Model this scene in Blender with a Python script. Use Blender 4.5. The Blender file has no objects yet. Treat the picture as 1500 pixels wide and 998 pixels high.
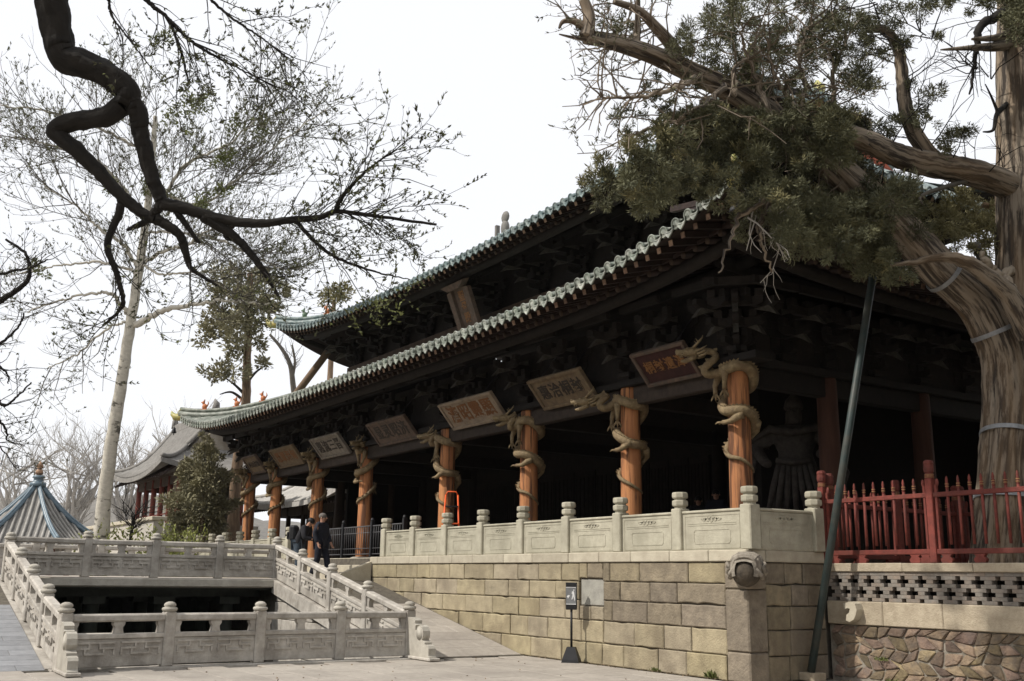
import bpy, math, random
import numpy as np
from mathutils import Vector, Matrix, noise
R = math.radians
rng = random.Random(11)
nrg = np.random.default_rng(5)
sc = bpy.context.scene
col = sc.collection

# ------------------------------------------------------------------ camera
CAM = Vector((11.7035, -11.8703, 1.4976))
YAW, PITCH, ROLL = R(57.3087), R(12.9384), R(0.7844)
fwd = Vector((-math.sin(YAW) * math.cos(PITCH), math.cos(YAW) * math.cos(PITCH), math.sin(PITCH)))
rt0 = Vector((math.cos(YAW), math.sin(YAW), 0.0))
up0 = rt0.cross(fwd)
rt = rt0 * math.cos(ROLL) + up0 * math.sin(ROLL)
upv = -rt0 * math.sin(ROLL) + up0 * math.cos(ROLL)
cd = bpy.data.cameras.new('camera')
cd.sensor_fit = 'HORIZONTAL'
cd.sensor_width = 36.0
cd.lens = 1509.79 / 1500.0 * 36.0
cd.clip_start = 0.1
cd.clip_end = 3000.0
cam = bpy.data.objects.new('camera', cd)
cam.matrix_world = Matrix(((rt.x, upv.x, -fwd.x, CAM.x), (rt.y, upv.y, -fwd.y, CAM.y), (rt.z, upv.z, -fwd.z, CAM.z), (0, 0, 0, 1)))
col.objects.link(cam)
sc.camera = cam

# ------------------------------------------------------------------ light
SUN_AZ, SUN_EL = R(-103.0), R(47.0)
SUN_DIR = Vector((math.cos(SUN_AZ) * math.cos(SUN_EL), math.sin(SUN_AZ) * math.cos(SUN_EL), math.sin(SUN_EL)))
sl = bpy.data.lights.new('sun', 'SUN')
sl.energy = 4.2
sl.angle = R(1.2)
sl.color = (1.0, 0.945, 0.86)
so = bpy.data.objects.new('sun', sl)
so.rotation_euler = (-SUN_DIR).to_track_quat('-Z', 'Y').to_euler()
so.location = (0, -30, 40)
col.objects.link(so)
w = bpy.data.worlds.new('World')
sc.world = w
w.use_nodes = True
nt = w.node_tree
nt.nodes.clear()
sky = nt.nodes.new('ShaderNodeTexSky')
sky.sky_type = 'NISHITA'
sky.sun_disc = False
sky.sun_elevation = SUN_EL
sky.sun_rotation = math.atan2(SUN_DIR.x, SUN_DIR.y)
sky.air_density = 1.0
sky.dust_density = 4.0
veil = nt.nodes.new('ShaderNodeMixRGB')          # thin bright cloud veil over the whole sky
veil.blend_type = 'MIX'
veil.inputs[0].default_value = 0.85
veil.inputs[2].default_value = (11.4, 11.5, 11.8, 1)
bg = nt.nodes.new('ShaderNodeBackground')
bg.inputs[1].default_value = 0.10
wo = nt.nodes.new('ShaderNodeOutputWorld')
nt.links.new(sky.outputs[0], veil.inputs[1])
nt.links.new(veil.outputs[0], bg.inputs[0])
nt.links.new(bg.outputs[0], wo.inputs[0])
sc.view_settings.view_transform = 'Standard'
sc.view_settings.look = 'None'
sc.view_settings.exposure = 0.0
sc.view_settings.gamma = 1.0
sc.view_settings.use_curve_mapping = False
sc.cycles.max_bounces = 6
sc.cycles.diffuse_bounces = 3
sc.cycles.transparent_max_bounces = 8
sc.cycles.use_denoising = True

# ------------------------------------------------------------------ materials
MATS = {}
def mat(name, a, b=None, scale=4.0, rough=0.85, bump=0.25, bscale=None, rnd=0.0, stretch=(1, 1, 1), c=None, cscale=0.7, camt=0.5,
        metal=0.0, attr=None, cth=(.45, .65), world=False, spec=0.3, huer=0.0, sharp=False):
    """a,b: two tones mixed by fine noise; c: large stain tone; rnd: value change per object"""
    if name in MATS:
        return MATS[name]
    m = bpy.data.materials.new(name)
    m.use_nodes = True
    t = m.node_tree
    N, L = t.nodes.new, t.links.new
    p = t.nodes['Principled BSDF']
    p.inputs['Roughness'].default_value = rough
    p.inputs['Metallic'].default_value = metal
    p.inputs['Specular IOR Level'].default_value = spec
    b = b or tuple(x * 0.7 for x in a)
    tc = N('ShaderNodeTexCoord')
    mp = N('ShaderNodeMapping')
    mp.inputs['Scale'].default_value = stretch
    if attr:
        at_ = N('ShaderNodeAttribute'); at_.attribute_name = attr
        L(at_.outputs['Vector'], mp.inputs['Vector'])
        oi = N('ShaderNodeObjectInfo')
    elif world:
        ge = N('ShaderNodeNewGeometry')
        L(ge.outputs['Position'], mp.inputs['Vector'])
        oi = N('ShaderNodeObjectInfo')
    else:
        oi = N('ShaderNodeObjectInfo')
        mul = N('ShaderNodeMath'); mul.operation = 'MULTIPLY'; mul.inputs[1].default_value = 37.0
        L(oi.outputs['Random'], mul.inputs[0])
        ad = N('ShaderNodeVectorMath'); ad.operation = 'ADD'
        L(tc.outputs['Object'], ad.inputs[0]); L(mul.outputs[0], ad.inputs[1])
        L(ad.outputs[0], mp.inputs['Vector'])
    n1 = N('ShaderNodeTexNoise'); n1.inputs['Scale'].default_value = scale; n1.inputs['Detail'].default_value = 7; n1.inputs['Roughness'].default_value = 0.65
    L(mp.outputs[0], n1.inputs['Vector'])
    rp = N('ShaderNodeValToRGB')
    lo, hi = (0.44, 0.56) if sharp else (0.33, 0.67)
    rp.color_ramp.elements[0].position = lo; rp.color_ramp.elements[1].position = hi
    rp.color_ramp.elements[0].color = (*b, 1); rp.color_ramp.elements[1].color = (*a, 1)
    L(n1.outputs['Fac'], rp.inputs[0])
    out = rp.outputs[0]
    if c:
        n2 = N('ShaderNodeTexNoise'); n2.inputs['Scale'].default_value = cscale; n2.inputs['Detail'].default_value = 5; n2.inputs['Roughness'].default_value = 0.6
        L(mp.outputs[0], n2.inputs['Vector'])
        r2 = N('ShaderNodeMapRange'); r2.inputs[1].default_value = cth[0]; r2.inputs[2].default_value = cth[1]; r2.inputs[4].default_value = camt
        L(n2.outputs['Fac'], r2.inputs[0])
        mx = N('ShaderNodeMixRGB'); mx.inputs[2].default_value = (*c, 1)
        L(r2.outputs[0], mx.inputs[0]); L(out, mx.inputs[1]); out = mx.outputs[0]
    if rnd or huer:
        hs = N('ShaderNodeHueSaturation')
        mr = N('ShaderNodeMapRange'); mr.inputs[3].default_value = 1 - rnd; mr.inputs[4].default_value = 1 + rnd
        L(oi.outputs['Random'], mr.inputs[0]); L(mr.outputs[0], hs.inputs['Value'])
        if huer:
            f = N('ShaderNodeMath'); f.operation = 'MULTIPLY'; f.inputs[1].default_value = 13.7
            fr = N('ShaderNodeMath'); fr.operation = 'FRACT'
            L(oi.outputs['Random'], f.inputs[0]); L(f.outputs[0], fr.inputs[0])
            mh = N('ShaderNodeMapRange'); mh.inputs[3].default_value = 0.5 - huer; mh.inputs[4].default_value = 0.5 + huer
            L(fr.outputs[0], mh.inputs[0]); L(mh.outputs[0], hs.inputs['Hue'])
            ms = N('ShaderNodeMapRange'); ms.inputs[3].default_value = 0.88; ms.inputs[4].default_value = 1.08
            L(fr.outputs[0], ms.inputs[0]); L(ms.outputs[0], hs.inputs['Saturation'])
        L(out, hs.inputs['Color']); out = hs.outputs[0]
    L(out, p.inputs['Base Color'])
    if bump:
        n3 = N('ShaderNodeTexNoise'); n3.inputs['Scale'].default_value = bscale or scale * 3; n3.inputs['Detail'].default_value = 6
        L(mp.outputs[0], n3.inputs['Vector'])
        bp = N('ShaderNodeBump'); bp.inputs['Strength'].default_value = bump; bp.inputs['Distance'].default_value = 0.02
        L(n3.outputs['Fac'], bp.inputs['Height']); L(bp.outputs[0], p.inputs['Normal'])
    MATS[name] = m
    return m

STONE = mat('carved_stone', (.45, .425, .37), (.34, .315, .27), 6, .9, .35, 40, .06, world=True, c=(.24, .22, .185), cscale=1.2, camt=.6)
STONE_OLD = mat('pond_stone', (.51, .48, .43), (.36, .33, .29), 7, .92, .45, 45, .08, world=True, c=(.20, .18, .155), cscale=1.5, camt=.7)
DECKSHADE = mat('deck_shade_stone', (.055, .06, .05), (.03, .033, .028), 5, .7, .4, 20, .1, world=True)  # near-black tone puts the deep shade under the deck into the stone
STONE_P = mat('platform_balustrade_stone', (.45, .425, .335), (.345, .32, .25), 6, .9, .35, 40, .06, world=True, c=(.24, .225, .17), cscale=1.2, camt=.55)
PLAT = mat('platform_stone', (.375, .318, .213), (.255, .216, .145), 4.5, .92, .6, 34, .11, world=True, c=(.19, .155, .105), cscale=1.3, camt=.7, huer=.004)
PLATD = mat('dark_platform_stone', (.255, .212, .148), (.145, .12, .086), 5, .92, .7, 28, .15, world=True, c=(.14, .115, .085), cscale=1.1, camt=.65, huer=.006)  # darker copy of the platform stone for corner, return and upper right blocks
COPE = mat('coping_stone', (.46, .42, .33), (.35, .31, .24), 4, .9, .35, 30, .08, world=True)
MORTAR = mat('mortar', (.13, .115, .09), (.07, .06, .05), 8, .95, .4)
PAVE = mat('paving', (.38, .345, .30), (.30, .27, .235), 8, .88, .35, 70, .07, world=True, c=(.23, .205, .18), cscale=.9, camt=.55)
PAVEB = mat('grey_brick_paving', (.25, .255, .265), (.19, .195, .205), 6, .85, .3, 40, .10, world=True)
EARTH = mat('earth', (.20, .165, .12), (.13, .105, .075), 3, .95, .5, 20, world=True)
BRICK = mat('grey_brick', (.235, .212, .185), (.16, .145, .128), 14, .92, .5, 60, .12, c=(.26, .19, .14), cscale=3, camt=.5)
BAND = mat('band_stone', (.42, .36, .27), (.31, .26, .19), 9, .92, .6, 50, .10, world=True)
RUBBLE = mat('rubble_stone', (.27, .20, .135), (.14, .10, .072), 9, .92, .7, 30, .40, huer=.025, c=(.12, .10, .085), cscale=4, camt=.7)
LIME = mat('lime_mortar', (.31, .28, .235), (.14, .125, .10), 7, .95, .6, 30, world=True)
DARKGAP = mat('gap_shade', (.02, .018, .015), None, 4, .95, 0)  # near-black colour stands in for shade behind the pierced brick
REDP = mat('red_paint', (.195, .044, .032), (.11, .026, .02), 11, .7, .3, 40, .14, c=(.075, .03, .022), cscale=3, camt=.5)
GOLDP = mat('gold_ring_paint', (.34, .22, .09), (.22, .10, .05), 20, .55, .1)
COLW = mat('column_wood', (.54, .245, .10), (.33, .135, .06), 6, .8, .7, 16, .08, stretch=(1, 1, .07), c=(.10, .045, .025), cscale=7, camt=.9, cth=(.5, .58))
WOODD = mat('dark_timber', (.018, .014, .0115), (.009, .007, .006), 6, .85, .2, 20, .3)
WOODB = mat('brown_timber', (.062, .040, .027), (.03, .019, .013), 6, .8, .3, 20, .2, stretch=(1, 1, .3))
LEVER = mat('lever_timber', (.075, .068, .056), (.03, .026, .02), 8, .8, .2)
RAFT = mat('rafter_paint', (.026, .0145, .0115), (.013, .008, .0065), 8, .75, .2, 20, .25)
RAFTE = mat('rafter_end_lit', (.33, .235, .165), (.14, .075, .055), 14, .8, .2, 20, .4)  # sunlight on the rafter ends put into a lighter colour
GLZ = mat('green_glazed_tile', (.225, .245, .205), (.11, .13, .108), 9, .5, .3, 30, .25, c=(.385, .39, .345), cscale=5, camt=.8, spec=.35, huer=.012)
GLZB = mat('blue_green_glazed_tile', (.165, .215, .21), (.09, .13, .132), 9, .48, .3, 30, .22, c=(.33, .36, .345), cscale=5, camt=.75, spec=.35, huer=.012)
TILEY = mat('yellow_glaze', (.48, .36, .10), (.24, .30, .14), 9, .4, .25, 20, .1)
TERRA = mat('terracotta_glaze', (.55, .20, .08), (.36, .12, .05), 12, .5, .2)
GREYT = mat('grey_roof_tile', (.23, .22, .205), (.15, .143, .133), 5, .9, .3, 20, .1)
PALET = mat('pale_roof_tile', (.47, .45, .42), (.34, .325, .30), 5, .9, .3, 20, .06)
BLUET = mat('blue_glazed_ridge', (.15, .21, .255), (.085, .13, .165), 6, .4, .2, 20, .1, spec=.5)
DRAG = mat('painted_dragon_wood', (.285, .215, .12), (.135, .10, .055), 12, .72, .7, 34, .05, c=(.15, .10, .055), cscale=5, camt=.7)
DRAGH = mat('gilded_dragon_head', (.28, .215, .12), (.14, .10, .055), 14, .6, .6, 40, .05)
METALB = mat('black_metal', (.018, .018, .020), None, 8, .5, .05)
IRON = mat('grey_iron_band', (.30, .31, .32), (.20, .205, .21), 12, .55, .15, 40, metal=.3)
GREENM = mat('green_painted_steel', (.038, .054, .052), (.024, .036, .035), 7, .5, .15, 30, c=(.08, .07, .055), cscale=3, camt=.5)
WHITE = mat('white_print', (.75, .75, .75), None, 8, .6, 0)
GREYPR = mat('grey_sign_print', (.20, .205, .21), None, 8, .5, 0)
ORANGE = mat('orange_paint', (.80, .13, .03), (.62, .09, .02), 8, .5, .1)
BARK_CY = mat('cypress_bark', (.235, .195, .15), (.042, .034, .028), 3.4, .95, 1.0, 5, 0, stretch=(4.5, 4.5, .42), c=(.22, .145, .08), cscale=.9, camt=.45, attr='bark', sharp=True)
BARK_DK = mat('dark_bark', (.020, .017, .014), (.008, .007, .006), 9, .95, 1.0, 14, stretch=(1.6, 1.6, .7), attr='bark')
BARK_LT = mat('poplar_bark', (.56, .53, .46), (.40, .375, .32), 5, .9, .5, 14, 0, stretch=(1, 1, 1.8), c=(.09, .085, .07), cscale=2.6, camt=.95, attr='bark', cth=(.57, .63))
TWIG_F = mat('hazed_far_twig', (.36, .34, .31), (.26, .245, .225), 6, .9, 0)  # distance haze painted in as a paler twig colour
TWIG_G = mat('grey_twig', (.135, .12, .10), (.075, .068, .057), 6, .9, 0)
BARK_BR = mat('brown_trunk_bark', (.27, .185, .12), (.08, .058, .042), 3, .92, .9, 9, 0, stretch=(4, 4, .5), attr='bark')
def leafmat(name, a, b, tr=0.3):
    m = mat(name, a, b, 1.6, .75, 0, world=True, c=tuple(x * 1.25 for x in a), cscale=6, camt=.6)
    return m
LEAF_CY = leafmat('cypress_foliage', (.128, .126, .066), (.042, .046, .027))
LEAF_CY2 = leafmat('lit_and_yellow_cypress_foliage', (.225, .205, .10), (.115, .108, .055))  # painted sunlight on the leaning crown, own yellow green on the other trees
LEAF_PO = leafmat('poplar_bud', (.13, .135, .07), (.065, .066, .042))
LEAF_GR = leafmat('fresh_leaf', (.135, .15, .048), (.07, .08, .028))
LEAF_DK = leafmat('dark_bud', (.085, .09, .045), (.040, .042, .025))
LEAF_SH = leafmat('spring_shrub_leaf', (.27, .29, .085), (.15, .17, .05))
LEAF_BU = leafmat('bush_foliage', (.27, .25, .15), (.13, .122, .075))
SKIN = mat('skin', (.42, .24, .165), (.36, .19, .13), 20, .6, 0)
HAIR = mat('grey_hair', (.16, .14, .125), (.09, .08, .07), 30, .8, .3)
HAIRB = mat('black_hair', (.012, .011, .011), None, 30, .6, .2)
NAVY = mat('dark_navy_cloth', (.014, .016, .026), (.008, .009, .014), 9, .85, .4, 14)
BLUEC = mat('blue_grey_cloth', (.055, .075, .095), (.03, .04, .055), 9, .85, .4, 14)
CHAR = mat('charcoal_cloth', (.022, .022, .026), None, 9, .85, .3)
SHOE = mat('dark_shoe', (.02, .017, .015), None, 9, .5, .1)
CLAY = mat('dusty_clay', (.06, .052, .045), (.022, .018, .016), 7, .85, .5, 20)
HILL = mat('hazy_hill', (.19, .175, .155), (.12, .115, .105), .5, .95, .3, 2)
WATER = mat('pond_water', (.012, .018, .013), None, 3, .06, .08, 5, spec=.5)

# ------------------------------------------------------------------ builders
class MB:
    def __init__(s):
        s.v = []; s.f = []; s.xf = None; s.sm = []
    def add(s, vs, fs, smooth=False):
        o = len(s.v)
        if s.xf: vs = [s.xf(Vector(v)) for v in vs]
        s.v.extend([tuple(v) for v in vs])
        s.f.extend([tuple(i + o for i in f) for f in fs])
        s.sm.extend([smooth] * len(fs))
    def box(s, a, b, ch=0.0):
        """box from corner a to b; ch: bevel of all edges"""
        x0, y0, z0 = a; x1, y1, z1 = b
        if ch <= 0:
            s.add([(x0, y0, z0), (x1, y0, z0), (x1, y1, z0), (x0, y1, z0), (x0, y0, z1), (x1, y0, z1), (x1, y1, z1), (x0, y1, z1)],
                  [(3, 2, 1, 0), (4, 5, 6, 7), (0, 1, 5, 4), (1, 2, 6, 5), (2, 3, 7, 6), (3, 0, 4, 7)])
            return
        c = min(ch, (x1 - x0) * .45, (y1 - y0) * .45, (z1 - z0) * .45)
        P = []
        idx = {}
        for i, X in enumerate((x0, x1)):
            for j, Y in enumerate((y0, y1)):
                for k, Z in enumerate((z0, z1)):
                    sx, sy, sz = (1 - 2 * i), (1 - 2 * j), (1 - 2 * k)
                    for ax in range(3):
                        q = [X + sx * c, Y + sy * c, Z + sz * c]
                        q[ax] = (X, Y, Z)[ax]
                        idx[(i, j, k, ax)] = len(P); P.append(tuple(q))
        F = []
        g = lambda i, j, k, ax: idx[(i, j, k, ax)]
        for i in (0, 1):
            q = [g(i, 0, 0, 0), g(i, 1, 0, 0), g(i, 1, 1, 0), g(i, 0, 1, 0)]; F.append(q if i else q[::-1])
            q = [g(0, i, 0, 1), g(0, i, 1, 1), g(1, i, 1, 1), g(1, i, 0, 1)]; F.append(q if i else q[::-1])
            q = [g(0, 0, i, 2), g(1, 0, i, 2), g(1, 1, i, 2), g(0, 1, i, 2)]; F.append(q if i else q[::-1])
        for i in (0, 1):
            for j in (0, 1):
                q = [g(i, j, 0, 0), g(i, j, 1, 0), g(i, j, 1, 1), g(i, j, 0, 1)]; F.append(q if (i + j) % 2 else q[::-1])
                q = [g(i, 0, j, 0), g(i, 0, j, 2), g(i, 1, j, 2), g(i, 1, j, 0)]; F.append(q if (i + j) % 2 else q[::-1])
                q = [g(0, i, j, 1), g(1, i, j, 1), g(1, i, j, 2), g(0, i, j, 2)]; F.append(q if (i + j) % 2 else q[::-1])
                for k in (0, 1):
                    q = [g(i, j, k, 0), g(i, j, k, 1), g(i, j, k, 2)]; F.append(q if (i + j + k) % 2 else q[::-1])
        s.add(P, F)
    def bar(s, p, q, wd, ht, up=(0, 0, 1)):
        p, q = Vector(p), Vector(q)
        d = (q - p).normalized(); u = Vector(up); r = d.cross(u)
        if r.length < 1e-4: r = d.cross(Vector((0, 1, 0)))
        r.normalize(); u = r.cross(d)
        vs = []
        for b in (p, q):
            for a, c in ((-1, -1), (1, -1), (1, 1), (-1, 1)):
                vs.append(b + r * (a * wd / 2) + u * (c * ht / 2))
        s.add(vs, [(0, 1, 2, 3), (7, 6, 5, 4), (4, 5, 1, 0), (5, 6, 2, 1), (6, 7, 3, 2), (7, 4, 0, 3)])
    def tube(s, pts, rad, n=8, cap=True, smooth=True, squash=1.0, wob=0.0, rg=None):
        pts = [Vector(p) for p in pts]
        m = len(pts)
        if not hasattr(rad, '__len__'): rad = [rad] * m
        vs = []; ref = None; sl_ = 0.0
        for i, p in enumerate(pts):
            if i: sl_ += (p - pts[i - 1]).length
            d = (pts[min(i + 1, m - 1)] - pts[max(i - 1, 0)])
            if d.length < 1e-9: d = Vector((0, 0, 1))
            d.normalize()
            if ref is None:
                ref = Vector((0, 0, 1)) if abs(d.z) < .9 else Vector((1, 0, 0))
                ref = (ref - d * ref.dot(d)).normalized()
            else:
                ref = ref - d * ref.dot(d)
                if ref.length < 1e-6: ref = d.orthogonal()
                ref.normalize()
            b = d.cross(ref)
            for k in range(n):
                a = 2 * math.pi * k / n
                rr = rad[i]
                if wob: rr *= 1 + wob * 1.6 * noise.noise((2.6 * math.cos(a) + p.x * 2, 2.6 * math.sin(a) + p.y * 2, sl_ * 1.1 / max(rad[0], .02))) + wob * .9 * noise.noise((5 * math.cos(a), 5 * math.sin(a), sl_ * .8 / max(rad[0], .02)))
                vs.append(p + ref * (math.cos(a) * rr) + b * (math.sin(a) * rr * squash))
        fs = []
        for i in range(m - 1):
            for k in range(n):
                k2 = (k + 1) % n
                fs.append((i * n + k, i * n + k2, (i + 1) * n + k2, (i + 1) * n + k))
        if cap:
            fs.append(tuple(range(n - 1, -1, -1))); fs.append(tuple((m - 1) * n + k for k in range(n)))
        s.add(vs, fs, smooth)
    def lathe(s, prof, c=(0, 0, 0), n=12, smooth=True, rot=0.0):
        """prof: (r,z) list bottom to top"""
        c = Vector(c); vs = []
        for r, z in prof:
            for k in range(n):
                a = rot + 2 * math.pi * k / n
                vs.append((c.x + r * math.cos(a), c.y + r * math.sin(a), c.z + z))
        m = len(prof); fs = []
        for i in range(m - 1):
            for k in range(n):
                k2 = (k + 1) % n
                fs.append((i * n + k, i * n + k2, (i + 1) * n + k2, (i + 1) * n + k))
        fs.append(tuple(range(n - 1, -1, -1))); fs.append(tuple((m - 1) * n + k for k in range(n)))
        s.add(vs, fs, smooth)
    def prism(s, poly, h0, h1, fn):
        """extrude 2D poly; fn(a,b,h) -> point"""
        n = len(poly)
        vs = [fn(a, b, h0) for a, b in poly] + [fn(a, b, h1) for a, b in poly]
        fs = [tuple(range(n - 1, -1, -1)), tuple(range(n, 2 * n))]
        for i in range(n):
            j = (i + 1) % n
            fs.append((i, j, n + j, n + i))
        s.add(vs, fs)
    def ell(s, c, r, n=10, m=7, rot=None):
        c = Vector(c); vs = []; fs = []
        for i in range(m + 1):
            th = math.pi * i / m
            for k in range(n):
                a = 2 * math.pi * k / n
                q = Vector((r[0] * math.sin(th) * math.cos(a), r[1] * math.sin(th) * math.sin(a), r[2] * math.cos(th)))
                if rot: q = rot @ q
                vs.append(c + q)
        for i in range(m):
            for k in range(n):
                k2 = (k + 1) % n
                fs.append((i * n + k, (i + 1) * n + k, (i + 1) * n + k2, i * n + k2))
        s.add(vs, fs, True)
    def mesh(s, name, m):
        me = bpy.data.meshes.new(name)
        me.from_pydata(s.v, [], s.f)
        me.polygons.foreach_set('use_smooth', s.sm)
        me.materials.append(m)
        me.update()
        return me
    def build(s, name, m, parent=None, loc=None):
        return link(name, s.mesh(name, m), parent, loc)

OFF = {}
MASS = {'twig', 'bud', 'leaf', 'crown', 'upper_crown', 'lower_crown', 'lit_tuft_tops', 'dead_twig', 'fin', 'stem', 'branchlet', 'relief', 'bridge_pier'}
def link(name, me, parent=None, loc=None, rz=0.0):
    o = bpy.data.objects.new(name, me)
    if name in MASS: o['kind'] = 'stuff'
    col.objects.link(o)
    if parent:
        o.parent = parent
        off = OFF.get(parent.name)
        if off is not None: loc = off + (Vector(loc) if loc is not None else Vector())
    if loc is not None: o.location = loc
    if rz: o.rotation_euler = (0, 0, rz)
    return o
def tag(o, label=None, cat=None, group=None, kind=None):
    if label: o['label'] = label
    if cat: o['category'] = cat
    if group: o['group'] = group
    if kind: o['kind'] = kind
    return o
def thing(name, label, cat, loc=(0, 0, 0), rz=0.0, group=None):
    o = link(name, None, None, loc, rz)
    return tag(o, label, cat, group)
def thingw(name, label, cat, base, group=None):
    """a thing whose parts are given in scene coordinates"""
    o = thing(name, label, cat, base, 0.0, group)
    OFF[o.name] = -Vector(base)
    return o
def np_mesh(name, V, F, m, smooth=False):
    """V (n,3), F (k,3|4) numpy"""
    me = bpy.data.meshes.new(name)
    V = np.asarray(V, np.float32); F = np.asarray(F, np.int32)
    me.vertices.add(len(V)); me.vertices.foreach_set('co', V.ravel())
    k, c = F.shape
    me.loops.add(k * c); me.loops.foreach_set('vertex_index', F.ravel())
    me.polygons.add(k)
    me.polygons.foreach_set('loop_start', np.arange(0, k * c, c, dtype=np.int32))
    me.polygons.foreach_set('loop_total', np.full(k, c, np.int32))
    me.update(calc_edges=True)
    me.polygons.foreach_set('use_smooth', np.full(k, smooth))
    me.materials.append(m)
    return me
def copy_tree(o, parent=None):
    c = o.copy(); col.objects.link(c)
    if parent: c.parent = parent
    for ch in list(o.children): copy_tree(ch, c)
    return c
def skin_body(name, pts, edges, m, parent, sub=2):
    """pts: list of (x,y,z,r[,r2]); first one is the root"""
    me = bpy.data.meshes.new(name)
    me.from_pydata([p[:3] for p in pts], edges, [])
    me.materials.append(m)
    o = link(name, me, parent)
    sm = o.modifiers.new('skin', 'SKIN')
    for i, p in enumerate(pts):
        sv = me.skin_vertices[0].data[i]
        sv.radius = (p[3], p[4] if len(p) > 4 else p[3])
        sv.use_root = (i == 0)
    sm.use_smooth_shade = True
    ss = o.modifiers.new('sub', 'SUBSURF'); ss.levels = sub; ss.render_levels = sub
    return o
# ------------------------------------------------------------------ setting: ground, ramps, pond
H = 1.968                      # top of the hall platform
PX0, PX1 = -13.40, -6.15       # pond opening, deck edge .. near bank
PY0, PY1 = -8.72, -2.56        # pond opening, left ramp .. right ramp
DKZ = 1.38                      # level of the flying bridge deck
SLP = DKZ / (PX1 - PX0)
def ramp_z(x): return max(0.0, min(DKZ, (PX1 - 0.1 - x) * SLP))
def grid_sheet(name, xs, ys, zf, skip, m):
    V = []; F = []
    for x in xs:
        for y in ys: V.append((x, y, zf(x, y)))
    n = len(ys)
    for i in range(len(xs) - 1):
        for j in range(n - 1):
            if not skip(i, j): F.append((i * n + j, (i + 1) * n + j, (i + 1) * n + j + 1, i * n + j + 1))
    me = bpy.data.meshes.new(name); me.from_pydata(V, [], F); me.materials.append(m)
    return link(name, me)
ground = grid_sheet('ground', [-600, -60, -19.9, PX1, 0, 60, 300], [-400, -60, PY0, PY1, 0, 60, 600], lambda x, y: -0.03, lambda i, j: i == 2 and j == 2, PAVE)
tag(ground, kind='structure')
# flagstones in front of the platform (joints recessed)
slab_meshes = {}
def slab(name, x0, x1, y0, y1, z, m, parent, t=.03, g=.010, tilt=0.0):
    dx, dy = round(x1 - x0 - g, 3), round(y1 - y0 - g, 3)
    key = (dx, dy, m.name, t)
    if key not in slab_meshes:
        b = MB(); b.box((-dx / 2, -dy / 2, -t), (dx / 2, dy / 2, 0), .006)
        slab_meshes[key] = b.mesh(name, m)
    o = link(name, slab_meshes[key], parent, ((x0 + x1) / 2, (y0 + y1) / 2, z + rng.uniform(-.0015, .0015)))
    if tilt: o.rotation_euler = (0, tilt, 0)
    return o
y = -11.0; row = 0
while y < -0.05:
    h = .60
    x = -6.6 + (row % 2) * -.5
    while x < 1.6:
        lim = -.55
        if not (x < PX1 + .02 and y + h > PY0 - .2) and y + h < lim + .61:
            slab('paving_slab', max(x, -6.6), x + 1.2, y, min(y + h, -.02), 0, PAVE, ground)
        x += 1.2
    y += h; row += 1
# ramp beside the hall platform
def ramp_sheet(name, y0, y1, m):
    b = MB()
    xs = [PX1 + .0, PX1 - .1, PX0, -19.8]
    zs = [-.012, -.012, DKZ - .012, DKZ - .012]
    for i in range(3):
        b.add([(xs[i], y0, zs[i]), (xs[i], y1, zs[i]), (xs[i + 1], y1, zs[i + 1]), (xs[i + 1], y0, zs[i + 1]),
               (xs[i], y0, -2.6), (xs[i], y1, -2.6), (xs[i + 1], y1, -2.6), (xs[i + 1], y0, -2.6)],
              [(0, 1, 2, 3), (7, 6, 5, 4), (0, 3, 7, 4), (1, 5, 6, 2)])
    return tag(b.build(name, m), kind='structure')
rampA = ramp_sheet('ramp', PY1 + .0, -.0, MORTAR)
rampB = ramp_sheet('walkway_ramp', -11.6, PY0, MORTAR)
tl = math.atan(SLP)
def ramp_slabs(parent, name, y0, y1, dx, dys, m):
    x = PX1 - .1; k = 0
    while x > PX0 + .05:
        xa = max(x - dx, PX0)
        yy = y0; j = k
        while yy < y1 - .02:
            ye = min(yy + dys[j % len(dys)], y1)
            if y1 - ye < .25: ye = y1
            L = (x - xa) / math.cos(tl)
            o = slab(name, -L / 2, L / 2, yy, ye, 0, m, parent, .025, .006)
            o.location = ((x + xa) / 2, (yy + ye) / 2, (ramp_z(x) + ramp_z(xa)) / 2)
            o.rotation_euler = (0, tl, 0)
            yy = ye; j += 1
        x = xa; k += 1
ramp_slabs(rampA, 'paving_slab', PY1 + .12, -.03, .605, [1.2, .8, 1.05], PAVE)
ramp_slabs(rampB, 'paving_brick', -11.3, PY0 - .14, .30, [.42, .60, .60], PAVEB)
# deck of the bridge between the hall and the far bank
b = MB(); b.box((-19.8, -30, DKZ - .22), (PX0 - .012, -.30, DKZ - .002)); deck = tag(b.build('bridge_deck', PAVE), kind='structure')
b = MB(); b.box((-19.75, -8.6, DKZ - .26), (PX0 - .05, -2.62, DKZ - .223)); b.build('deck_underside', DECKSHADE, deck)
b = MB()
for px_ in (-14.6, -16.6, -19.4):
    for py_ in (-3.4, -5.0, -6.6, -8.2):
        b.tube([(px_, py_, -2.2), (px_, py_, DKZ - .62)], .17, 8)
        b.box((px_ - .25, py_ - .25, DKZ - .62), (px_ + .25, py_ + .25, DKZ - .45))
    b.box((px_ - .12, -8.7, DKZ - .45), (px_ + .12, -2.6, DKZ - .222))
b.build('bridge_pier', DECKSHADE, deck)
b = MB(); b.box((PX0 - .02, PY0 + .02, DKZ - .20), (PX0 + .16, PY1 - .02, DKZ - .015), .02); b.build('deck_edge_stone', STONE, deck)
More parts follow.
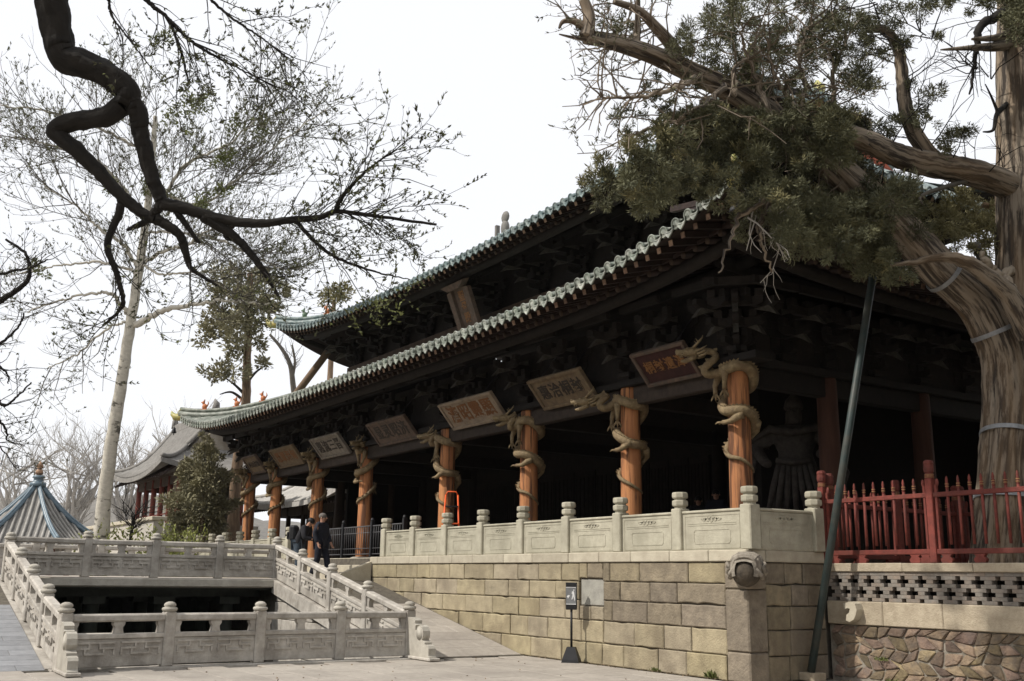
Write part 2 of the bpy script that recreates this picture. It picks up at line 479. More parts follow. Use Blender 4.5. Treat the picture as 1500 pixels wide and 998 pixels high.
# pond walls and water
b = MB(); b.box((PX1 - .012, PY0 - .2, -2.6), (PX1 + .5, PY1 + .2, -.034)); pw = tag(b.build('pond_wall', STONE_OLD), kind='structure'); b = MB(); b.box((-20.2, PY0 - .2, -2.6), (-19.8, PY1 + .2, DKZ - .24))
b.build('back_wall', DECKSHADE, pw)  # added wall closing the open far side to keep light out
b = MB(); b.add([(-20, PY0 - .1, -1.25), (PX1 + .05, PY0 - .1, -1.25), (PX1 + .05, PY1 + .1, -1.25), (-20, PY1 + .1, -1.25)], [(0, 1, 2, 3)])
tag(b.build('pond_water', WATER), kind='structure')
# face stones of the ramp seen across the pond
def stone_box(x0, x1, y0, y1, z0, z1, ch=.012): 
    b = MB(); b.box((x0, y0, z0), (x1, y1, z1), ch); return b
z = -1.6
for h in (.42, .38, .42, .40, .42, .40, .42):
    x = PX0 - .1 + rng.uniform(0, .4)
    while x < PX1 - .1:
        x1 = min(x + rng.uniform(.55, 1.0), PX1 - .02)
        top = min(z + h, ramp_z((x + x1) / 2) - .30)
        if top - z > .12:
            stone_box(x + .006, x1 - .006, PY1 - .05 + rng.uniform(-.008, .008), PY1 + .05, z + .005, top - .005).build('stone', STONE_OLD, rampA)
        x = x1
    z += h
def sloped_strip(x0, x1, y0, y1, zoff0, zoff1):
    b = MB()
    V = []
    for x in (x0, x1):
        for yy in (y0, y1):
            V += [(x, yy, ramp_z(x) + zoff0), (x, yy, ramp_z(x) + zoff1)]
    b.add(V, [(0, 1, 3, 2), (4, 6, 7, 5), (0, 4, 5, 1), (2, 3, 7, 6), (1, 5, 7, 3), (0, 2, 6, 4)])
    return b
for yy, par in ((PY1, rampA), (PY0, rampB)):
    xs = [PX1 - .12, -7.9, -9.7, -11.6, PX0 + .02]
    for i in range(4):
        sloped_strip(xs[i] - .004, xs[i + 1] + .004, yy - .14, yy + .14, -.30, .012).build('kerb_stone', STONE_OLD, par)
# near bank kerb
b = MB(); b.box((PX1 - .16, PY0 - .1, -.25), (PX1 + .16, PY1 + .1, .012), .01); b.build('kerb_stone', STONE_OLD, ground)
b = MB(); b.box((PX1 - .55, PY0 + .25, -.02), (PX1 - .17, PY0 + 1.0, .52), .02); tag(b.build('stone_block', STONE), 'pale stone block inside the pond corner behind the near balustrade', 'block')

# ------------------------------------------------------------------ pond balustrades
def lerp(a, b, t): return a + (b - a) * t
def bal_run(label, posts, zf, skip_first=False, skip_last=False, face=-1):
    """posts: list of (x,y); panels between; zf(x,y) foot height"""
    base = Vector((posts[0][0], posts[0][1], zf(*posts[0])))
    t = thingw('stone_balustrade', label, 'balustrade', base, 'carved stone balustrades round the pond')
    for i, (x, y) in enumerate(posts):
        if (i == 0 and skip_first) or (i == len(posts) - 1 and skip_last): continue
        d = Vector((posts[min(i + 1, len(posts) - 1)][0] - posts[max(i - 1, 0)][0], posts[min(i + 1, len(posts) - 1)][1] - posts[max(i - 1, 0)][1], 0))
        az = math.atan2(d.y, d.x)
        z = zf(x, y)
        me = POST_ME
        o = link('post', me, t, (x, y, z), az)
        link('cap', CAP_ME, o)
    for i in range(len(posts) - 1):
        a, c = posts[i], posts[i + 1]
        A = Vector((a[0], a[1], zf(*a))); C_ = Vector((c[0], c[1], zf(*c)))
        L = math.hypot(c[0] - a[0], c[1] - a[1]); ux, uy = (c[0] - a[0]) / L, (c[1] - a[1]) / L
        sl_ = (C_.z - A.z) / L
        def xf(p):     # (u along, w across, h up) sheared along the slope
            return (A.x + ux * p.x - uy * p.y, A.y + uy * p.x + ux * p.y, A.z + sl_ * p.x + p.z)
        def part(name, boxes, m=STONE_OLD, parent=t, ch=.01):
            b = MB(); b.xf = xf
            for q in boxes: b.box(q[0], q[1], ch)
            return b.build(name, m, parent)
        u0, u1 = .085, L - .085
        pn = part('panel', [((u0, -.05, .03), (u1, .05, .455))])
        rel = []
        for s_ in (-1, 1):
            w0, w1 = (.049, .076) if s_ > 0 else (-.076, -.049)
            for hh in (0, 1):
                ua = lerp(u0, u1, .04 + hh * .49); ub = lerp(u0, u1, .47 + hh * .49); um = (ua + ub) / 2
                for q in (((ua, .385), (ub, .415)), ((ua, .30), (um - .10, .33)), ((um + .10, .30), (ub, .33)), ((um - .10, .30), (um - .07, .384)), ((um + .07, .30), (um + .10, .384)),
                          ((um - .16, .215), (um + .16, .245)), ((um - .16, .246), (um - .13, .299)), ((um + .13, .246), (um + .16, .299)), ((ua, .215), (ua + .03, .299)), ((ub - .03, .215), (ub, .299))):
                    rel.append(((q[0][0], w0, q[0][1]), (q[1][0], w1, q[1][1])))
        part('relief', rel, STONE_OLD, pn, 0)
        part('middle_rail', [((u0, -.075, .457), (u1, .075, .53))])
        part('top_rail', [((u0, -.085, .715), (u1, .085, .835))], ch=.025)
        for uc, hw in ((u0 + .055, .055), ((u0 + u1) / 2, .085), (u1 - .055, .055)):
            b = MB(); b.xf = xf
            prof = [(hw * .95, .532), (hw * .78, .58), (hw * .72, .63), (hw, .66), (hw * 1.1, .678), (hw * 1.1, .712)]
            poly = [(uc - r, h) for r, h in prof] + [(uc + r, h) for r, h in prof[::-1]]
            b.prism(poly, -.05, .05, lambda a_, h_, w_: (a_, w_, h_))
            b.build('support', STONE_OLD, t)
    return t
b = MB(); b.box((-.092, -.092, 0), (.092, .092, .86), .014)
b.box((-.06, -.094, .12), (.06, .094, .60)); POST_ME = b.mesh('post', STONE_OLD)
b = MB(); b.lathe([(.085, .86), (.115, .872), (.128, .90), (.115, .925), (.082, .935), (.098, .955), (.095, .98), (.07, 1.005), (.03, 1.02)], n=16); CAP_ME = b.mesh('cap', STONE)
def on_ramp(x, y): return ramp_z(x) + .012
fl = lambda x, y: .012
dk = lambda x, y: DKZ
front_posts = [(-5.85, -8.72), (-6.12, -7.07), (-6.25, -5.48), (-6.32, -3.95), (-6.26, -2.56)]
bal_run('level stone balustrade across the near end of the pond with five round capped posts', front_posts, fl)
rx = [-6.26, -8.14, -10.0, -11.80, -13.54]
bal_run('sloping stone balustrade climbing beside the ramp next to the hall platform', [(x, -2.56) for x in rx], on_ramp, skip_first=True)
lx = [-5.85, -7.6, -9.35, -11.1, -12.9]
bal_run('sloping stone balustrade climbing along the far left brick walkway', [(x, -8.72) for x in lx], on_ramp, skip_first=True)
bal_run('level stone balustrade on the bridge deck at the far side of the pond', [(-12.9, -8.72), (-13.5, -7.05), (-13.5, -5.53), (-13.5, -4.02), (-13.54, -2.56)], dk, True, True)
bal_run('distant sunlit stone balustrade on the far edge of the bridge deck', [(-19.65, -10.6 + 1.7 * i) for i in range(7)], dk)
# scroll end stones
def drum(label, x, y, z, dirx):
    t = thingw('scroll_end_stone', label, 'end stone', (x, y, z), 'scroll shaped end stones of the pond balustrades')
    b = MB()
    q = [(0, .0), (1.02, .0), (1.02, .07), (.98, .10), (.98, .23), (.93, .28), (.80, .30), (.80, .34), (.72, .36)]
    c1 = [(.56 + .16 * math.cos(a), .50 + .16 * math.sin(a)) for a in [R(-50), R(-15), R(20), R(55), R(90), R(125), R(160)]]
    q2 = [(.36, .56), (.36, .63), (.40, .66)]
    c2 = [(.20 + .15 * math.cos(a), .72 + .07 * math.sin(a)) for a in [R(-30), R(20), R(70), R(110)]]
    poly = q + c1 + q2 + c2 + [(.0, .80)]
    poly = [(a * .86, h * .92) for a, h in poly]
    b.prism(poly, -.075, .075, lambda a, h, w_: (x + dirx * (.09 + a), y + w_, z + h))
    b.build('scroll_slab', STONE, t)
    b = MB(); b.tube([(x + dirx * (.09 + .56 * .86), y - .085, z + .46), (x + dirx * (.09 + .56 * .86), y + .085, z + .46)], .115, 14); b.build('drum_disc', STONE, t)
    b = MB(); b.box((min(x + dirx * .09, x + dirx * 1.05), y - .11, z - .0), (max(x + dirx * .09, x + dirx * 1.05), y + .11, z + .05), .01); b.build('foot_slab', STONE_OLD, t)
drum('weathered scroll end stone at the left corner of the pond, foot of the left ramp', -5.85, -8.72, .012, 1)
drum('scroll end stone at the right corner of the pond where the hall ramp begins', -6.26, -2.56, .012, 1)

# ------------------------------------------------------------------ hall platform
plat = thingw('stone_platform', 'high platform of yellowish ashlar blocks carrying the hall', 'platform', (-15, 8, 0))
b = MB(); b.box((-30.6, .05, -.2), (-.06, 16.4, H - .19)); b.box((-30.4, .06, H - .19), (-.10, 16.2, H - .03))
b.build('core', MORTAR, plat)
b = MB(); b.box((-30.3, .32, H - .029), (-.32, 15.9, H - .012)); b.build('floor', mat('porch_floor', (.10, .085, .07), (.06, .05, .04), 5, .9, .3, world=True), plat)
def lerp(a, b, t): return a + (b - a) * t
ZC = [-.02, .36, .75, 1.11, 1.445, 1.782]
NICHE = (-4.34, -3.61, 1.0, 1.5)
def face_stone(x0, x1, z0, z1, depth=.10, m=PLAT, pr=0.0):
    j = rng.uniform(-.010, .010) + pr
    b = MB()
    # uneven front: slightly dished quarry face
    g = .004
    X0, X1, Z0, Z1 = x0 + g, x1 - g, z0 + g, z1 - g
    c = .018
    o = lambda: rng.uniform(-.003, .003)
    # ragged outline: worn, chipped arrises
    nx_ = max(3, int((X1 - X0) / .16)); nz_ = 3
    e = lambda: abs(rng.gauss(0, .004)) + (rng.uniform(.006, .026) if rng.random() < .07 else 0)
    out = [(lerp(X0, X1, k / nx_), Z0 + (e() if 0 < k < nx_ else .006)) for k in range(nx_)] + [(X1 - (e() if k else .006), lerp(Z0, Z1, k / nz_)) for k in range(nz_)] + [(lerp(X1, X0, k / nx_), Z1 - (e() if k else .006)) for k in range(nx_)] + [(X0 + (e() if k else .006), lerp(Z1, Z0, k / nz_)) for k in range(nz_)]
    n = len(out); mx, mz = (X0 + X1) / 2, (Z0 + Z1) / 2
    ins = []
    for (a, h) in out:
        ins.append((a + (c if a < mx else -c) * min(1, abs(a - mx) / (c * 2)), h + (c if h < mz else -c) * min(1, abs(h - mz) / (c * 2))))
    V = [(a, depth, h) for a, h in out] + [(a, .010 + j, h) for a, h in out] + [(a, -.004 + j + o(), h) for a, h in ins] + [(mx, -.004 + j, mz)]
    F = []
    for k in range(n):
        k2 = (k + 1) % n
        F += [(k, k2, n + k2, n + k), (n + k, n + k2, 2 * n + k2, 2 * n + k), (2 * n + k, 2 * n + k2, 3 * n)]
    b.add(V, F)
    return b
for ci in range(5):
    x = -.48 if ci > 0 else -.50
    while x > -13.35:
        wdt = rng.uniform(.62, 1.25)
        xa = max(x - wdt, -13.40)
        if xa + 13.4 < .35: xa = -13.40
        z0, z1 = ZC[ci], ZC[ci + 1]
        segs = [(xa, x, z0, z1)]
        nx0, nx1, nz0, nz1 = NICHE
        if z1 > nz0 + .02 and z0 < nz1 - .02 and x > nx0 and xa < nx1:
            segs = []
            zz = (nz1, z1) if z1 > nz1 + .03 else ((z0, nz0) if z0 < nz0 - .03 else None)
            if x > nx1: segs.append((nx1, x, z0, z1))
            if xa < nx0: segs.append((xa, nx0, z0, z1))
            if zz: segs.append((max(xa, nx0), min(x, nx1), *zz))
        for (s0, s1, q0, q1) in segs:
            if q1 < ramp_z(s1) + .02 or s1 - s0 < .04: continue
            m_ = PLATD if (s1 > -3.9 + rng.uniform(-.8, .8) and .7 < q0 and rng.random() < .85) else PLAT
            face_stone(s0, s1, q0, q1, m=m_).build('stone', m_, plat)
        x = xa
x = .03
while x > -13.45:
    xa = max(x - rng.uniform(.75, 1.35), -13.48)
    if xa + 13.48 < .4: xa = -13.48
    b = MB(); b.box((xa + .004, -.035 + rng.uniform(-.003, .003), 1.786), (x - .004, .40, H), .014); b.build('coping_slab', COPE, plat)
    x = xa
# right hand return of the platform
for ci in range(5):
    y = .40
    while y < 1.70:
        y1 = min(y + rng.uniform(.38, .8), 1.74)
        if 1.74 - y1 < .2: y1 = 1.74
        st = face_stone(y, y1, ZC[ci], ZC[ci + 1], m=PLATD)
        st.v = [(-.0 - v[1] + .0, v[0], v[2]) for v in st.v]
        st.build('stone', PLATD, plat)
        y = y1
b = MB(); b.box((-.40, .405, 1.786), (.034, 1.76, H), .014); b.build('coping_slab', COPE, plat)
for (z0, z1) in ((-.02, .42), (.43, 1.36), (1.37, 1.78)):
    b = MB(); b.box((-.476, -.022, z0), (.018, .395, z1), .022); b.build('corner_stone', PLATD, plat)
b = MB(); b.box((NICHE[0] + .02, .035, NICHE[2] + .015), (NICHE[1] - .02, .09, NICHE[3] - .02), .01); b.build('niche_slab', mat('grey_niche_stone', (.33, .32, .28), (.24, .23, .205), 6, .9, .3, 30, world=True), plat)
# left stretch of platform front beyond the stair, and the entrance steps
b = MB()
for i, xx in enumerate(range(11)):
    pass
x = -19.62
while x > -31:
    xa = x - 1.4
    bb = MB(); bb.box((xa + .004, -.03, 1.786), (x - .004, .40, H), .014); bb.build('coping_slab', COPE, plat)
    bb = MB(); bb.box((xa + .005, .0, 1.30), (x - .005, .3, 1.782), .012); bb.build('stone', PLAT, plat)
    x = xa
for k in range(3):
    b = MB(); b.box((-19.5, -.30 + .2 * k, DKZ - .05), (-13.55, .6, DKZ + .19 * (k + 1) + .005), .012); b.build('step', COPE, plat)
b = MB(); b.add([(-13.52, -1.25, DKZ + .01), (-13.52, -.05, H - .12), (-13.35, -.05, H - .12), (-13.35, -1.25, DKZ + .01), (-13.52, -.05, DKZ - .2), (-13.35, -.05, DKZ - .2)],
                [(0, 3, 2, 1), (0, 1, 4), (3, 5, 2), (1, 2, 5, 4)]); b.build('stair_flank', COPE, plat)
# dragon head spout at the corner
def carved_head(name, parent, c, az, s, m):
    """worn spout head: ribbed stone hood over a dark hollowed bowl, cheek scrolls at the sides"""
    ca, sa = math.cos(az), math.sin(az)
    def xf(p): return (c[0] + s * (ca * p.x - sa * p.y), c[1] + s * (sa * p.x + ca * p.y), c[2] + s * p.z)
    b = MB(); b.xf = xf
    n = 16; vs = []; st = [(-.34, .27, .0), (-.10, .285, .01), (.10, .285, .0), (.26, .27, -.01), (.37, .235, -.03), (.43, .17, -.05)]
    for (x_, r_, z_) in st:
        for k in range(n + 1):
            a = R(-28) + (math.pi + R(56)) * k / n
            sq = max(abs(math.cos(a)), abs(math.sin(a))) ** .45
            vs.append((x_, r_ * math.cos(a) / sq, z_ + r_ * math.sin(a) / sq * 1.02))
    fs = [(i * (n + 1) + k, i * (n + 1) + k + 1, (i + 1) * (n + 1) + k + 1, (i + 1) * (n + 1) + k) for i in range(len(st) - 1) for k in range(n)]
    b.add(vs, fs, False)
    for q in range(6):
        x0 = -.12 + .095 * q; r0 = .295 - .006 * q * q * .6
        pts = []
        for k in range(9):
            a = R(-10) + (math.pi + R(20)) * k / 8
            sq = max(abs(math.cos(a)), abs(math.sin(a))) ** .45
            pts.append((x0 + .05 * math.sin(a), r0 * math.cos(a) / sq, r0 * math.sin(a) / sq))
        b.tube(pts, [.02 + .008 * (k % 2) for k in range(9)], 6)
    for sg in (-1, 1):
        b.tube([(-.15, sg * .29, -.10), (.02, sg * .33, -.06), (.16, sg * .31, .02), (.12, sg * .33, .10), (.02, sg * .34, .08)], [.05, .055, .05, .035, .02], 7)
        b.tube([(.12, sg * .29, -.16), (.28, sg * .27, -.10), (.38, sg * .20, .0)], [.05, .045, .03], 6)
        b.ell((.27, sg * .215, .14), (.05, .05, .05), 8, 6)
    o = b.build(name, m, parent)
    q = MB(); q.xf = xf; q.ell((.14, 0, -.07), (.325, .265, .255), 16, 10); q.build('hollow_bowl', mat('dark_hollow', (.10, .08, .058), (.03, .025, .02), 9, .9, .5), o)  # solid dark ball stands in for the hollow under the hood
    return o
carved_head('dragon_head_spout', plat, (.03, -.03, 1.675), R(-52), .84, mat('spout_stone', (.33, .295, .245), (.155, .135, .11), 9, .9, .6, 30))

# ------------------------------------------------------------------ platform balustrade
PS = 1.61
b = MB(); b.box((-.115, -.115, 0), (.115, .115, .70), .016); PPOST = b.mesh('post', STONE_P)
oc = R(22.5)
b = MB(); b.lathe([(.105, .70), (.105, .735), (.135, .745), (.142, .765), (.142, .825), (.130, .838), (.105, .842), (.105, .868), (.132, .876), (.142, .895), (.142, .95), (.132, .972), (.10, .98)], n=8, rot=oc, smooth=False); PCAP = b.mesh('cap', STONE_P)
def plat_run(label, pts, group='panelled balustrades on the hall platform', skip=()):
    t = thingw('platform_balustrade', label, 'balustrade', (pts[0][0], pts[0][1], H), group)
    for i, (x, y) in enumerate(pts):
        if i in skip: continue
        o = link('post', PPOST, t, (x, y, H)); link('cap', PCAP, o)
    for i in range(len(pts) - 1):
        a, c = pts[i], pts[i + 1]
        L = math.hypot(c[0] - a[0], c[1] - a[1]); ux, uy = (c[0] - a[0]) / L, (c[1] - a[1]) / L
        def xf(p): return (a[0] + ux * p.x - uy * p.y, a[1] + uy * p.x + ux * p.y, H + p.z)
        u0, u1 = .107, L - .107
        b = MB(); b.xf = xf; b.box((u0, -.055, .0), (u1, .055, .60), .01); b.box((u0, -.075, .602), (u1, .075, .65), .015)
        pn = b.build('panel', STONE_P, t)
        b = MB(); b.xf = xf
        for sg in (-1, 1):
            w0, w1 = (.0545, .061) if sg > 0 else (-.061, -.0545)
            def ring(x0, z0, x1, z1, th, ch=0):
                pts_ = [(x0 + ch, z0), (x1 - ch, z0), (x1, z0 + ch), (x1, z1 - ch), (x1 - ch, z1), (x0 + ch, z1), (x0, z1 - ch), (x0, z0 + ch)]
                for k in range(8):
                    p, q = pts_[k], pts_[(k + 1) % 8]
                    if math.dist(p, q) < 1e-4: continue
                    b.bar((p[0], (w0 + w1) / 2, p[1]), (q[0], (w0 + w1) / 2, q[1]), abs(w1 - w0), th, up=(q[1] - p[1], 0, -(q[0] - p[0])) if abs(q[0] - p[0]) > 1e-6 else (1, 0, 0))
            ring(u0 + .07, .035, u1 - .07, .56, .014)
            ring(lerp(u0, u1, .2), .11, lerp(u0, u1, .8), .33, .014, .03)
            mid = (u0 + u1) / 2
            for k in range(-2, 3):
                hgt = .045 - abs(k) * .012
                cx_ = mid + k * .085
                for (q0, q1) in (((cx_ - .06, .50), (cx_, .50 + hgt)), ((cx_, .50 + hgt), (cx_ + .06, .50)), ((cx_ + .06, .50), (cx_, .50 - hgt)), ((cx_, .50 - hgt), (cx_ - .06, .50))):
                    b.bar((q0[0], (w0 + w1) / 2, q0[1]), (q1[0], (w0 + w1) / 2, q1[1]), .012, .016)
            for zz in (.40, .43):
                b.box((lerp(u0, u1, .1), min(w0, w1), zz), (lerp(u0, u1, .9), max(w0, w1), zz + .008))
        b.build('relief', STONE_P, pn)
    return t
plat_run('panelled stone balustrade along the platform from the near corner to the stair', [(-.02 - i * PS, .13) for i in range(9)])
plat_run('short panelled stone balustrade turning the platform corner beside the red fence', [(-.02, .13), (-.02, 1.60)], skip=(0,))
plat_run('far panelled stone balustrade beyond the stair on the left', [(-19.75 - i * 1.61, .13) for i in range(8)])
# ------------------------------------------------------------------ retaining wall and red fence on the right
WY = 1.76
rw = thingw('retaining_wall', 'retaining wall of rubble, stone band and pierced grey brick under the red fence', 'wall', (0, WY, 0))
b = MB(); b.box((.03, WY + .028, -.1), (7, WY + .5, .838)); b.box((.03, WY + .36, .838), (7, WY + .5, 1.655)); b.build('core', LIME, rw)
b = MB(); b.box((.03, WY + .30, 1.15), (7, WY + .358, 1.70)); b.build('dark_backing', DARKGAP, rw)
x = .03
while x < 6.8:
    x1 = x + rng.uniform(.8, 1.5)
    b = MB(); b.box((x + .003, WY - .035 + rng.uniform(-.006, .006), 1.655), (x1 - .003, WY + .42, 1.785 + rng.uniform(-.004, .004)), .012); b.build('coping_slab', BAND, rw)
    x = x1
x = .03
while x < 6.8:
    x1 = x + rng.uniform(1.0, 1.7)
    b = MB(); b.box((x + .003, WY - .03 + rng.uniform(-.005, .005), .845), (x1 - .003, WY + .34, 1.203), .014); b.build('band_slab', BAND, rw)
    x = x1
BH = (1.655 - 1.205) / 8
brick_me = {}
def brick(x0, x1, ci):
    L = round(x1 - x0, 3)
    if L not in brick_me:
        q = MB(); q.box((-L / 2 + .0012, 0, .0012), (L / 2 - .0012, .14, BH - .0012), .0025); brick_me[L] = q.mesh('brick', BRICK)
    link('brick', brick_me[L], rw, ((x0 + x1) / 2, WY + rng.uniform(-.003, .003), 1.655 - BH * (ci + 1)))
PER = .31
for ci in range(8):
    if ci == 0:
        x = .04
        while x < 5: brick(x, x + .28, ci); x += .28
        continue
    rowi, k = (ci - 1) // 3, (ci - 1) % 3
    gap = .195 if k == 1 else .075
    off = .24 + (PER / 2 if rowi == 1 else 0)
    n = -1
    while off + n * PER < 4.9:
        a = off + n * PER + gap / 2; c = off + (n + 1) * PER - gap / 2
        if c > .08: brick(max(a, .04), c, ci)
        n += 1
# rubble facing: irregular stones on a jittered lattice
def rubble(x0, x1, z0, z1):
    nx = 23; nz = 5
    P = {}
    for i in range(nx + 1):
        for j in range(nz + 1):
            P[i, j] = (lerp(x0, x1, i / nx) + (rng.uniform(-.085, .085) if 0 < i < nx else 0) + (.11 if j % 2 else 0), lerp(z0, z1, j / nz) + (rng.uniform(-.06, .06) if 0 < j < nz else 0))
    for i in range(nx):
        for j in range(nz):
            q = [P[i, j], P[i + 1, j], P[i + 1, j + 1], P[i, j + 1]]
            cx_ = sum(p[0] for p in q) / 4; cz_ = sum(p[1] for p in q) / 4
            sh = .93 + rng.uniform(-.09, .06)
            poly = []
            for k in range(4):
                a, c = q[k], q[(k + 1) % 4]
                for tt in (.10, .5, .90):
                    px = lerp(a[0], c[0], tt); pz = lerp(a[1], c[1], tt)
                    bul = rng.uniform(.96, 1.06) if tt == .5 else .99
                    poly.append((cx_ + (px - cx_) * sh * bul * rng.uniform(.95, 1.04), cz_ + (pz - cz_) * sh * bul * rng.uniform(.95, 1.04)))
            b = MB(); n = len(poly)
            d = rng.uniform(.0, .035)
            V = [(p[0], WY + .10, p[1]) for p in poly] + [(p[0], WY + .03 - d, p[1]) for p in poly] + [(cx_ + (p[0] - cx_) * .86, WY + .012 - d + rng.uniform(-.007, .007), cz_ + (p[1] - cz_) * .86) for p in poly] + [(cx_ + rng.uniform(-.03, .03), WY + .006 - d, cz_)]
            F = []
            for k in range(n):
                k2 = (k + 1) % n
                F += [(k, k2, n + k2, n + k), (n + k, n + k2, 2 * n + k2, 2 * n + k), (2 * n + k, 2 * n + k2, 3 * n)]
            b.add(V, F); b.build('rubble_stone', RUBBLE, rw)
rubble(.04, 5.2, .04, .835)
# little broken spout in the band
b = MB()
b.prism([(-.12, .14), (.02, .17), (.10, .14), (.13, .05), (.10, -.04), (.06, -.10), (-.02, -.14), (-.09, -.12), (-.07, -.03), (-.02, .0), (.0, .06), (-.05, .07), (-.11, .05)], -.16, .02, lambda a, h, w_: (.62 + a, WY - .03 + w_, 1.03 + h))
b.build('broken_spout', COPE, rw)
terr = grid_sheet('tree_terrace', [.05, 3, 8, 40], [WY + .4, 6, 12, 40], lambda x, y: 1.74, lambda i, j: False, EARTH); tag(terr, kind='structure')
b = MB(); b.box((.04, WY + .42, -.2), (40, WY + .6, 1.735)); tag(b.build('terrace_edge', LIME, terr))
# red fence
PICK = MB()
PICK.tube([(0, 0, 0), (0, 0, .80)], .0225, 8)
PICK.lathe([(.017, .80), (.028, .812), (.017, .83), (.028, .848), (.018, .866), (.027, .884), (.016, .905), (.022, .93), (.016, .965), (.005, .995)], n=8)
PICK_ME = PICK.mesh('picket', REDP)
GR = MB()
for zz in (.84, .875): GR.lathe([(.0285, zz - .006), (.0295, zz), (.0285, zz + .006)], n=8)
GR_ME = GR.mesh('picket_ring', GOLDP)
FP = MB(); FP.box((-.055, -.055, 0), (.055, .055, 1.24), .008)
FP_ME = FP.mesh('fence_post', REDP)
FH = MB(); FH.lathe([(.058, 1.24), (.066, 1.245), (.066, 1.30), (.058, 1.305), (.058, 1.315), (.072, 1.335), (.078, 1.38), (.072, 1.44), (.078, 1.46), (.066, 1.50), (.04, 1.51)], n=10, smooth=False); FH_ME = FH.mesh('post_head', REDP)
FG = MB()
for zz in (1.252, 1.272, 1.293): FG.lathe([(.0675, zz - .004), (.069, zz), (.0675, zz + .004)], n=10)
FG_ME = FG.mesh('post_ring', GOLDP)
def fence(label, A, B, n, per=10):
    A, B = Vector(A), Vector(B)
    t = thing('red_fence', label, 'fence', A, math.atan2((B - A).y, (B - A).x), 'red wooden fences round the old cypress')
    L = (B - A).length; bay = L / n
    for i in range(n + 1):
        o = link('fence_post', FP_ME, t, (i * bay, 0, 0)); link('post_head', FH_ME, o); link('post_ring', FG_ME, o)
    for i in range(n):
        b = MB(); b.box((i * bay + .05, -.032, .955), (i * bay + bay - .05, .032, 1.025), .008); b.build('top_rail', REDP, t)
        b = MB(); b.box((i * bay + .05, -.032, .125), (i * bay + bay - .05, .032, .20), .008); b.build('bottom_rail', REDP, t)
        for k in range(per + 1):
            u = i * bay + .10 + (bay - .20) * k / per
            if k in (0, per):
                b = MB(); b.box((u - .018, -.022, .201), (u + .018, .022, .954)); b.box((u - .02, -.02, 1.026), (u + .02, .02, 1.14)); b.ell((u + (.02 if k == 0 else -.02), 0, 1.17), (.03, .02, .06), 8, 6); b.build('picket', REDP, t)
                continue
            o = link('picket', PICK_ME, t, (u, 0, .26)); link('picket_ring', GR_ME, o)
        for k in (.10, .36, .84, .93):
            b = MB(); u = i * bay + bay * k
            b.prism([(-.08, 0), (.08, 0), (.10, .05), (.06, .09), (.09, .124), (-.09, .124), (-.06, .09), (-.10, .05)], -.03, .03, lambda a, h, w_: (u + a, w_, h)); b.build('carved_foot', REDP, t)
    return t
fence('red wooden fence with turned pickets on the retaining wall in front of the cypress', (.02, WY + .02, 1.787), (6.14, WY + .02, 1.787), 3)
fence('red wooden fence at the back of the cypress enclosure, partly hidden by the front fence', (-.02, 5.6, 1.75), (6.10, 5.6, 1.75), 3)
fence('red wooden fence on the left side of the cypress enclosure beside the hall', (.03, 1.95, 1.75), (-.02, 5.45, 1.75), 2, 8)
# ------------------------------------------------------------------ the hall
XM = -15.0
COLX = [-28.3, -25.37, -21.42, -17.56, -12.47, -8.54, -4.77, -1.68]
CY = 1.643
hall = thingw('temple_hall', 'great double eaved timber hall with green tiled roofs and orange front columns', 'hall', (-15, 8, H))
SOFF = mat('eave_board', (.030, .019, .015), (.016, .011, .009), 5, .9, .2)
def rise_low(d): return .92 * max(0.0, 1 - d / 15.7) ** 6
def rise_up(d): return .415 * max(0.0, 1 - d / 13.44) ** 2 + .66 * max(0.0, 1 - d / 13.44) ** 6
def rise_up_side(d): return -.42 + 1.495 * max(0.0, 1 - d / 5.2) ** 2
class Side:
    def __init__(s, o, u, v, half, D, z0, hf, hip, rise=None, flat=0):
        s.flat = flat
        s.rise = rise or rise_low
        s.o = Vector((o[0], o[1], 0)); s.u = Vector((u[0], u[1], 0)); s.v = Vector((v[0], v[1], 0))
        s.h, s.D, s.z0, s.hf, s.hip = half, D, z0, hf, hip
        s.rz = math.atan2(u[1], u[0])
    def vmax(s, u):
        d = s.h - abs(u)
        return s.D if d >= s.hip else min(s.D, max(d, 0.02))
    def P(s, u, v, dz=0.0):
        d = s.h - abs(u) if u * s.flat <= 0 else s.h
        t = max(0.0, 1 - max(v, 0) / s.hip)
        r = s.rise(max(d, 0)) * t ** 1.4
        q = s.o + s.u * u + s.v * v
        return Vector((q.x, q.y, s.z0 + s.hf(v) + r + dz))
END_ME = {}
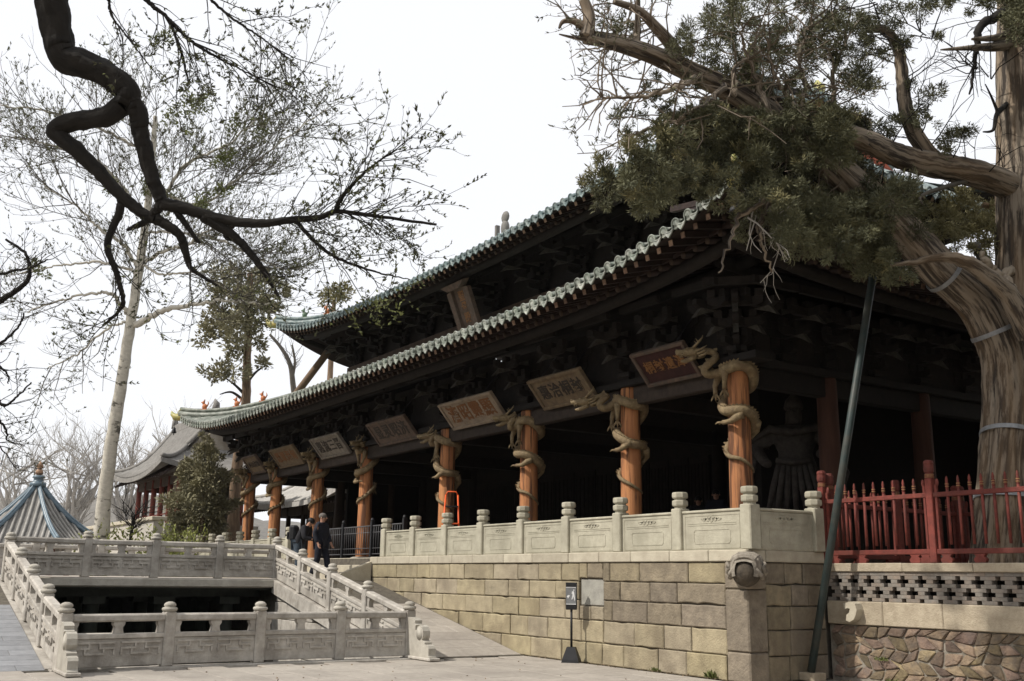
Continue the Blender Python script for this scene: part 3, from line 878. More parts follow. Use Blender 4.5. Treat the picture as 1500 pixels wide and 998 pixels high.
def end_mesh(name, kind, m):
    if (kind, m.name) in END_ME: return END_ME[kind, m.name]
    b = MB()
    if kind == 'disc':
        # round end tile: local x along eave, y inward, z up; faces -y, slightly down
        n = 14; prof = [(.098, .05), (.104, -.012), (.096, -.022), (.080, -.022), (.074, -.010), (.046, -.010), (.036, -.022), (.0, -.026)]
        vs = []
        for r_, y_ in prof[:-1]:
            for k in range(n):
                a = 2 * math.pi * k / n
                vs.append((r_ * math.cos(a), y_ - .30 * r_ * math.sin(a) * .5, r_ * math.sin(a)))
        vs.append((0, -.026, 0))
        fs = [(i * n + k, i * n + (k + 1) % n, (i + 1) * n + (k + 1) % n, (i + 1) * n + k) for i in range(len(prof) - 2) for k in range(n)]
        fs += [((len(prof) - 2) * n + k, (len(prof) - 2) * n + (k + 1) % n, (len(prof) - 1) * n) for k in range(n)]
        b.add(vs, fs)
    else:
        # drip tile: curved lip between two rows with a pointed tongue
        top = [(-.115, .02), (-.07, -.035), (0, -.055), (.07, -.035), (.115, .02)]
        bot = [(-.115, -.04), (-.075, -.105), (0, -.175), (.075, -.105), (.115, -.04)]
        V = []
        for yy in (-.02, .008):
            V += [(x, yy - (.03 if i in (0, 4) else 0), z) for i, (x, z) in enumerate(top)] + [(x, yy - .02, z) for x, z in bot]
        F = []
        for i in range(4):
            F += [(i, i + 1, 5 + i + 1, 5 + i), (10 + i + 1, 10 + i, 15 + i, 15 + i + 1), (5 + i, 6 + i, 16 + i, 15 + i)]
        # pan behind
        V += [(x, .45, z + .17) for x, z in top]
        for i in range(4): F.append((i + 1, i, 20 + i, 21 + i))
        b.add(V, F)
        b.box((-.085, -.034, -.075), (.085, -.026, -.06))
    END_ME[kind, m.name] = b.mesh(name, m)
    return END_ME[kind, m.name]
def rafter_me(name, kind, L, m):
    key = (name, round(L, 2), m.name)
    if key not in END_ME:
        b = MB()
        if kind == 'sq': b.box((-.045, 0, -.05), (.045, L, .05))
        else: b.tube([(0, 0, 0), (0, L, 0)], .062, 8)
        END_ME[key] = b.mesh(name, m)
    return END_ME[key]
def tip_me(name, kind, m):
    key = (name, kind)
    if key not in END_ME:
        b = MB()
        if kind == 'sq': b.box((-.0455, -.012, -.0505), (.0455, .0, .0505))
        else: b.tube([(0, -.012, 0), (0, .0, 0)], .0625, 8)
        END_ME[key] = b.mesh(name, m)
    return END_ME[key]
def roof_side(S, pitch, gl, us, rows=True, rafters=True):
    n = int(2 * S.h / pitch); p = 2 * S.h / n
    lst = [-S.h + p * (i + .5) for i in range(n)]
    lst = [u for u in lst if us[0] <= u <= us[1]]
    dr = end_mesh('drip_tile', 'drip', gl); dd = end_mesh('tile_end', 'disc', gl)
    for u in lst:
        vm = S.vmax(u)
        if rows:
            b = MB(); m = max(2, int(vm / .5) + 1)
            vs = []
            for i in range(m + 1):
                v = vm * i / m
                for k in range(7):
                    a = math.pi * k / 6
                    vs.append(S.P(u, v, 0) + S.u * (-.088 * math.cos(a)) + Vector((0, 0, .088 * math.sin(a) - .0)))
            fs = [(i * 7 + k, i * 7 + k + 1, (i + 1) * 7 + k + 1, (i + 1) * 7 + k) for i in range(m) for k in range(6)]
            b.add(vs, fs, True); b.build('tile_row', gl, hall)
        e = S.P(u, 0)
        link('tile_end', dd, hall, e, S.rz)
        link('drip_tile', dr, hall, S.P(u + p / 2, .0, -.01), S.rz)
        if rafters:
            f = S.P(u, .16, -.20); g = S.P(u, 1.5, -.24)
            sl_ = math.atan2(g.z - f.z, 1.34)
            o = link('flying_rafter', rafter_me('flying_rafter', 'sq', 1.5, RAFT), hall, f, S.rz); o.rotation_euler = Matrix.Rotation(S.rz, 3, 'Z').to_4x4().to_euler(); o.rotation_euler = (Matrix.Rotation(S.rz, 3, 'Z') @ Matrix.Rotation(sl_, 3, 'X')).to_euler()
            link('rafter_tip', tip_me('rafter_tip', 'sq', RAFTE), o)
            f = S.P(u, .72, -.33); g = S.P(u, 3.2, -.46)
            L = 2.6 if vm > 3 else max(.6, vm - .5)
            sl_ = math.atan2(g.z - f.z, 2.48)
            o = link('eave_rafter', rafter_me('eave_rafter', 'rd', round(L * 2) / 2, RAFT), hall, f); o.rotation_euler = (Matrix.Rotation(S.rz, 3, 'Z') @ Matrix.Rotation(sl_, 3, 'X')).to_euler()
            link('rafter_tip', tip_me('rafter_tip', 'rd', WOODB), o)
def deck_mesh(S, name, m, dz, nu=60, v0=0.0):
    b = MB(); nv = 7; V = []; F = []
    for i in range(nu + 1):
        u = -S.h + 2 * S.h * i / nu
        vm = S.vmax(u)
        for j in range(nv + 1): V.append(S.P(u, v0 + (vm - v0) * j / nv if vm > v0 else vm, dz))
    for i in range(nu):
        for j in range(nv): F.append((i * (nv + 1) + j, (i + 1) * (nv + 1) + j, (i + 1) * (nv + 1) + j + 1, i * (nv + 1) + j + 1))
    b.add(V, F, True)
    return b.build(name, m, hall)
hl = lambda v: .355 * v + .012 * v * v
hu = lambda v: .53 * v
LH, LD = 15.72, 5.44
RY = 7.72                       # ridge line
LDP = RY + .69                  # half depth of the lower roof
lowF = Side((XM, -.69), (1, 0), (0, 1), LH, LD, 6.80, hl, LD)
lowR = Side((XM + LH, RY), (0, 1), (-1, 0), LDP, LD, 6.80, hl, LD)
lowL = Side((XM - LH, RY), (0, -1), (1, 0), LDP, LD, 6.80, hl, LD)
lowB = Side((XM, 2 * RY + .69), (-1, 0), (0, -1), LH, LD, 6.80, hl, LD)
UH, UD = 13.42, RY - 2.25
upF = Side((XM, 2.25), (1, 0), (0, 1), UH, UD, 10.50, hu, 2.9, rise_up)
upR = Side((XM + UH, RY), (0, 1), (-1, 0), UD, 2.9, 10.50, hu, 2.9, rise_up_side, 1)
upL = Side((XM - UH, RY), (0, -1), (1, 0), UD, 2.9, 10.50, hu, 2.9, rise_up_side)
upB = Side((XM, 2 * RY - 2.25), (-1, 0), (0, -1), UH, UD, 10.50, hu, 2.9, rise_up)
roof_side(lowF, .308, GLZ, (-99, 99))
roof_side(lowR, .308, GLZ, (-99, 4))
roof_side(upF, .33, GLZB, (-99, 99))
roof_side(upR, .33, GLZB, (-99, 99))
for S, gl in ((lowF, GLZ), (lowR, GLZ), (lowL, GLZ), (lowB, GLZ), (upF, GLZB), (upR, GLZB), (upL, GLZB), (upB, GLZB)):
    deck_mesh(S, 'roof_deck', gl, -.005)
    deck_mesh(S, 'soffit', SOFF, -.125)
    b = MB(); pts = [S.P(-S.h + 2 * S.h * i / 40, .10, -.09) for i in range(41)]
    for i in range(40): b.bar(pts[i], pts[i + 1], .04, .07)
    b.build('eave_lath', RAFT, hall)
    b = MB(); pts = [S.P(-S.h + .6 + (2 * S.h - 1.2) * i / 40, .74, -.255) for i in range(41)]
    for i in range(40): b.bar(pts[i], pts[i + 1], .05, .06)
    b.build('rafter_lath', RAFT, hall)
# hip ridges with figures
def hip(S, sgn, length, gl, figs, name='hip_ridge', base=0.0):
    def Q(t, dz): return S.P(sgn * (S.h - t), t, dz)
    b = MB(); n = 14
    pts = [Q(base + (length - base) * i / n, .10) for i in range(n + 1)]
    b.tube(pts, .13, 8, squash=1.5)
    b.tube([q + Vector((0, 0, .20)) for q in pts], .085, 8)
    o = b.build(name, gl, hall)
    for t, k in figs:
        q = Q(t, .36)
        f = MB()
        f.ell((0, 0, .09), (.10, .075, .11), 8, 6); f.ell((.05, 0, .23), (.055, .05, .075), 8, 6); f.tube([(.06, 0, .24), (.14, 0, .25)], [.035, .02], 6)
        f.tube([(-.08, 0, .10), (-.14, 0, .20), (-.11, 0, .29)], [.03, .025, .01], 6)
        f.tube([(.03, .02, .28), (.01, .03, .36)], [.018, .006], 5); f.tube([(.03, -.02, .28), (.01, -.03, .36)], [.018, .006], 5)
        f.box((-.12, -.06, -.06), (.12, .06, .01))
        ff = f.build('roof_figure', TERRA if k else mat('green_figure_glaze', (.16, .24, .16), (.08, .12, .08), 9, .5, .2), hall, q); ff.rotation_euler = (0, 0, math.atan2(-(S.v.y) , -(S.v.x)) if sgn * 1 > 9 else math.atan2((S.u * sgn - S.v).y, (S.u * sgn - S.v).x)); ff.scale = (1.15, 1.15, 1.15)
    # beast head at the tip
    d = (S.u * sgn - S.v).normalized(); c = Q(0.0, -.06)
    h = MB()
    def xf(p): return c + d * p.x + Vector((-d.y, d.x, 0)) * p.y + Vector((0, 0, p.z))
    h.xf = xf
    h.tube([(-.25, 0, 0), (.05, 0, .02), (.25, 0, .06), (.36, 0, .16), (.40, 0, .27)], [.12, .15, .13, .09, .03], 8)
    h.tube([(.05, .06, .14), (.0, .12, .26), (-.08, .13, .34)], [.05, .03, .01], 6); h.tube([(.05, -.06, .14), (.0, -.12, .26), (-.08, -.13, .34)], [.05, .03, .01], 6)
    h.tube([(.18, 0, -.05), (.32, 0, -.04)], [.07, .03], 6)
    h.build('corner_beast', TILEY, hall)
    return c, d
cL, dL = hip(lowF, -1, 5.3, GLZ, [(.75, 1), (1.75, 1), (2.55, 1)])
cR, dR = hip(lowF, 1, 5.3, GLZ, [(1.0, 1), (1.9, 1)])
cUL, dUL = hip(upF, -1, 2.9, GLZB, [(.9, 0), (1.6, 1)])
cUR, dUR = hip(upF, 1, 2.9, GLZB, [(.9, 1), (1.6, 0)])
hip(lowL, 1, .2, GLZ, []) if False else None
def bell(c, label):
    b = MB(); z = c.z - .62; t = thingw('wind_bell', label, 'bell', (c.x, c.y, z), 'wind bells under the eave corners')
    b.lathe([(.10, z), (.10, z + .03), (.075, z + .10), (.065, z + .19), (.03, z + .23), (.012, z + .24)], (c.x, c.y, 0), 10); b.build('bell_body', METALB, t)
    b = MB(); b.tube([(c.x, c.y, z + .24), (c.x, c.y, c.z - .08)], .008, 5); b.tube([(c.x, c.y, z + .02), (c.x, c.y, z - .08)], .02, 6); b.build('hanger', METALB, t)
bell(cL + dL * .22, 'small dark wind bell hanging from the left lower eave corner of the hall')
bell(cR + dR * .22, 'small dark wind bell hanging from the right lower eave corner among cypress branches')
# main ridge, gable ridges, gables and barge boards
b = MB(); zr = 10.5 + hu(UD)
b.box((XM - UH + 2.9, RY - .16, zr - .05), (XM + UH - 2.9, RY + .16, zr + .22)); b.tube([(XM - UH + 2.9, RY, zr + .28), (XM + UH - 2.9, RY, zr + .28)], .10, 8); b.build('main_ridge', GLZB, hall)
for sx in (-1, 1):
    x = XM + sx * (UH - 2.9)
    b = MB()
    b.tube([(x - sx * .2, RY, zr + .05), (x - sx * .1, RY, zr + .26), (x + sx * .08, RY, zr + .40), (x - sx * .03, RY, zr + .54), (x - sx * .16, RY, zr + .50)], [.20, .18, .13, .08, .03], 8)
    b.tube([(x - sx * .2, RY, zr + .2), (x - sx * .42, RY, zr + .28), (x - sx * .5, RY, zr + .2)], [.12, .09, .04], 8)
    b.build('ridge_end_beast', TILEY, hall)
    for sy in (-1, 1):
        pts = [Vector((x, RY - sy * (UD - v), 10.5 + hu(v) + .12)) for v in [2.9 + (UD - 2.9) * i / 8 for i in range(9)]]
        b = MB(); b.tube(pts, .16, 8, squash=1.3); b.tube([q + Vector((0, 0, .2)) for q in pts], .09, 8); b.build('gable_ridge', GLZB, hall)
        b = MB()
        for i in range(8): b.bar(pts[i] + Vector((sx * .16, 0, -.40)), pts[i + 1] + Vector((sx * .16, 0, -.40)), .07, .46)
        b.build('barge_board', REDP if False else mat('barge_board_red', (.42, .10, .045), (.28, .06, .03), 6, .7, .2, 20), hall)
    b = MB()
    b.add([(x - sx * .35, RY - (UD - 2.9), 10.5 + hu(2.9)), (x - sx * .35, RY + (UD - 2.9), 10.5 + hu(2.9)), (x - sx * .35, RY, zr)], [(0, 1, 2)]); b.build('gable_wall', WOODB, hall)
# ridge ornament seen over the eave
b = MB(); q = Vector((-19.4, RY, zr + .5))
b.ell(q + Vector((0, 0, .35)), (.20, .16, .34), 10, 8); b.ell(q + Vector((.0, 0, .80)), (.24, .10, .24), 12, 6); b.box((q.x - .62, q.y - .08, q.z), (q.x - .5, q.y + .08, q.z + .62)); b.box((q.x - .3, q.y - .14, q.z - .3), (q.x + .3, q.y + .14, q.z + .05)); b.build('ridge_ornament', GREYT, hall)
# ---- columns
def column(x, y, m, r0=.222, r1=.195, z1=5.42):
    b = MB()
    prof = [(r0 * .99, 0), (r0, .05), (lerp(r0, r1, .35), 1.1), (lerp(r0, r1, .7), 2.3), (r1, z1 - H - .1), (r1 * .92, z1 - H)]
    n = 20; vs = []
    for r_, z in prof:
        for k in range(n):
            a = 2 * math.pi * k / n; rr = r_ * (1 + (.012 if k % 5 == 0 else 0) * (-1 if k % 2 else 1))
            vs.append((x + rr * math.cos(a), y + rr * math.sin(a), H + z))
    fs = [(i * n + k, i * n + (k + 1) % n, (i + 1) * n + (k + 1) % n, (i + 1) * n + k) for i in range(len(prof) - 1) for k in range(n)]
    fs.append(tuple((len(prof) - 1) * n + k for k in range(n)))
    b.add(vs, fs, True)
    o = b.build('column', m, hall)
    q = MB(); q.lathe([(.40, H - .02), (.39, H + .03), (.31, H + .07), (.24, H + .075)], (x, y, 0), 16); q.build('column_base', STONE, o)
    return o
for x in COLX: column(x, CY, COLW)
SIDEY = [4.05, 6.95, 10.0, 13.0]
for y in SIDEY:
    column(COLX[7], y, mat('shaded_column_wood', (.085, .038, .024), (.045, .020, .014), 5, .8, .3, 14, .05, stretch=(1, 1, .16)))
    column(COLX[0], y + 1.4 if y < 5 else y + .8, WOODB)
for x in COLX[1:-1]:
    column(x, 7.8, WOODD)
# ---- beams
b_ = lambda a, c, ch=.01: (lambda q: (q.box(a, c, ch), q)[1])(MB())
for i in range(7):
    b_((COLX[i] + .22, CY - .11, 4.98), (COLX[i + 1] - .22, CY + .11, 5.36), .02).build('lintel', mat('lintel_timber', (.05, .036, .027), (.024, .017, .013), 6, .8, .3, 20, .2), hall)
b_((COLX[0] - .7, CY - .24, 5.362), (COLX[7] + .7, CY + .24, 5.50), .01).build('wall_plate', WOODD, hall)
for X_ in (COLX[0], COLX[7]):
    b_((X_ - .11, CY + .26, 4.98), (X_ + .11, 15, 5.355), .02).build('lintel', WOODD, hall)
    b_((X_ - .24, CY + .26, 5.365), (X_ + .24, 15.4, 5.505), .01).build('wall_plate', WOODD, hall)
for S, v0, zz in ((lowF, 1.0, -.50), (lowR, 1.0, -.50), (lowF, 2.33, -.62), (lowR, 2.33, -.62), (upF, .95, -.50), (upR, .95, -.50), (upL, .95, -.5), (upF, 2.45, -.65), (lowL, 1.0, -.5)):
    b = MB(); h_ = S.h - v0 * .8
    pts = [S.P(-h_ + 2 * h_ * i / 30, v0, zz) for i in range(31)]
    b.tube(pts, .13, 8); b.build('eave_purlin', WOODD, hall)
for k, x in enumerate(COLX[1:-1]):
    b_((x - .14, CY + .26, 5.0), (x + .14, 7.6, 5.34), .02).build('tie_beam', WOODD, hall)
for a_, c_ in (((COLX[0] - .03, CY - .03, 5.502), (COLX[7] + .03, CY + .03, 6.78)), ((COLX[0] - .028, CY + .031, 5.507), (COLX[0] + .028, 14.5, 6.78)), ((COLX[7] - .028, CY + .031, 5.507), (COLX[7] + .028, 14.5, 6.78))):
    b_(a_, c_, 0).build('bracket_board', WOODD, hall)
# ---- walls inside the porch
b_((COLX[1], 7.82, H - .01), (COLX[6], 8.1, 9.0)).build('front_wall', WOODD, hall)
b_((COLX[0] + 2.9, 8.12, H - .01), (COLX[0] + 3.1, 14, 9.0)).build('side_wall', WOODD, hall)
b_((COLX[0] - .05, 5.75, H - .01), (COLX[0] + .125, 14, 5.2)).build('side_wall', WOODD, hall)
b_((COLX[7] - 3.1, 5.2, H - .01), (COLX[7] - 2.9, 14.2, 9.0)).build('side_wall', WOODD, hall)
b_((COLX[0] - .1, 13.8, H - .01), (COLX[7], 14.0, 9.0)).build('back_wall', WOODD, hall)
b_((COLX[0] + .1, CY + .2, 6.60), (COLX[7] - .1, 14, 6.68)).build('sky_block_ceiling', WOODD, hall)  # ceiling added below the rafters to block sky light
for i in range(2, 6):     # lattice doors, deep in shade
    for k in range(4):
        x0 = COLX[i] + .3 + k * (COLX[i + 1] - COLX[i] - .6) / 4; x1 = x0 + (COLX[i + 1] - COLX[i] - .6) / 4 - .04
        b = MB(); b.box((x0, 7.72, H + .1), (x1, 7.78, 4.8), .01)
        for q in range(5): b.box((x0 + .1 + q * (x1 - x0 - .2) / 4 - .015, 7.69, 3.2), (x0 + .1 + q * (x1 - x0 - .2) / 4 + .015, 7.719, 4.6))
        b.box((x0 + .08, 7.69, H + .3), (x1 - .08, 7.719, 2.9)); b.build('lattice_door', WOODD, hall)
# upper storey wall and columns
b_((XM - 10.3, 4.78, 8.6), (XM + 10.3, 4.95, 11.4)).build('upper_wall', WOODD, hall)
b_((XM - 10.4, 4.96, 8.6), (XM - 10.2, 11.0, 11.4)).build('upper_wall', WOODD, hall)
b_((XM + 10.2, 4.96, 8.6), (XM + 10.4, 11.0, 11.4)).build('upper_wall', WOODD, hall)
for x in COLX[1:-1]:
    b = MB(); b.tube([(x, 4.68, 8.5), (x, 4.68, 9.55)], .22, 12); b.build('upper_column', WOODB, hall)
b_((XM - 10.9, 4.44, 9.30), (XM + 10.9, 4.77, 9.56), .01).build('upper_plate', WOODB, hall)
# ---- bracket sets (bearing block, crossed arms, slanting levers)
def bracket_mesh(w_, z, rise_, out):
    b = MB()
    b.box((-.20, -.20, 0), (.20, .20, .12), .02); b.box((-.15, -.15, -.06), (.15, .15, .0))
    tiers = 3
    for t in range(tiers):
        zz = .13 + t * rise_
        hw = w_ * (.55 + .22 * t)
        yo = -out * (t) / (tiers - .2)
        for yy in ([0] if t == 0 else [0, yo]):
            h_ = hw * (1.0 if yy == 0 else .8)
            b.prism([(-h_, .06), (-h_ + .12, 0), (h_ - .12, 0), (h_, .06), (h_, .15), (-h_, .15)], -.055, .055, lambda a, h, w2, yy=yy, zz=zz: (a, yy + w2, zz + h))
            for q in (-1, 0, 1):
                b.box((q * (h_ - .07) - .075, yy - .075, zz + .152), (q * (h_ - .07) + .075, yy + .075, zz + .152 + rise_ - .155), .012)
        y1 = -out * (t + 1) / (tiers - .2)
        b.prism([(y1, .05), (y1 + .10, 0), (.45, 0), (.45, .15), (y1, .15)], -.058, .058, lambda a, h, w2, zz=zz: (w2, a, zz + h))
    b.box((-w_ * .9, -out * 1.06 - .05, .13 + tiers * rise_), (w_ * .9, -out * 1.06 + .05, .13 + tiers * rise_ + .14))
    return b.mesh('bracket_set', WOODD)
def lever_mesh(out, rise_):
    b = MB()
    for t in (1, 2):
        zz = .13 + t * rise_
        p = Vector((0, .3, zz + .34)); q = Vector((0, -out * (t + .55) / 2.8 - .22, zz - .14))
        d = (q - p).normalized(); n_ = Vector((0, d.z, -d.y)); n_ = n_ if n_.z > 0 else -n_
        V = []
        for s_ in (-.05, .05):
            X_ = Vector((s_, 0, 0))
            V += [p + X_ + n_ * .07, p + X_ - n_ * .07, q + X_ - n_ * .045 - d * .22, q + X_ - n_ * .07, q + X_ - n_ * .02 - d * .26 + n_ * .1]
        b.add(V, [(0, 1, 2, 3, 4), (9, 8, 7, 6, 5), (0, 4, 9, 5), (4, 3, 8, 9), (3, 2, 7, 8), (2, 1, 6, 7)])
    return b.mesh('lever_arm', LEVER)
BRL = bracket_mesh(.62, 0, .30, .95); LVL = lever_mesh(.95, .30)
BRU = bracket_mesh(.60, 0, .27, 1.30); LVU = lever_mesh(1.30, .27)
def brackets(pts, z, me, lv, rz):
    for (x, y) in pts:
        o = link('bracket_set', me, hall, (x, y, z), rz); link('lever_arm', lv, o)
xs = []
for i in range(8):
    xs.append(COLX[i])
    if i < 7:
        xs.append((COLX[i] + COLX[i + 1]) / 2)
brackets([(x, CY) for x in xs], 5.57, BRL, LVL, 0)
ys = [CY, 2.85, 4.05, 5.5, 6.95, 8.5, 10]
brackets([(COLX[7], y) for y in ys], 5.575, BRL, LVL, R(90))
brackets([(COLX[7], CY)], 5.58, BRL, LVL, R(45)); brackets([(COLX[0], CY)], 5.58, BRL, LVL, R(-45))
brackets([(COLX[0], y) for y in ys[:4]], 5.575, BRL, LVL, R(-90))
xu = [x for x in xs if COLX[1] - .1 <= x <= COLX[6] + .1]
brackets([(x, 4.62) for x in xu], 9.62, BRU, LVU, 0)
brackets([(COLX[1], 4.62)], 9.63, BRU, LVU, R(-45)); brackets([(COLX[6], 4.62)], 9.63, BRU, LVU, R(45))
brackets([(COLX[6], y) for y in (6, 7.5, 9)], 9.625, BRU, LVU, R(90)); brackets([(COLX[1], y) for y in (6, 7.5, 9)], 9.625, BRU, LVU, R(-90))
# small wood pole propping the upper left corner
b = MB(); b.tube([(-28.3, 3.0, 8.3), (-26.9, 4.0, 10.35)], .15, 8); tag(b.build('corner_prop', BARK_BR), 'slanting timber prop between the two left roof corners of the hall', 'prop')

# ------------------------------------------------------------------ plaques
def text_mesh(txt, size, m, name):
    cu = bpy.data.curves.new(name, 'FONT'); cu.body = txt; cu.size = size; cu.align_x = 'CENTER'; cu.align_y = 'CENTER'; cu.extrude = .006; cu.space_character = 1.12; cu.resolution_u = 2
    cu.offset = size * .018
    to = bpy.data.objects.new(name, cu); col.objects.link(to)
    dg = bpy.context.evaluated_depsgraph_get()
    me = bpy.data.meshes.new_from_object(to.evaluated_get(dg))
    bpy.data.objects.remove(to); me.materials.clear(); me.materials.append(m); me.name = name
    return me
def plaque(cx_, wdt, bm, cm, fm, txt, label, hgt=.80):
    t = thing('plaque', label, 'plaque', (cx_, CY - .17, 5.27), 0, 'inscribed boards under the lower eave')
    t.rotation_euler = (R(40), 0, 0)      # foot on the lintel, head leaning out
    b = MB(); b.box((-wdt / 2 + .07, -.03, .06), (wdt / 2 - .07, .02, hgt - .06)); b.build('board', bm, t)
    b = MB()
    for a, c in (((-wdt / 2, -.07, 0), (wdt / 2, .03, .075)), ((-wdt / 2, -.07, hgt - .075), (wdt / 2, .03, hgt)), ((-wdt / 2, -.07, .076), (-wdt / 2 + .085, .03, hgt - .076)), ((wdt / 2 - .085, -.07, .076), (wdt / 2, .03, hgt - .076))): b.box(a, c, .012)
    b.build('frame', fm, t)
    o = link('lettering', text_mesh(txt, min(.52, (wdt - .28) / 4.5), cm, 'lettering'), t, (0, -.034, hgt * .5)); o.rotation_euler = (R(90), 0, 0)
    b = MB()
    for s_ in (-1, 1): b.tube([(s_ * wdt * .3, .03, hgt - .05), (s_ * wdt * .3, .75, hgt + .10)], .012, 5)
    b.build('hanger', METALB, t)
Bw = mat('bleached_board', (.33, .26, .19), (.20, .15, .10), 5, .85, .3, 20, c=(.20, .16, .13), cscale=4, camt=.5)
Bt = mat('tan_board', (.20, .145, .085), (.105, .077, .05), 6, .85, .3, 20, c=(.12, .08, .05), cscale=5, camt=.6)
Bb = mat('brown_board', (.14, .095, .07), (.07, .05, .038), 6, .85, .3, 20, c=(.07, .06, .05), cscale=5, camt=.6)
Bg = mat('grey_board', (.24, .21, .17), (.13, .11, .09), 7, .85, .3, 20, c=(.10, .09, .08), cscale=6, camt=.6)
Br = mat('dark_red_board', (.048, .017, .015), (.028, .011, .010), 6, .8, .2, 20)
L1 = mat('rust_lettering', (.20, .085, .03), None, 10, .8, .1)
L2 = mat('dark_lettering', (.045, .035, .028), None, 10, .8, .1)
L3 = mat('faded_gold_lettering', (.24, .11, .035), (.13, .06, .022), 10, .6, .1)
plaque(-26.75, 1.5, Bt, L2, Bb, '河山洽德', 'small tan board between the two farthest left dragon columns')
plaque(-23.35, 2.3, Bt, L1, Bt, '恩覃海甸', 'warm tan inscribed board, second from the left under the lower eave')
plaque(-19.5, 2.3, Bg, L2, Bg, '惠流三晋', 'grey weathered inscribed board, third from the left under the lower eave')
plaque(-15.0, 2.45, Bb, L2, Bb, '显灵昭济', 'dark brown inscribed board under the middle of the lower eave')
plaque(-10.5, 2.6, Bw, L1, Bw, '濟昭靈顯', 'bleached pale inscribed board with rust coloured characters, below the vertical board')
plaque(-6.6, 2.0, Bt, L2, Bt, '惠洽桐封', 'brown gold board with small dark characters beside the dragon stretching out its head')
plaque(-3.15, 1.55, Br, L3, Bb, '桐封遺澤', 'dark red inscribed board with faded gold characters nearest the corner column', .78)
t = thing('vertical_plaque', 'tall upright name board with flared frame under the upper eave', 'plaque', (-14.9, 3.75, 8.95)); t.rotation_euler = (R(22), 0, 0); t.scale = (.86, .86, .86)
b = MB(); b.box((-.42, -.03, .1), (.42, .03, 1.5)); b.build('board', Bb, t)
b = MB()
for s_ in (-1, 1): b.prism([(s_ * .42, .1), (s_ * .70, .0), (s_ * .72, 1.45), (s_ * .42, 1.5)], -.16, .0, lambda a, h, w_: (a, w_, h))
b.prism([(-.42, 1.5), (.42, 1.5), (.80, 1.72), (-.80, 1.72)], -.30, .0, lambda a, h, w_: (a, w_ , h)); b.prism([(-.42, .1), (.42, .1), (.66, -.06), (-.66, -.06)], -.18, .0, lambda a, h, w_: (a, w_, h)); b.build('flared_frame', Bb, t)
o = link('lettering', text_mesh('聖\n母\n殿', .40, L3, 'lettering'), t, (0, -.034, .80)); o.rotation_euler = (R(90), 0, 0)

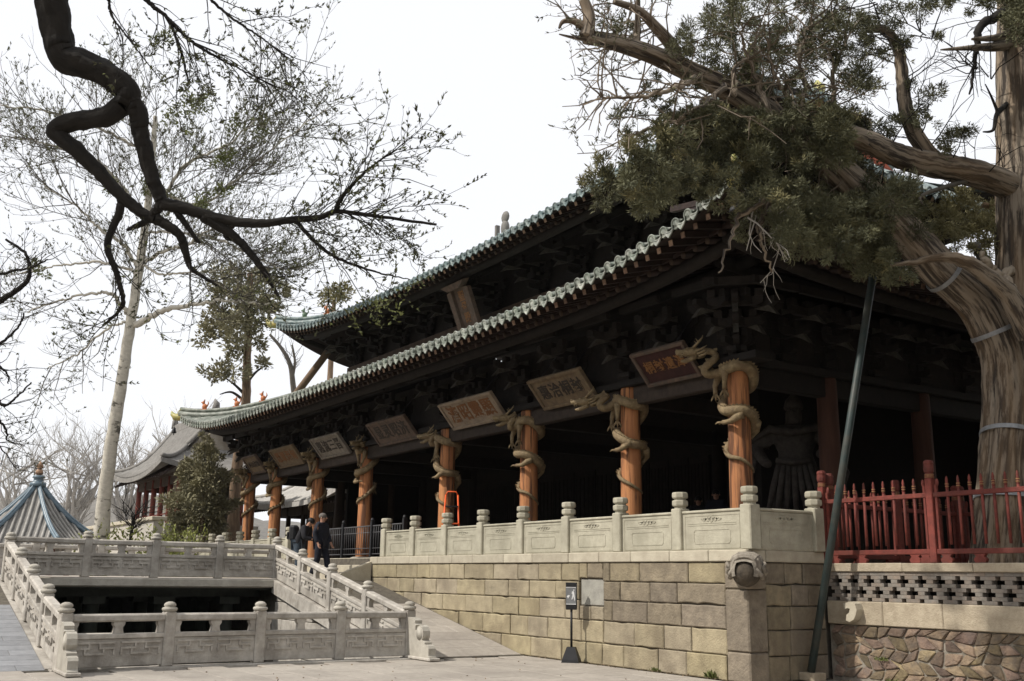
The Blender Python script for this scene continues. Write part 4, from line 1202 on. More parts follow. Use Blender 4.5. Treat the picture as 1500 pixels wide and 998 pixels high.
# ------------------------------------------------------------------ dragons on the columns
def dragon_parts(var, low, far):
    """local frame: column axis = z, z=0 at platform floor; head leaves at azimuth -125 deg"""
    rr = random.Random(var)
    RC = .207
    keys = [(45, 1.42, .022), (0, 1.52, .035), (-45, 1.63, .045), (-90, 1.70, .052), (-135, 1.82, .06), (-225, 2.08, .075), (-315, 2.34, .10), (-360, 2.42, .115), (-405, 2.48, .125), (-450, 2.55, .125), (-495, 2.66, .12), (-585, 2.90, .12), (-675, 3.16, .125), (-720, 3.24, .13), (-765, 3.30, .13), (-810, 3.32, .125), (-845, 3.28, .115)]
    sh = rr.uniform(-12, 12); dz = rr.uniform(-.04, .04) - (.24 if low else 0)
    pts = []; rad = []
    n = 70
    for i in range(n):
        f = i / (n - 1) * (len(keys) - 1); k = min(int(f), len(keys) - 2); q = f - k
        th = lerp(keys[k][0], keys[k + 1][0], q); z = lerp(keys[k][1], keys[k + 1][1], q) + dz; r_ = lerp(keys[k][2], keys[k + 1][2], q) * .80
        sag = .05 * math.sin(math.radians(th * 2 + var * 40)) * min(1, r_ / .1)
        a = math.radians(th + sh); rad_c = RC + r_ * .80
        pts.append(Vector((rad_c * math.cos(a), rad_c * math.sin(a), z + sag))); rad.append(r_)
    # neck: loop outward and back up, then reach out
    ha = math.radians(-125 + sh); hd = Vector((math.cos(ha), math.sin(ha), 0)); sd = Vector((-hd.y, hd.x, 0))
    neck = (((.46, -.02, 3.22), .10), ((.60, .03, 3.19), .095), ((.68, .06, 3.27), .088), ((.58, .05, 3.37), .082), ((.50, .0, 3.44), .078), ((.58, -.03, 3.47), .075), ((.74, -.04, 3.42), .072), ((.92, -.03, 3.33), .070))
    if not far: neck = (((.40, -.02, 3.22), .095), ((.47, .02, 3.20), .092), ((.49, .05, 3.29), .086), ((.42, .06, 3.38), .08), ((.36, .02, 3.46), .077), ((.38, -.03, 3.50), .075), ((.45, -.04, 3.48), .072), ((.54, -.03, 3.42), .070))
    for q, r_ in neck if (low or not far) else (((.46, -.02, 3.22), .10), ((.58, .02, 3.21), .095), ((.64, .05, 3.30), .088), ((.52, .05, 3.42), .082), ((.40, .02, 3.52), .078), ((.44, -.02, 3.62), .075), ((.60, -.04, 3.66), .072), ((.78, -.03, 3.62), .070)):
        pts.append(hd * (q[0] * .95) + sd * q[1] + Vector((0, 0, q[2] + dz))); rad.append(r_ * .82)
    # resample smooth
    P2 = []; R2 = []
    for i in range(len(pts) - 1):
        for q in (0, .5):
            p0, p1, p2, p3 = pts[max(i - 1, 0)], pts[i], pts[i + 1], pts[min(i + 2, len(pts) - 1)]
            P2.append(.5 * ((2 * p1) + (p2 - p0) * q + (2 * p0 - 5 * p1 + 4 * p2 - p3) * q * q + (3 * p1 - p0 - 3 * p2 + p3) * q ** 3)); R2.append(lerp(rad[i], rad[i + 1], q))
    P2.append(pts[-1]); R2.append(rad[-1])
    body = MB(); body.tube(P2, R2, 10)
    # dorsal fins
    fins = MB()
    for i in range(30, len(P2) - 4, 2):
        out = Vector((P2[i].x, P2[i].y, 0)); out = out.normalized() if out.length > .1 else hd
        d = (P2[i + 1] - P2[i]).normalized(); up = Vector((0, 0, 1)) * .6 + out * .5; up = (up - d * up.dot(d)).normalized()
        c = P2[i] + up * R2[i] * .9
        fins.add([c - d * .05, c + d * .05, c - d * .03 + up * .055, c + out.cross(d) * .012, c - out.cross(d) * .012], [(0, 3, 2), (3, 1, 2), (1, 4, 2), (4, 0, 2)])
    hc = pts[-1]; X_ = (hd + Vector((0, 0, -.12))).normalized(); Y_ = sd; Z_ = X_.cross(Y_)
    def L(a, b_, c): return hc + X_ * a + Y_ * b_ + Z_ * c
    hb = MB()
    hb.tube([L(-.08, 0, .0), L(.05, 0, .025), L(.15, 0, .03), L(.24, 0, .03), L(.33, 0, .045), L(.37, 0, .04)], [.07, .095, .085, .06, .058, .03], 10)
    hb.tube([L(.0, 0, -.06), L(.12, 0, -.10), L(.22, 0, -.13), L(.30, 0, -.125)], [.05, .05, .042, .018], 8)
    for s_ in (-1, 1):
        hb.ell(L(.15, s_ * .055, .085), (.028, .028, .028), 8, 6)
        hb.tube([L(.33, s_ * .035, .07), L(.36, s_ * .05, .09)], [.022, .012], 6)
        for k in range(3): hb.tube([L(.02 - .03 * k, s_ * .07, .02 - .05 * k), L(-.10 - .03 * k, s_ * .13, .04 - .05 * k), L(-.2, s_ * .15, .09 - .05 * k)], [.03, .022, .004], 5)
        hb.tube([L(.25, s_ * .05, .0), L(.28, s_ * .13, -.03), L(.20, s_ * .2, -.02)], [.012, .009, .004], 5)
    for k in range(4): hb.tube([L(.30 - .05 * k, .03, -.02), L(.30 - .05 * k, .03, -.055)], [.012, .003], 4); hb.tube([L(.30 - .05 * k, -.03, -.02), L(.30 - .05 * k, -.03, -.055)], [.012, .003], 4)
    horns = []
    for s_ in (-1, 1):
        q = MB(); q.tube([L(.05, s_ * .05, .09), L(-.05, s_ * .09, .17), L(-.14, s_ * .10, .25), L(-.16, s_ * .10, .30)], [.026, .022, .015, .005], 6); q.tube([L(-.06, s_ * .09, .18), L(-.02, s_ * .11, .25)], [.015, .004], 5); horns.append(q)
    def leg(az0, az1, az2, z0, z1, z2, out1, out2):
        q = MB()
        f = lambda az, z, r_: Vector((r_ * math.cos(math.radians(az + sh)), r_ * math.sin(math.radians(az + sh)), z + dz))
        a, c, e = f(az0, z0, RC + .12), f(az1, z1, RC + out1), f(az2, z2, RC + out2)
        q.tube([a, lerp(a, c, .5) + Vector((0, 0, .02)), c, lerp(c, e, .6), e], [.075, .07, .052, .042, .045], 8)
        d = (e - c).normalized(); s2 = d.cross(Vector((0, 0, 1))); s2 = s2.normalized() if s2.length > .2 else Vector((1, 0, 0))
        for k in (-1, 0, 1):
            q.tube([e, e + d * .09 + s2 * (.06 * k), e + d * .13 + s2 * (.085 * k) + Vector((0, 0, -.03))], [.026, .02, .004], 6)
        q.tube([e, e - d * .07 + s2 * .03], [.022, .004], 5)
        return q
    legs = [leg(-85, -92, -100, 3.26, 3.10, 2.92, .10, .08), leg(-150, -150, -140, 3.24, 3.02, 2.86, .22, .20), leg(-30, -70, -112, 2.42, 2.30, 2.31, .14, .10), leg(-320, -290, -270, 2.32, 2.18, 2.06, .13, .06)]
    return [('body', body, DRAG), ('fin', fins, DRAG), ('head', hb, DRAGH)] + [('horn', h_, DRAGH) for h_ in horns] + [('leg', l_, DRAG) for l_ in legs]
def mirror_mb(mb):
    q = MB(); q.v = [(-v[0], v[1], v[2]) for v in mb.v]; q.f = [tuple(reversed(f)) for f in mb.f]; q.sm = list(mb.sm); return q
DV = {}
dlab = ['dim carved dragon coiled on the leftmost column, beside the bare brown trunk', 'carved dragon coiled on the second column from the left, its coils rising to the right',
        'carved dragon on the third column from the left, behind the two people', 'pale jawed carved dragon on the column just left of the balustrade end',
        'carved dragon on the column with the orange ladder at its foot', 'carved dragon on the column right of the orange ladder column, thin tail ring low down',
        'carved dragon with long outstretched golden head, on the second column from the right corner', 'carved dragon on the corner column with a thick pale coil and outspread claw']
for i, x in enumerate(COLX):
    mir = i < 4; var = 3 if i == 7 else (5 if i in (0, 3, 5) else 8)
    far = i in (6, 7); key = (var, mir, far)
    if key not in DV:
        DV[key] = [(n_, (mirror_mb(q) if mir else q).mesh(n_, m_), m_) for n_, q, m_ in dragon_parts(var, var != 3 and not mir, far)]
    t = thing('coiled_dragon', dlab[i], 'dragon', (x, CY, H - .0), R([0, 4, -6, 8, -4, 6, 0, 5][i]) + (R(-12) if mir else 0), 'wooden dragons coiled round the front columns')
    hd_ = None; bd_ = None
    for n_, me, m_ in DV[key]:
        p_ = t
        if n_ == 'horn': p_ = hd_
        if n_ == 'fin': p_ = bd_
        o = link(n_, me, p_)
        if n_ == 'head': hd_ = o
        if n_ == 'body': bd_ = o
CYC1 = [(1.67, -1.44, 7.32, 0.34), (1.82, -4.08, 6.55, 0.22), (1.49, -0.02, 8.44, 0.23), (1.1, 0.6, 7.41, 0.36), (2.1, -3.34, 6.7, 0.26), (1.7, -1.02, 7.91, 0.25), (1.23, -1.46, 7.97, 0.21), (1.8, -1.44, 6.66, 0.25), (2.14, -3.92, 6.64, 0.28), (1.26, 2.07, 6.76, 0.31), (2.08, -3.55, 6.33, 0.28), (1.83, 0.1, 7.85, 0.33), (1.45, -2.11, 7.21, 0.28), (1.41, 1.65, 7.31, 0.31), (2.13, -3.32, 7.1, 0.27), (1.93, -1.46, 7.98, 0.24), (1.02, 1.53, 8.01, 0.25), (1.31, -2.02, 7.67, 0.23), (1.44, -0.01, 7.86, 0.28), (0.98, 0.11, 8.38, 0.36), (1.24, 0.45, 6.87, 0.35), (1.55, 2.25, 7.34, 0.27), (1.7, -1.18, 7.21, 0.26), (1.73, 0.41, 6.62, 0.21), (1.13, 1.64, 8.19, 0.24), (1.62, -2.86, 6.84, 0.23), (0.95, 2.04, 9.1, 0.36), (1.48, -0.42, 7.36, 0.21), (1.9, -2.41, 7.84, 0.22), (2.17, -0.08, 8.05, 0.32), (2.25, 1.03, 7.22, 0.35), (1.69, -1.4, 7.73, 0.23), (1.66, -1.67, 7.98, 0.22), (1.79, 0.2, 7.03, 0.31), (1.43, -1.79, 7.3, 0.34), (2.16, -1.69, 7.22, 0.25), (1.16, 1.85, 7.1, 0.35), (2.04, -0.09, 8.32, 0.22), (1.81, -0.76, 6.55, 0.33), (1.67, 1.62, 6.99, 0.24), (2.14, -1.76, 6.77, 0.21), (0.97, 0.93, 7.3, 0.26), (1.23, 0.26, 6.95, 0.28), (1.15, 1.55, 8.58, 0.37), (1.66, -2.56, 7.72, 0.25), (1.46, 2.41, 7.12, 0.38), (1.08, 0.31, 7.34, 0.35), (2.15, -1.38, 8.01, 0.26), (1.8, 0.74, 7.19, 0.34), (1.84, -3.68, 6.94, 0.15), (1.33, -3.26, 7.55, 0.1), (1.11, -2.52, 7.7, 0.09), (2.05, -3.37, 7.31, 0.13), (1.73, -2.82, 7.85, 0.11), (1.8, -2.82, 7.67, 0.17), (1.26, -1.41, 8.31, 0.11), (0.82, -1.12, 8.64, 0.2), (1.31, -1.02, 8.31, 0.14), (1.59, -1.32, 8.22, 0.1), (1.18, 0.03, 8.64, 0.13), (1.78, -0.43, 8.47, 0.18), (0.81, 0.6, 8.93, 0.2), (1.46, 0.4, 8.7, 0.18), (2.09, -0.08, 8.36, 0.14), (2.06, 0.31, 8.43, 0.14), (0.9, 1.77, 9.21, 0.2), (1.23, 1.75, 8.98, 0.2), (1.03, 2.66, 7.78, 0.12), (1.47, 2.12, 7.67, 0.14), (1.77, 2.01, 7.31, 0.2), (1.13, 3.11, 7.38, 0.12), (0.84, 3.38, 7.34, 0.22), (1.93, 1.45, 6.24, 0.19), (1.06, 1.94, 6.74, 0.2), (1.48, 1.42, 6.4, 0.19), (1.18, 1.41, 6.63, 0.14), (1.76, 0.25, 6.66, 0.12), (2.15, -0.31, 6.21, 0.11), (2.04, -0.5, 6.3, 0.16), (1.82, -0.5, 6.69, 0.16), (0.99, 0.01, 6.92, 0.12), (1.68, -0.79, 6.75, 0.09), (1.31, -1.15, 6.65, 0.18), (1.17, -1.33, 6.96, 0.14), (2.06, -2.31, 6.81, 0.14), (1.47, -2.09, 6.85, 0.16), (1.42, -1.75, 7.11, 0.18), (1.94, -2.81, 6.72, 0.17), (1.74, -2.85, 6.89, 0.15), (1.34, -2.37, 6.94, 0.12), (1.75, -3.28, 6.58, 0.11), (1.1, -2.86, 6.61, 0.17), (1.21, -3.17, 6.69, 0.13), (1.08, -3.53, 6.56, 0.11), (1.44, -4.04, 6.52, 0.16), (1.04, -3.56, 7.12, 0.16), (1.93, 0.15, 7.13, 0.15), (2.36, -1.08, 8.06, 0.12), (1.96, -3.9, 6.77, 0.11), (1.62, -1.65, 7.53, 0.13), (1.61, 2.23, 7.42, 0.15), (1.81, -1.02, 6.57, 0.14), (2.14, -2.17, 6.69, 0.08), (2.46, -1.15, 7.2, 0.13), (1.72, -3.44, 6.39, 0.14), (2.13, 0.34, 7.76, 0.1), (2.02, -2.74, 6.84, 0.15), (1.94, -1.16, 7.17, 0.14), (1.62, -2.07, 7.8, 0.14), (2.21, -0.93, 7.66, 0.11), (2.05, 1.15, 6.47, 0.16), (2.17, -3.36, 7.23, 0.09), (2.11, -1.58, 7.92, 0.16), (2.43, 0.11, 6.54, 0.13), (2.44, -3.88, 6.66, 0.13), (2.34, -4.2, 6.34, 0.14), (1.75, -2.58, 7.25, 0.12), (1.97, -2.06, 7.89, 0.09), (2.46, -1.52, 6.55, 0.16), (2.2, -3.38, 6.55, 0.12), (1.72, -1.95, 7.11, 0.11), (2.25, -0.14, 8.14, 0.09), (1.64, 0.87, 6.64, 0.12), (2.0, -1.41, 7.37, 0.13), (2.42, 0.59, 6.6, 0.15), (1.61, 0.15, 6.87, 0.08), (1.75, 0.15, 8.18, 0.13), (2.47, -1.31, 6.87, 0.12), (1.75, -0.79, 8.21, 0.11), (1.74, -1.06, 6.91, 0.14), (2.42, -0.95, 6.79, 0.16), (2.14, -1.53, 7.7, 0.15), (2.4, 0.02, 6.94, 0.11), (2.23, -0.06, 6.53, 0.09)]
CYC2 = [(1.31, -1.62, 8.89, 0.24), (1.48, 1.31, 11.02, 0.2), (1.34, -0.15, 9.98, 0.21), (1.43, -1.03, 10.15, 0.25), (1.65, -1.21, 9.0, 0.24), (1.89, 0.36, 9.56, 0.21), (0.67, -1.07, 10.51, 0.3), (1.38, -0.05, 9.22, 0.21), (1.88, 0.42, 10.16, 0.24), (1.27, 0.07, 10.8, 0.22), (1.1, -1.86, 9.53, 0.28), (1.61, -0.61, 10.16, 0.18), (1.11, 0.72, 10.98, 0.18), (0.98, 2.33, 10.86, 0.23), (1.94, -1.86, 9.19, 0.18), (0.99, 1.04, 9.62, 0.22), (1.81, -1.03, 9.25, 0.27), (0.84, -0.22, 10.47, 0.2), (1.53, -1.41, 8.93, 0.23), (1.66, -2.43, 8.74, 0.21), (1.05, 0.83, 10.43, 0.22), (0.9, -1.48, 9.22, 0.21), (1.26, 1.92, 10.94, 0.25), (1.77, -1.88, 8.98, 0.21), (0.9, 1.6, 11.32, 0.28), (1.59, 0.08, 9.61, 0.26), (1.37, -1.17, 8.84, 0.24), (0.72, -0.28, 9.99, 0.26), (0.75, 0.65, 10.78, 0.26), (1.66, -2.03, 9.06, 0.2), (1.7, 0.29, 10.39, 0.18), (1.23, -1.46, 9.74, 0.2), (1.69, -0.86, 9.69, 0.28), (0.8, -0.87, 10.66, 0.21), (1.84, -1.84, 9.47, 0.25), (1.2, 0.89, 10.49, 0.31), (0.62, 0.28, 10.33, 0.18), (1.69, -2.7, 8.93, 0.21), (1.5, -0.94, 8.82, 0.24), (1.69, -0.36, 9.54, 0.22), (1.83, -1.66, 9.83, 0.27), (1.12, 1.79, 10.41, 0.26), (1.94, -1.31, 9.98, 0.27), (1.06, 0.31, 9.67, 0.27), (1.5, 0.52, 9.91, 0.29), (1.0, 1.98, 11.13, 0.26), (1.5, -3.82, 8.99, 0.12), (1.57, -3.63, 8.95, 0.12), (1.25, -3.06, 9.25, 0.12), (1.45, -2.87, 8.1, 0.16), (1.76, -3.57, 7.63, 0.13), (1.73, -3.87, 7.53, 0.09), (1.09, -2.43, 7.93, 0.16), (1.18, -2.85, 8.37, 0.11), (1.51, -3.72, 7.56, 0.08), (1.4, -2.88, 8.48, 0.11), (1.69, -2.83, 7.91, 0.12), (1.18, -3.22, 7.69, 0.08), (1.35, -4.18, 8.79, 0.08)]
T2C = [(2.28, 0.34, 8.87, 0.25), (2.29, 0.58, 9.19, 0.19), (2.36, 1.72, 8.99, 0.2), (2.25, 2.45, 9.36, 0.14), (2.6, 1.59, 8.51, 0.12), (2.49, 2.36, 8.52, 0.2), (2.41, 2.88, 8.74, 0.16), (2.28, 2.73, 8.39, 0.14), (2.18, 1.41, 8.62, 0.15), (2.48, 1.35, 10.15, 0.22), (2.34, 1.23, 10.42, 0.2), (2.29, 0.89, 9.85, 0.17), (2.03, 2.61, 11.09, 0.19), (2.15, 0.15, 9.5, 0.17), (2.41, 0.12, 9.89, 0.19), (2.36, 2.51, 10.38, 0.1), (2.41, 1.05, 9.66, 0.12)]
T2D = [(3.37, 2.6, 10.55, 0.28), (2.86, 4.19, 11.17, 0.36), (3.31, 2.03, 10.35, 0.19), (3.4, 1.44, 10.2, 0.17), (3.33, 0.86, 10.09, 0.18), (2.61, 4.41, 11.87, 0.44), (3.36, 4.06, 11.11, 0.52), (3.27, 2.46, 11.09, 0.4), (3.34, 1.43, 10.69, 0.28)]
CNC = [(-35.56, 2.3, 13.17, 0.84), (-35.84, 1.73, 12.47, 0.55), (-33.84, 2.35, 13.8, 0.82), (-33.14, 3.08, 13.76, 0.69), (-33.28, 3.73, 14.55, 0.57), (-33.63, 2.26, 11.81, 0.62), (-33.96, 3.06, 12.63, 0.63), (-34.5, 2.01, 10.49, 0.56), (-33.88, 2.46, 10.35, 0.43), (-34.1, 3.77, 11.12, 0.38), (-34.73, 1.56, 10.38, 0.34), (-34.73, 2.88, 15.09, 0.71), (-34.46, 1.86, 14.35, 0.57), (-33.04, 3.65, 13.5, 0.47), (-35.31, 1.81, 13.54, 0.51), (-33.59, 2.34, 12.77, 0.62), (-34.94, 3.65, 12.24, 0.39), (-36.23, 1.53, 13.19, 0.32), (-35.22, 1.7, 15.34, 0.39), (-34.42, 3.59, 15.3, 0.45), (-34.41, 2.72, 11.37, 0.44)]
FTC = [(-42.63, 10.68, 17.39, 0.56), (-42.23, 11.27, 17.48, 0.48), (-42.93, 10.31, 17.19, 0.4), (-42.33, 10.95, 17.86, 0.36)]
BUC = [(-31.28, 0.57, 6.62, 0.34), (-31.75, 0.47, 6.08, 0.51), (-31.22, 0.78, 5.63, 0.62), (-32.62, 0.5, 5.29, 0.64), (-31.72, 0.85, 4.82, 0.74), (-31.94, 0.11, 4.24, 0.62), (-31.99, 1.0, 4.0, 0.8), (-31.75, 1.62, 4.3, 0.57), (-32.18, 0.39, 3.42, 0.62), (-31.81, 1.29, 3.3, 0.68), (-32.57, 0.11, 3.7, 0.4), (-31.02, 1.31, 5.37, 0.4), (-31.11, 0.89, 6.34, 0.34), (-32.8, 0.03, 3.0, 0.46)]
FGC = [(2.22, -7.55, 4.17, 0.16), (2.5, -7.49, 4.19, 0.14), (2.29, -7.73, 4.07, 0.11), (2.6, -7.29, 4.32, 0.1), (2.39, -7.35, 4.09, 0.11), (2.25, -7.49, 4.02, 0.08), (2.92, -7.37, 4.32, 0.07)]
PGC = [(-20.89, -4.05, 16.49, 0.45), (-20.3, -3.52, 16.65, 0.36), (-20.38, -2.42, 16.19, 0.3), (-21.07, -1.38, 16.68, 0.33), (-20.3, -2.69, 14.92, 0.36), (-23.34, -3.58, 13.99, 0.48), (-21.12, -3.23, 13.38, 0.36), (-21.37, -4.78, 19.11, 0.32), (-24.84, -7.25, 11.36, 0.28), (-23.67, -4.26, 14.7, 0.33), (-24.11, -5.51, 14.44, 0.24), (-20.74, -2.48, 13.91, 0.27)]
PP = [(-26.93, -4.04, 2.37), (-26.71, -4.11, 3.3), (-26.49, -4.16, 4.23), (-26.0, -4.19, 6.1), (-25.49, -4.18, 7.96), (-24.99, -4.19, 9.82), (-24.47, -4.19, 11.68), (-24.04, -4.21, 13.31), (-23.69, -4.26, 14.71), (-23.37, -4.35, 16.11), (-23.16, -4.41, 17.04)]
PL1 = [(-24.88, -4.04, 9.87), (-24.1, -3.48, 10.31), (-23.25, -2.73, 10.49), (-22.28, -1.73, 10.6), (-21.18, -0.42, 10.42)]
PL2 = [(-24.93, -4.3, 10.29), (-24.85, -4.9, 10.86), (-24.9, -5.44, 10.84), (-25.32, -6.44, 10.53), (-25.76, -7.4, 10.04)]
PL3 = [(-24.45, -4.2, 11.8), (-24.34, -4.83, 12.58), (-24.48, -5.76, 13.13), (-24.48, -6.48, 13.72), (-24.72, -7.58, 14.29)]
PL4 = [(-24.29, -4.05, 12.04), (-23.53, -3.51, 12.43), (-22.87, -3.0, 12.53), (-21.94, -2.27, 13.1), (-21.03, -1.4, 13.31)]
PL5 = [(-23.96, -4.18, 13.55), (-22.5, -3.3, 15.34), (-21.41, -2.41, 15.75), (-19.94, -1.33, 17.11)]
PL6 = [(-24.0, -4.15, 13.32), (-23.98, -5.09, 14.49), (-24.1, -6.12, 15.37), (-24.5, -7.33, 15.64), (-24.93, -8.58, 15.86)]
PL7 = [(-23.67, -4.22, 14.71), (-22.55, -2.77, 13.92), (-20.95, -1.47, 15.22), (-18.97, 0.25, 16.98)]
PL8 = [(-23.58, -4.28, 15.18), (-23.32, -5.24, 16.88), (-23.25, -6.27, 18.09), (-23.09, -7.06, 19.06)]
PL9 = [(-23.23, -4.42, 16.8), (-22.08, -3.8, 18.06), (-20.79, -2.86, 19.06), (-19.77, -2.32, 20.04)]
PL10 = [(-24.45, -4.15, 11.69), (-24.76, -5.36, 11.92), (-25.2, -6.58, 11.69), (-25.65, -7.77, 11.35)]
PL11 = [(-23.47, -4.3, 15.64), (-24.13, -6.39, 16.63), (-24.73, -8.08, 16.92), (-25.12, -9.3, 16.87)]
PL12 = [(-24.09, -4.18, 13.08), (-22.66, -2.51, 12.89), (-21.47, -0.91, 12.01), (-20.61, 0.02, 11.47)]
PL13 = [(-22.92, -4.53, 18.2), (-22.56, -5.41, 19.33), (-22.37, -6.43, 20.2)]
PL14 = [(-24.95, -4.23, 10.05), (-25.03, -4.86, 9.73), (-25.49, -5.78, 8.73), (-25.73, -6.56, 8.2)]
PL15 = [(-24.39, -4.25, 12.15), (-23.79, -3.72, 11.6), (-22.83, -2.82, 11.52), (-21.85, -1.94, 11.55)]
CON = [(-36.46, 3.74, 2.75), (-36.08, 3.54, 4.61), (-35.49, 3.39, 7.09), (-34.92, 3.37, 9.26), (-34.48, 3.13, 11.43), (-33.95, 2.9, 13.91), (-33.72, 2.73, 15.15)]
CONb = [[(-34.86, 3.32, 9.57), (-35.03, 2.86, 10.03), (-35.29, 2.26, 10.48)], [(-34.71, 3.29, 10.19), (-34.4, 3.58, 10.66), (-34.09, 3.94, 10.98)], [(-34.48, 3.13, 11.43), (-34.69, 2.61, 11.89), (-35.12, 1.74, 12.34)], [(-34.22, 3.01, 12.67), (-34.52, 2.29, 13.28), (-34.92, 1.6, 13.42)], [(-34.08, 2.95, 13.29), (-33.65, 3.42, 13.76), (-33.28, 3.74, 14.39)], [(-34.92, 3.37, 9.26), (-35.18, 2.77, 9.72), (-35.51, 2.3, 9.62)]]
THIN = [(-45.75, 11.24, 4.67), (-45.21, 10.11, 9.31), (-44.92, 9.41, 12.01), (-44.78, 9.06, 13.37), (-44.88, 8.49, 14.33), (-45.1, 7.82, 15.09)]
THINb = [(-44.86, 9.26, 12.59), (-44.59, 9.26, 13.56), (-44.5, 9.0, 14.53)]
T2 = [(2.35, 3.34, 1.46), (2.35, 3.81, 4.23), (2.35, 4.06, 5.73), (2.35, 4.41, 7.84), (2.35, 4.76, 10.23), (2.35, 5.2, 12.85)]
LIMB = [(2.35, 4.53, 8.11), (2.3, 3.52, 8.17), (2.25, 2.65, 8.13), (2.2, 1.83, 8.07), (2.15, 1.23, 8.1), (2.1, 0.84, 8.19), (2.0, 0.38, 8.24)]
LIMBb = [(2.25, 2.39, 8.14), (2.2, 1.97, 8.47), (2.2, 1.71, 8.94), (2.2, 1.68, 9.47), (2.2, 1.62, 9.99), (2.2, 1.3, 10.2), (2.2, 0.9, 10.11)]
SPIKE = [(2.35, 5.03, 11.09), (2.4, 4.14, 10.71), (2.45, 3.33, 10.41), (2.5, 2.33, 10.04)]
HANGB = [(2.35, 5.02, 11.8), (2.35, 3.87, 11.08), (2.35, 3.66, 10.69), (2.35, 3.52, 10.26), (2.35, 3.26, 9.57)]
DEAD = [(2.35, 4.62, 9.86), (2.35, 4.06, 9.45), (2.35, 3.87, 9.08), (2.35, 3.56, 8.96)]
TWB = [[(1.9, 0.57, 8.11), (1.9, 0.3, 8.33), (1.9, 0.35, 8.92), (1.9, 0.39, 9.4), (1.9, 0.73, 9.95), (1.9, 0.51, 10.21), (1.9, 0.38, 10.59)], [(1.9, -1.09, 8.13), (1.9, -1.34, 8.66), (1.9, -1.59, 9.14), (1.9, -1.63, 9.68)], [(1.9, -0.66, 8.08), (1.9, -0.3, 8.85), (1.9, -0.42, 9.39), (1.9, -0.06, 10.08)], [(1.9, -2.04, 8.41), (1.9, -2.31, 8.07), (1.9, -2.96, 7.63), (1.9, -3.46, 7.36), (1.9, -3.75, 7.18)], [(1.9, -2.56, 8.39), (1.9, -3.01, 8.08), (1.9, -3.56, 7.82), (1.9, -4.31, 7.59)], [(1.9, -1.84, 8.3), (1.9, -1.78, 8.75), (1.9, -1.38, 9.09)], [(1.9, -1.15, 7.1), (1.9, -1.45, 6.72), (1.9, -1.84, 6.44), (1.9, -2.01, 6.05), (1.9, -2.26, 5.57)], [(1.9, -1.16, 6.89), (1.9, -1.44, 6.42), (1.9, -1.37, 6.13), (1.9, -1.23, 5.75)], [(1.9, -0.04, 8.35), (1.9, -0.62, 8.53), (1.9, -1.03, 8.97), (1.9, -1.14, 9.61)]]
CYP = [(2.5, 2.87, 1.56), (2.5, 3.12, 3.09), (2.45, 3.41, 4.18), (2.38, 3.5, 4.97), (2.3, 3.31, 5.57), (2.2, 3.05, 5.98), (2.05, 2.4, 6.43), (1.95, 1.94, 6.83), (1.85, 1.36, 7.25), (1.75, 0.71, 7.66), (1.65, 0.07, 8.02), (1.55, -0.7, 8.4), (1.5, -1.43, 8.63), (1.45, -2.13, 8.73), (1.4, -2.87, 8.83), (1.4, -3.62, 8.81), (1.4, -4.12, 8.73)]
CYPb = [(1.4, -4.12, 8.73), (1.4, -4.08, 8.9), (1.4, -4.07, 9.11), (1.4, -4.16, 9.3)]
CYPb2 = [(1.4, -2.49, 8.78), (1.4, -2.54, 9.07), (1.4, -2.86, 9.3), (1.4, -3.18, 9.46), (1.4, -3.62, 9.45)]
CYPb3 = [(1.4, -3.25, 8.9), (1.4, -3.2, 9.19), (1.4, -3.18, 9.63)]
HOOK = [(2.95, 3.33, 5.29), (2.9, 2.99, 5.79), (2.85, 2.57, 6.07), (2.75, 2.11, 6.29), (2.65, 1.67, 6.32), (2.55, 1.14, 6.17), (2.5, 0.6, 6.04)]
DK = [(2.7, -11.02, 6.71), (2.68, -10.91, 6.36), (2.65, -10.82, 6.07), (2.65, -10.74, 5.87), (2.75, -10.55, 5.8), (2.84, -10.36, 5.7), (2.89, -10.24, 5.58), (2.86, -10.25, 5.48)]
DKA = [(2.86, -10.25, 5.48), (2.73, -10.39, 5.36), (2.6, -10.59, 5.33), (2.49, -10.73, 5.25), (2.52, -10.64, 5.16), (2.58, -10.5, 5.04), (2.64, -10.33, 4.87), (2.7, -10.16, 4.7), (2.76, -10.01, 4.57), (2.82, -9.89, 4.5)]
DKB = [(2.88, -10.24, 5.55), (2.91, -10.14, 5.41), (2.89, -10.1, 5.24), (2.88, -10.02, 5.02), (2.88, -9.94, 4.81), (2.88, -9.85, 4.64)]
DKC = [(2.88, -9.85, 4.64), (2.98, -9.69, 4.6), (3.09, -9.48, 4.53), (3.2, -9.3, 4.49), (3.33, -9.1, 4.48), (3.45, -8.92, 4.51), (3.61, -8.68, 4.54), (3.7, -8.56, 4.59), (3.9, -8.23, 4.55), (4.15, -7.82, 4.49)]
DKD = [(2.7, -10.16, 4.7), (2.67, -10.16, 4.56), (2.56, -10.21, 4.28), (2.56, -10.11, 4.04), (2.54, -10.03, 3.81), (2.5, -10.05, 3.72), (2.4, -10.15, 3.59)]
DKE = [(2.87, -9.86, 4.63), (2.78, -9.95, 4.49), (2.68, -10.08, 4.41)]
DKF = [(2.83, -9.89, 4.51), (2.91, -9.7, 4.38), (2.91, -9.61, 4.18), (2.92, -9.56, 4.08), (3.02, -9.35, 3.94)]
DKG = [(3.06, -9.53, 4.53), (3.17, -9.28, 4.36), (3.24, -9.09, 4.15), (3.27, -8.98, 3.99), (3.29, -8.88, 3.83)]
DKH = [(2.93, -9.76, 4.6), (2.95, -9.68, 4.49), (2.99, -9.54, 4.31)]
DKI = [(3.69, -8.57, 4.59), (3.74, -8.55, 4.71), (3.89, -8.41, 4.92), (4.02, -8.27, 5.07)]
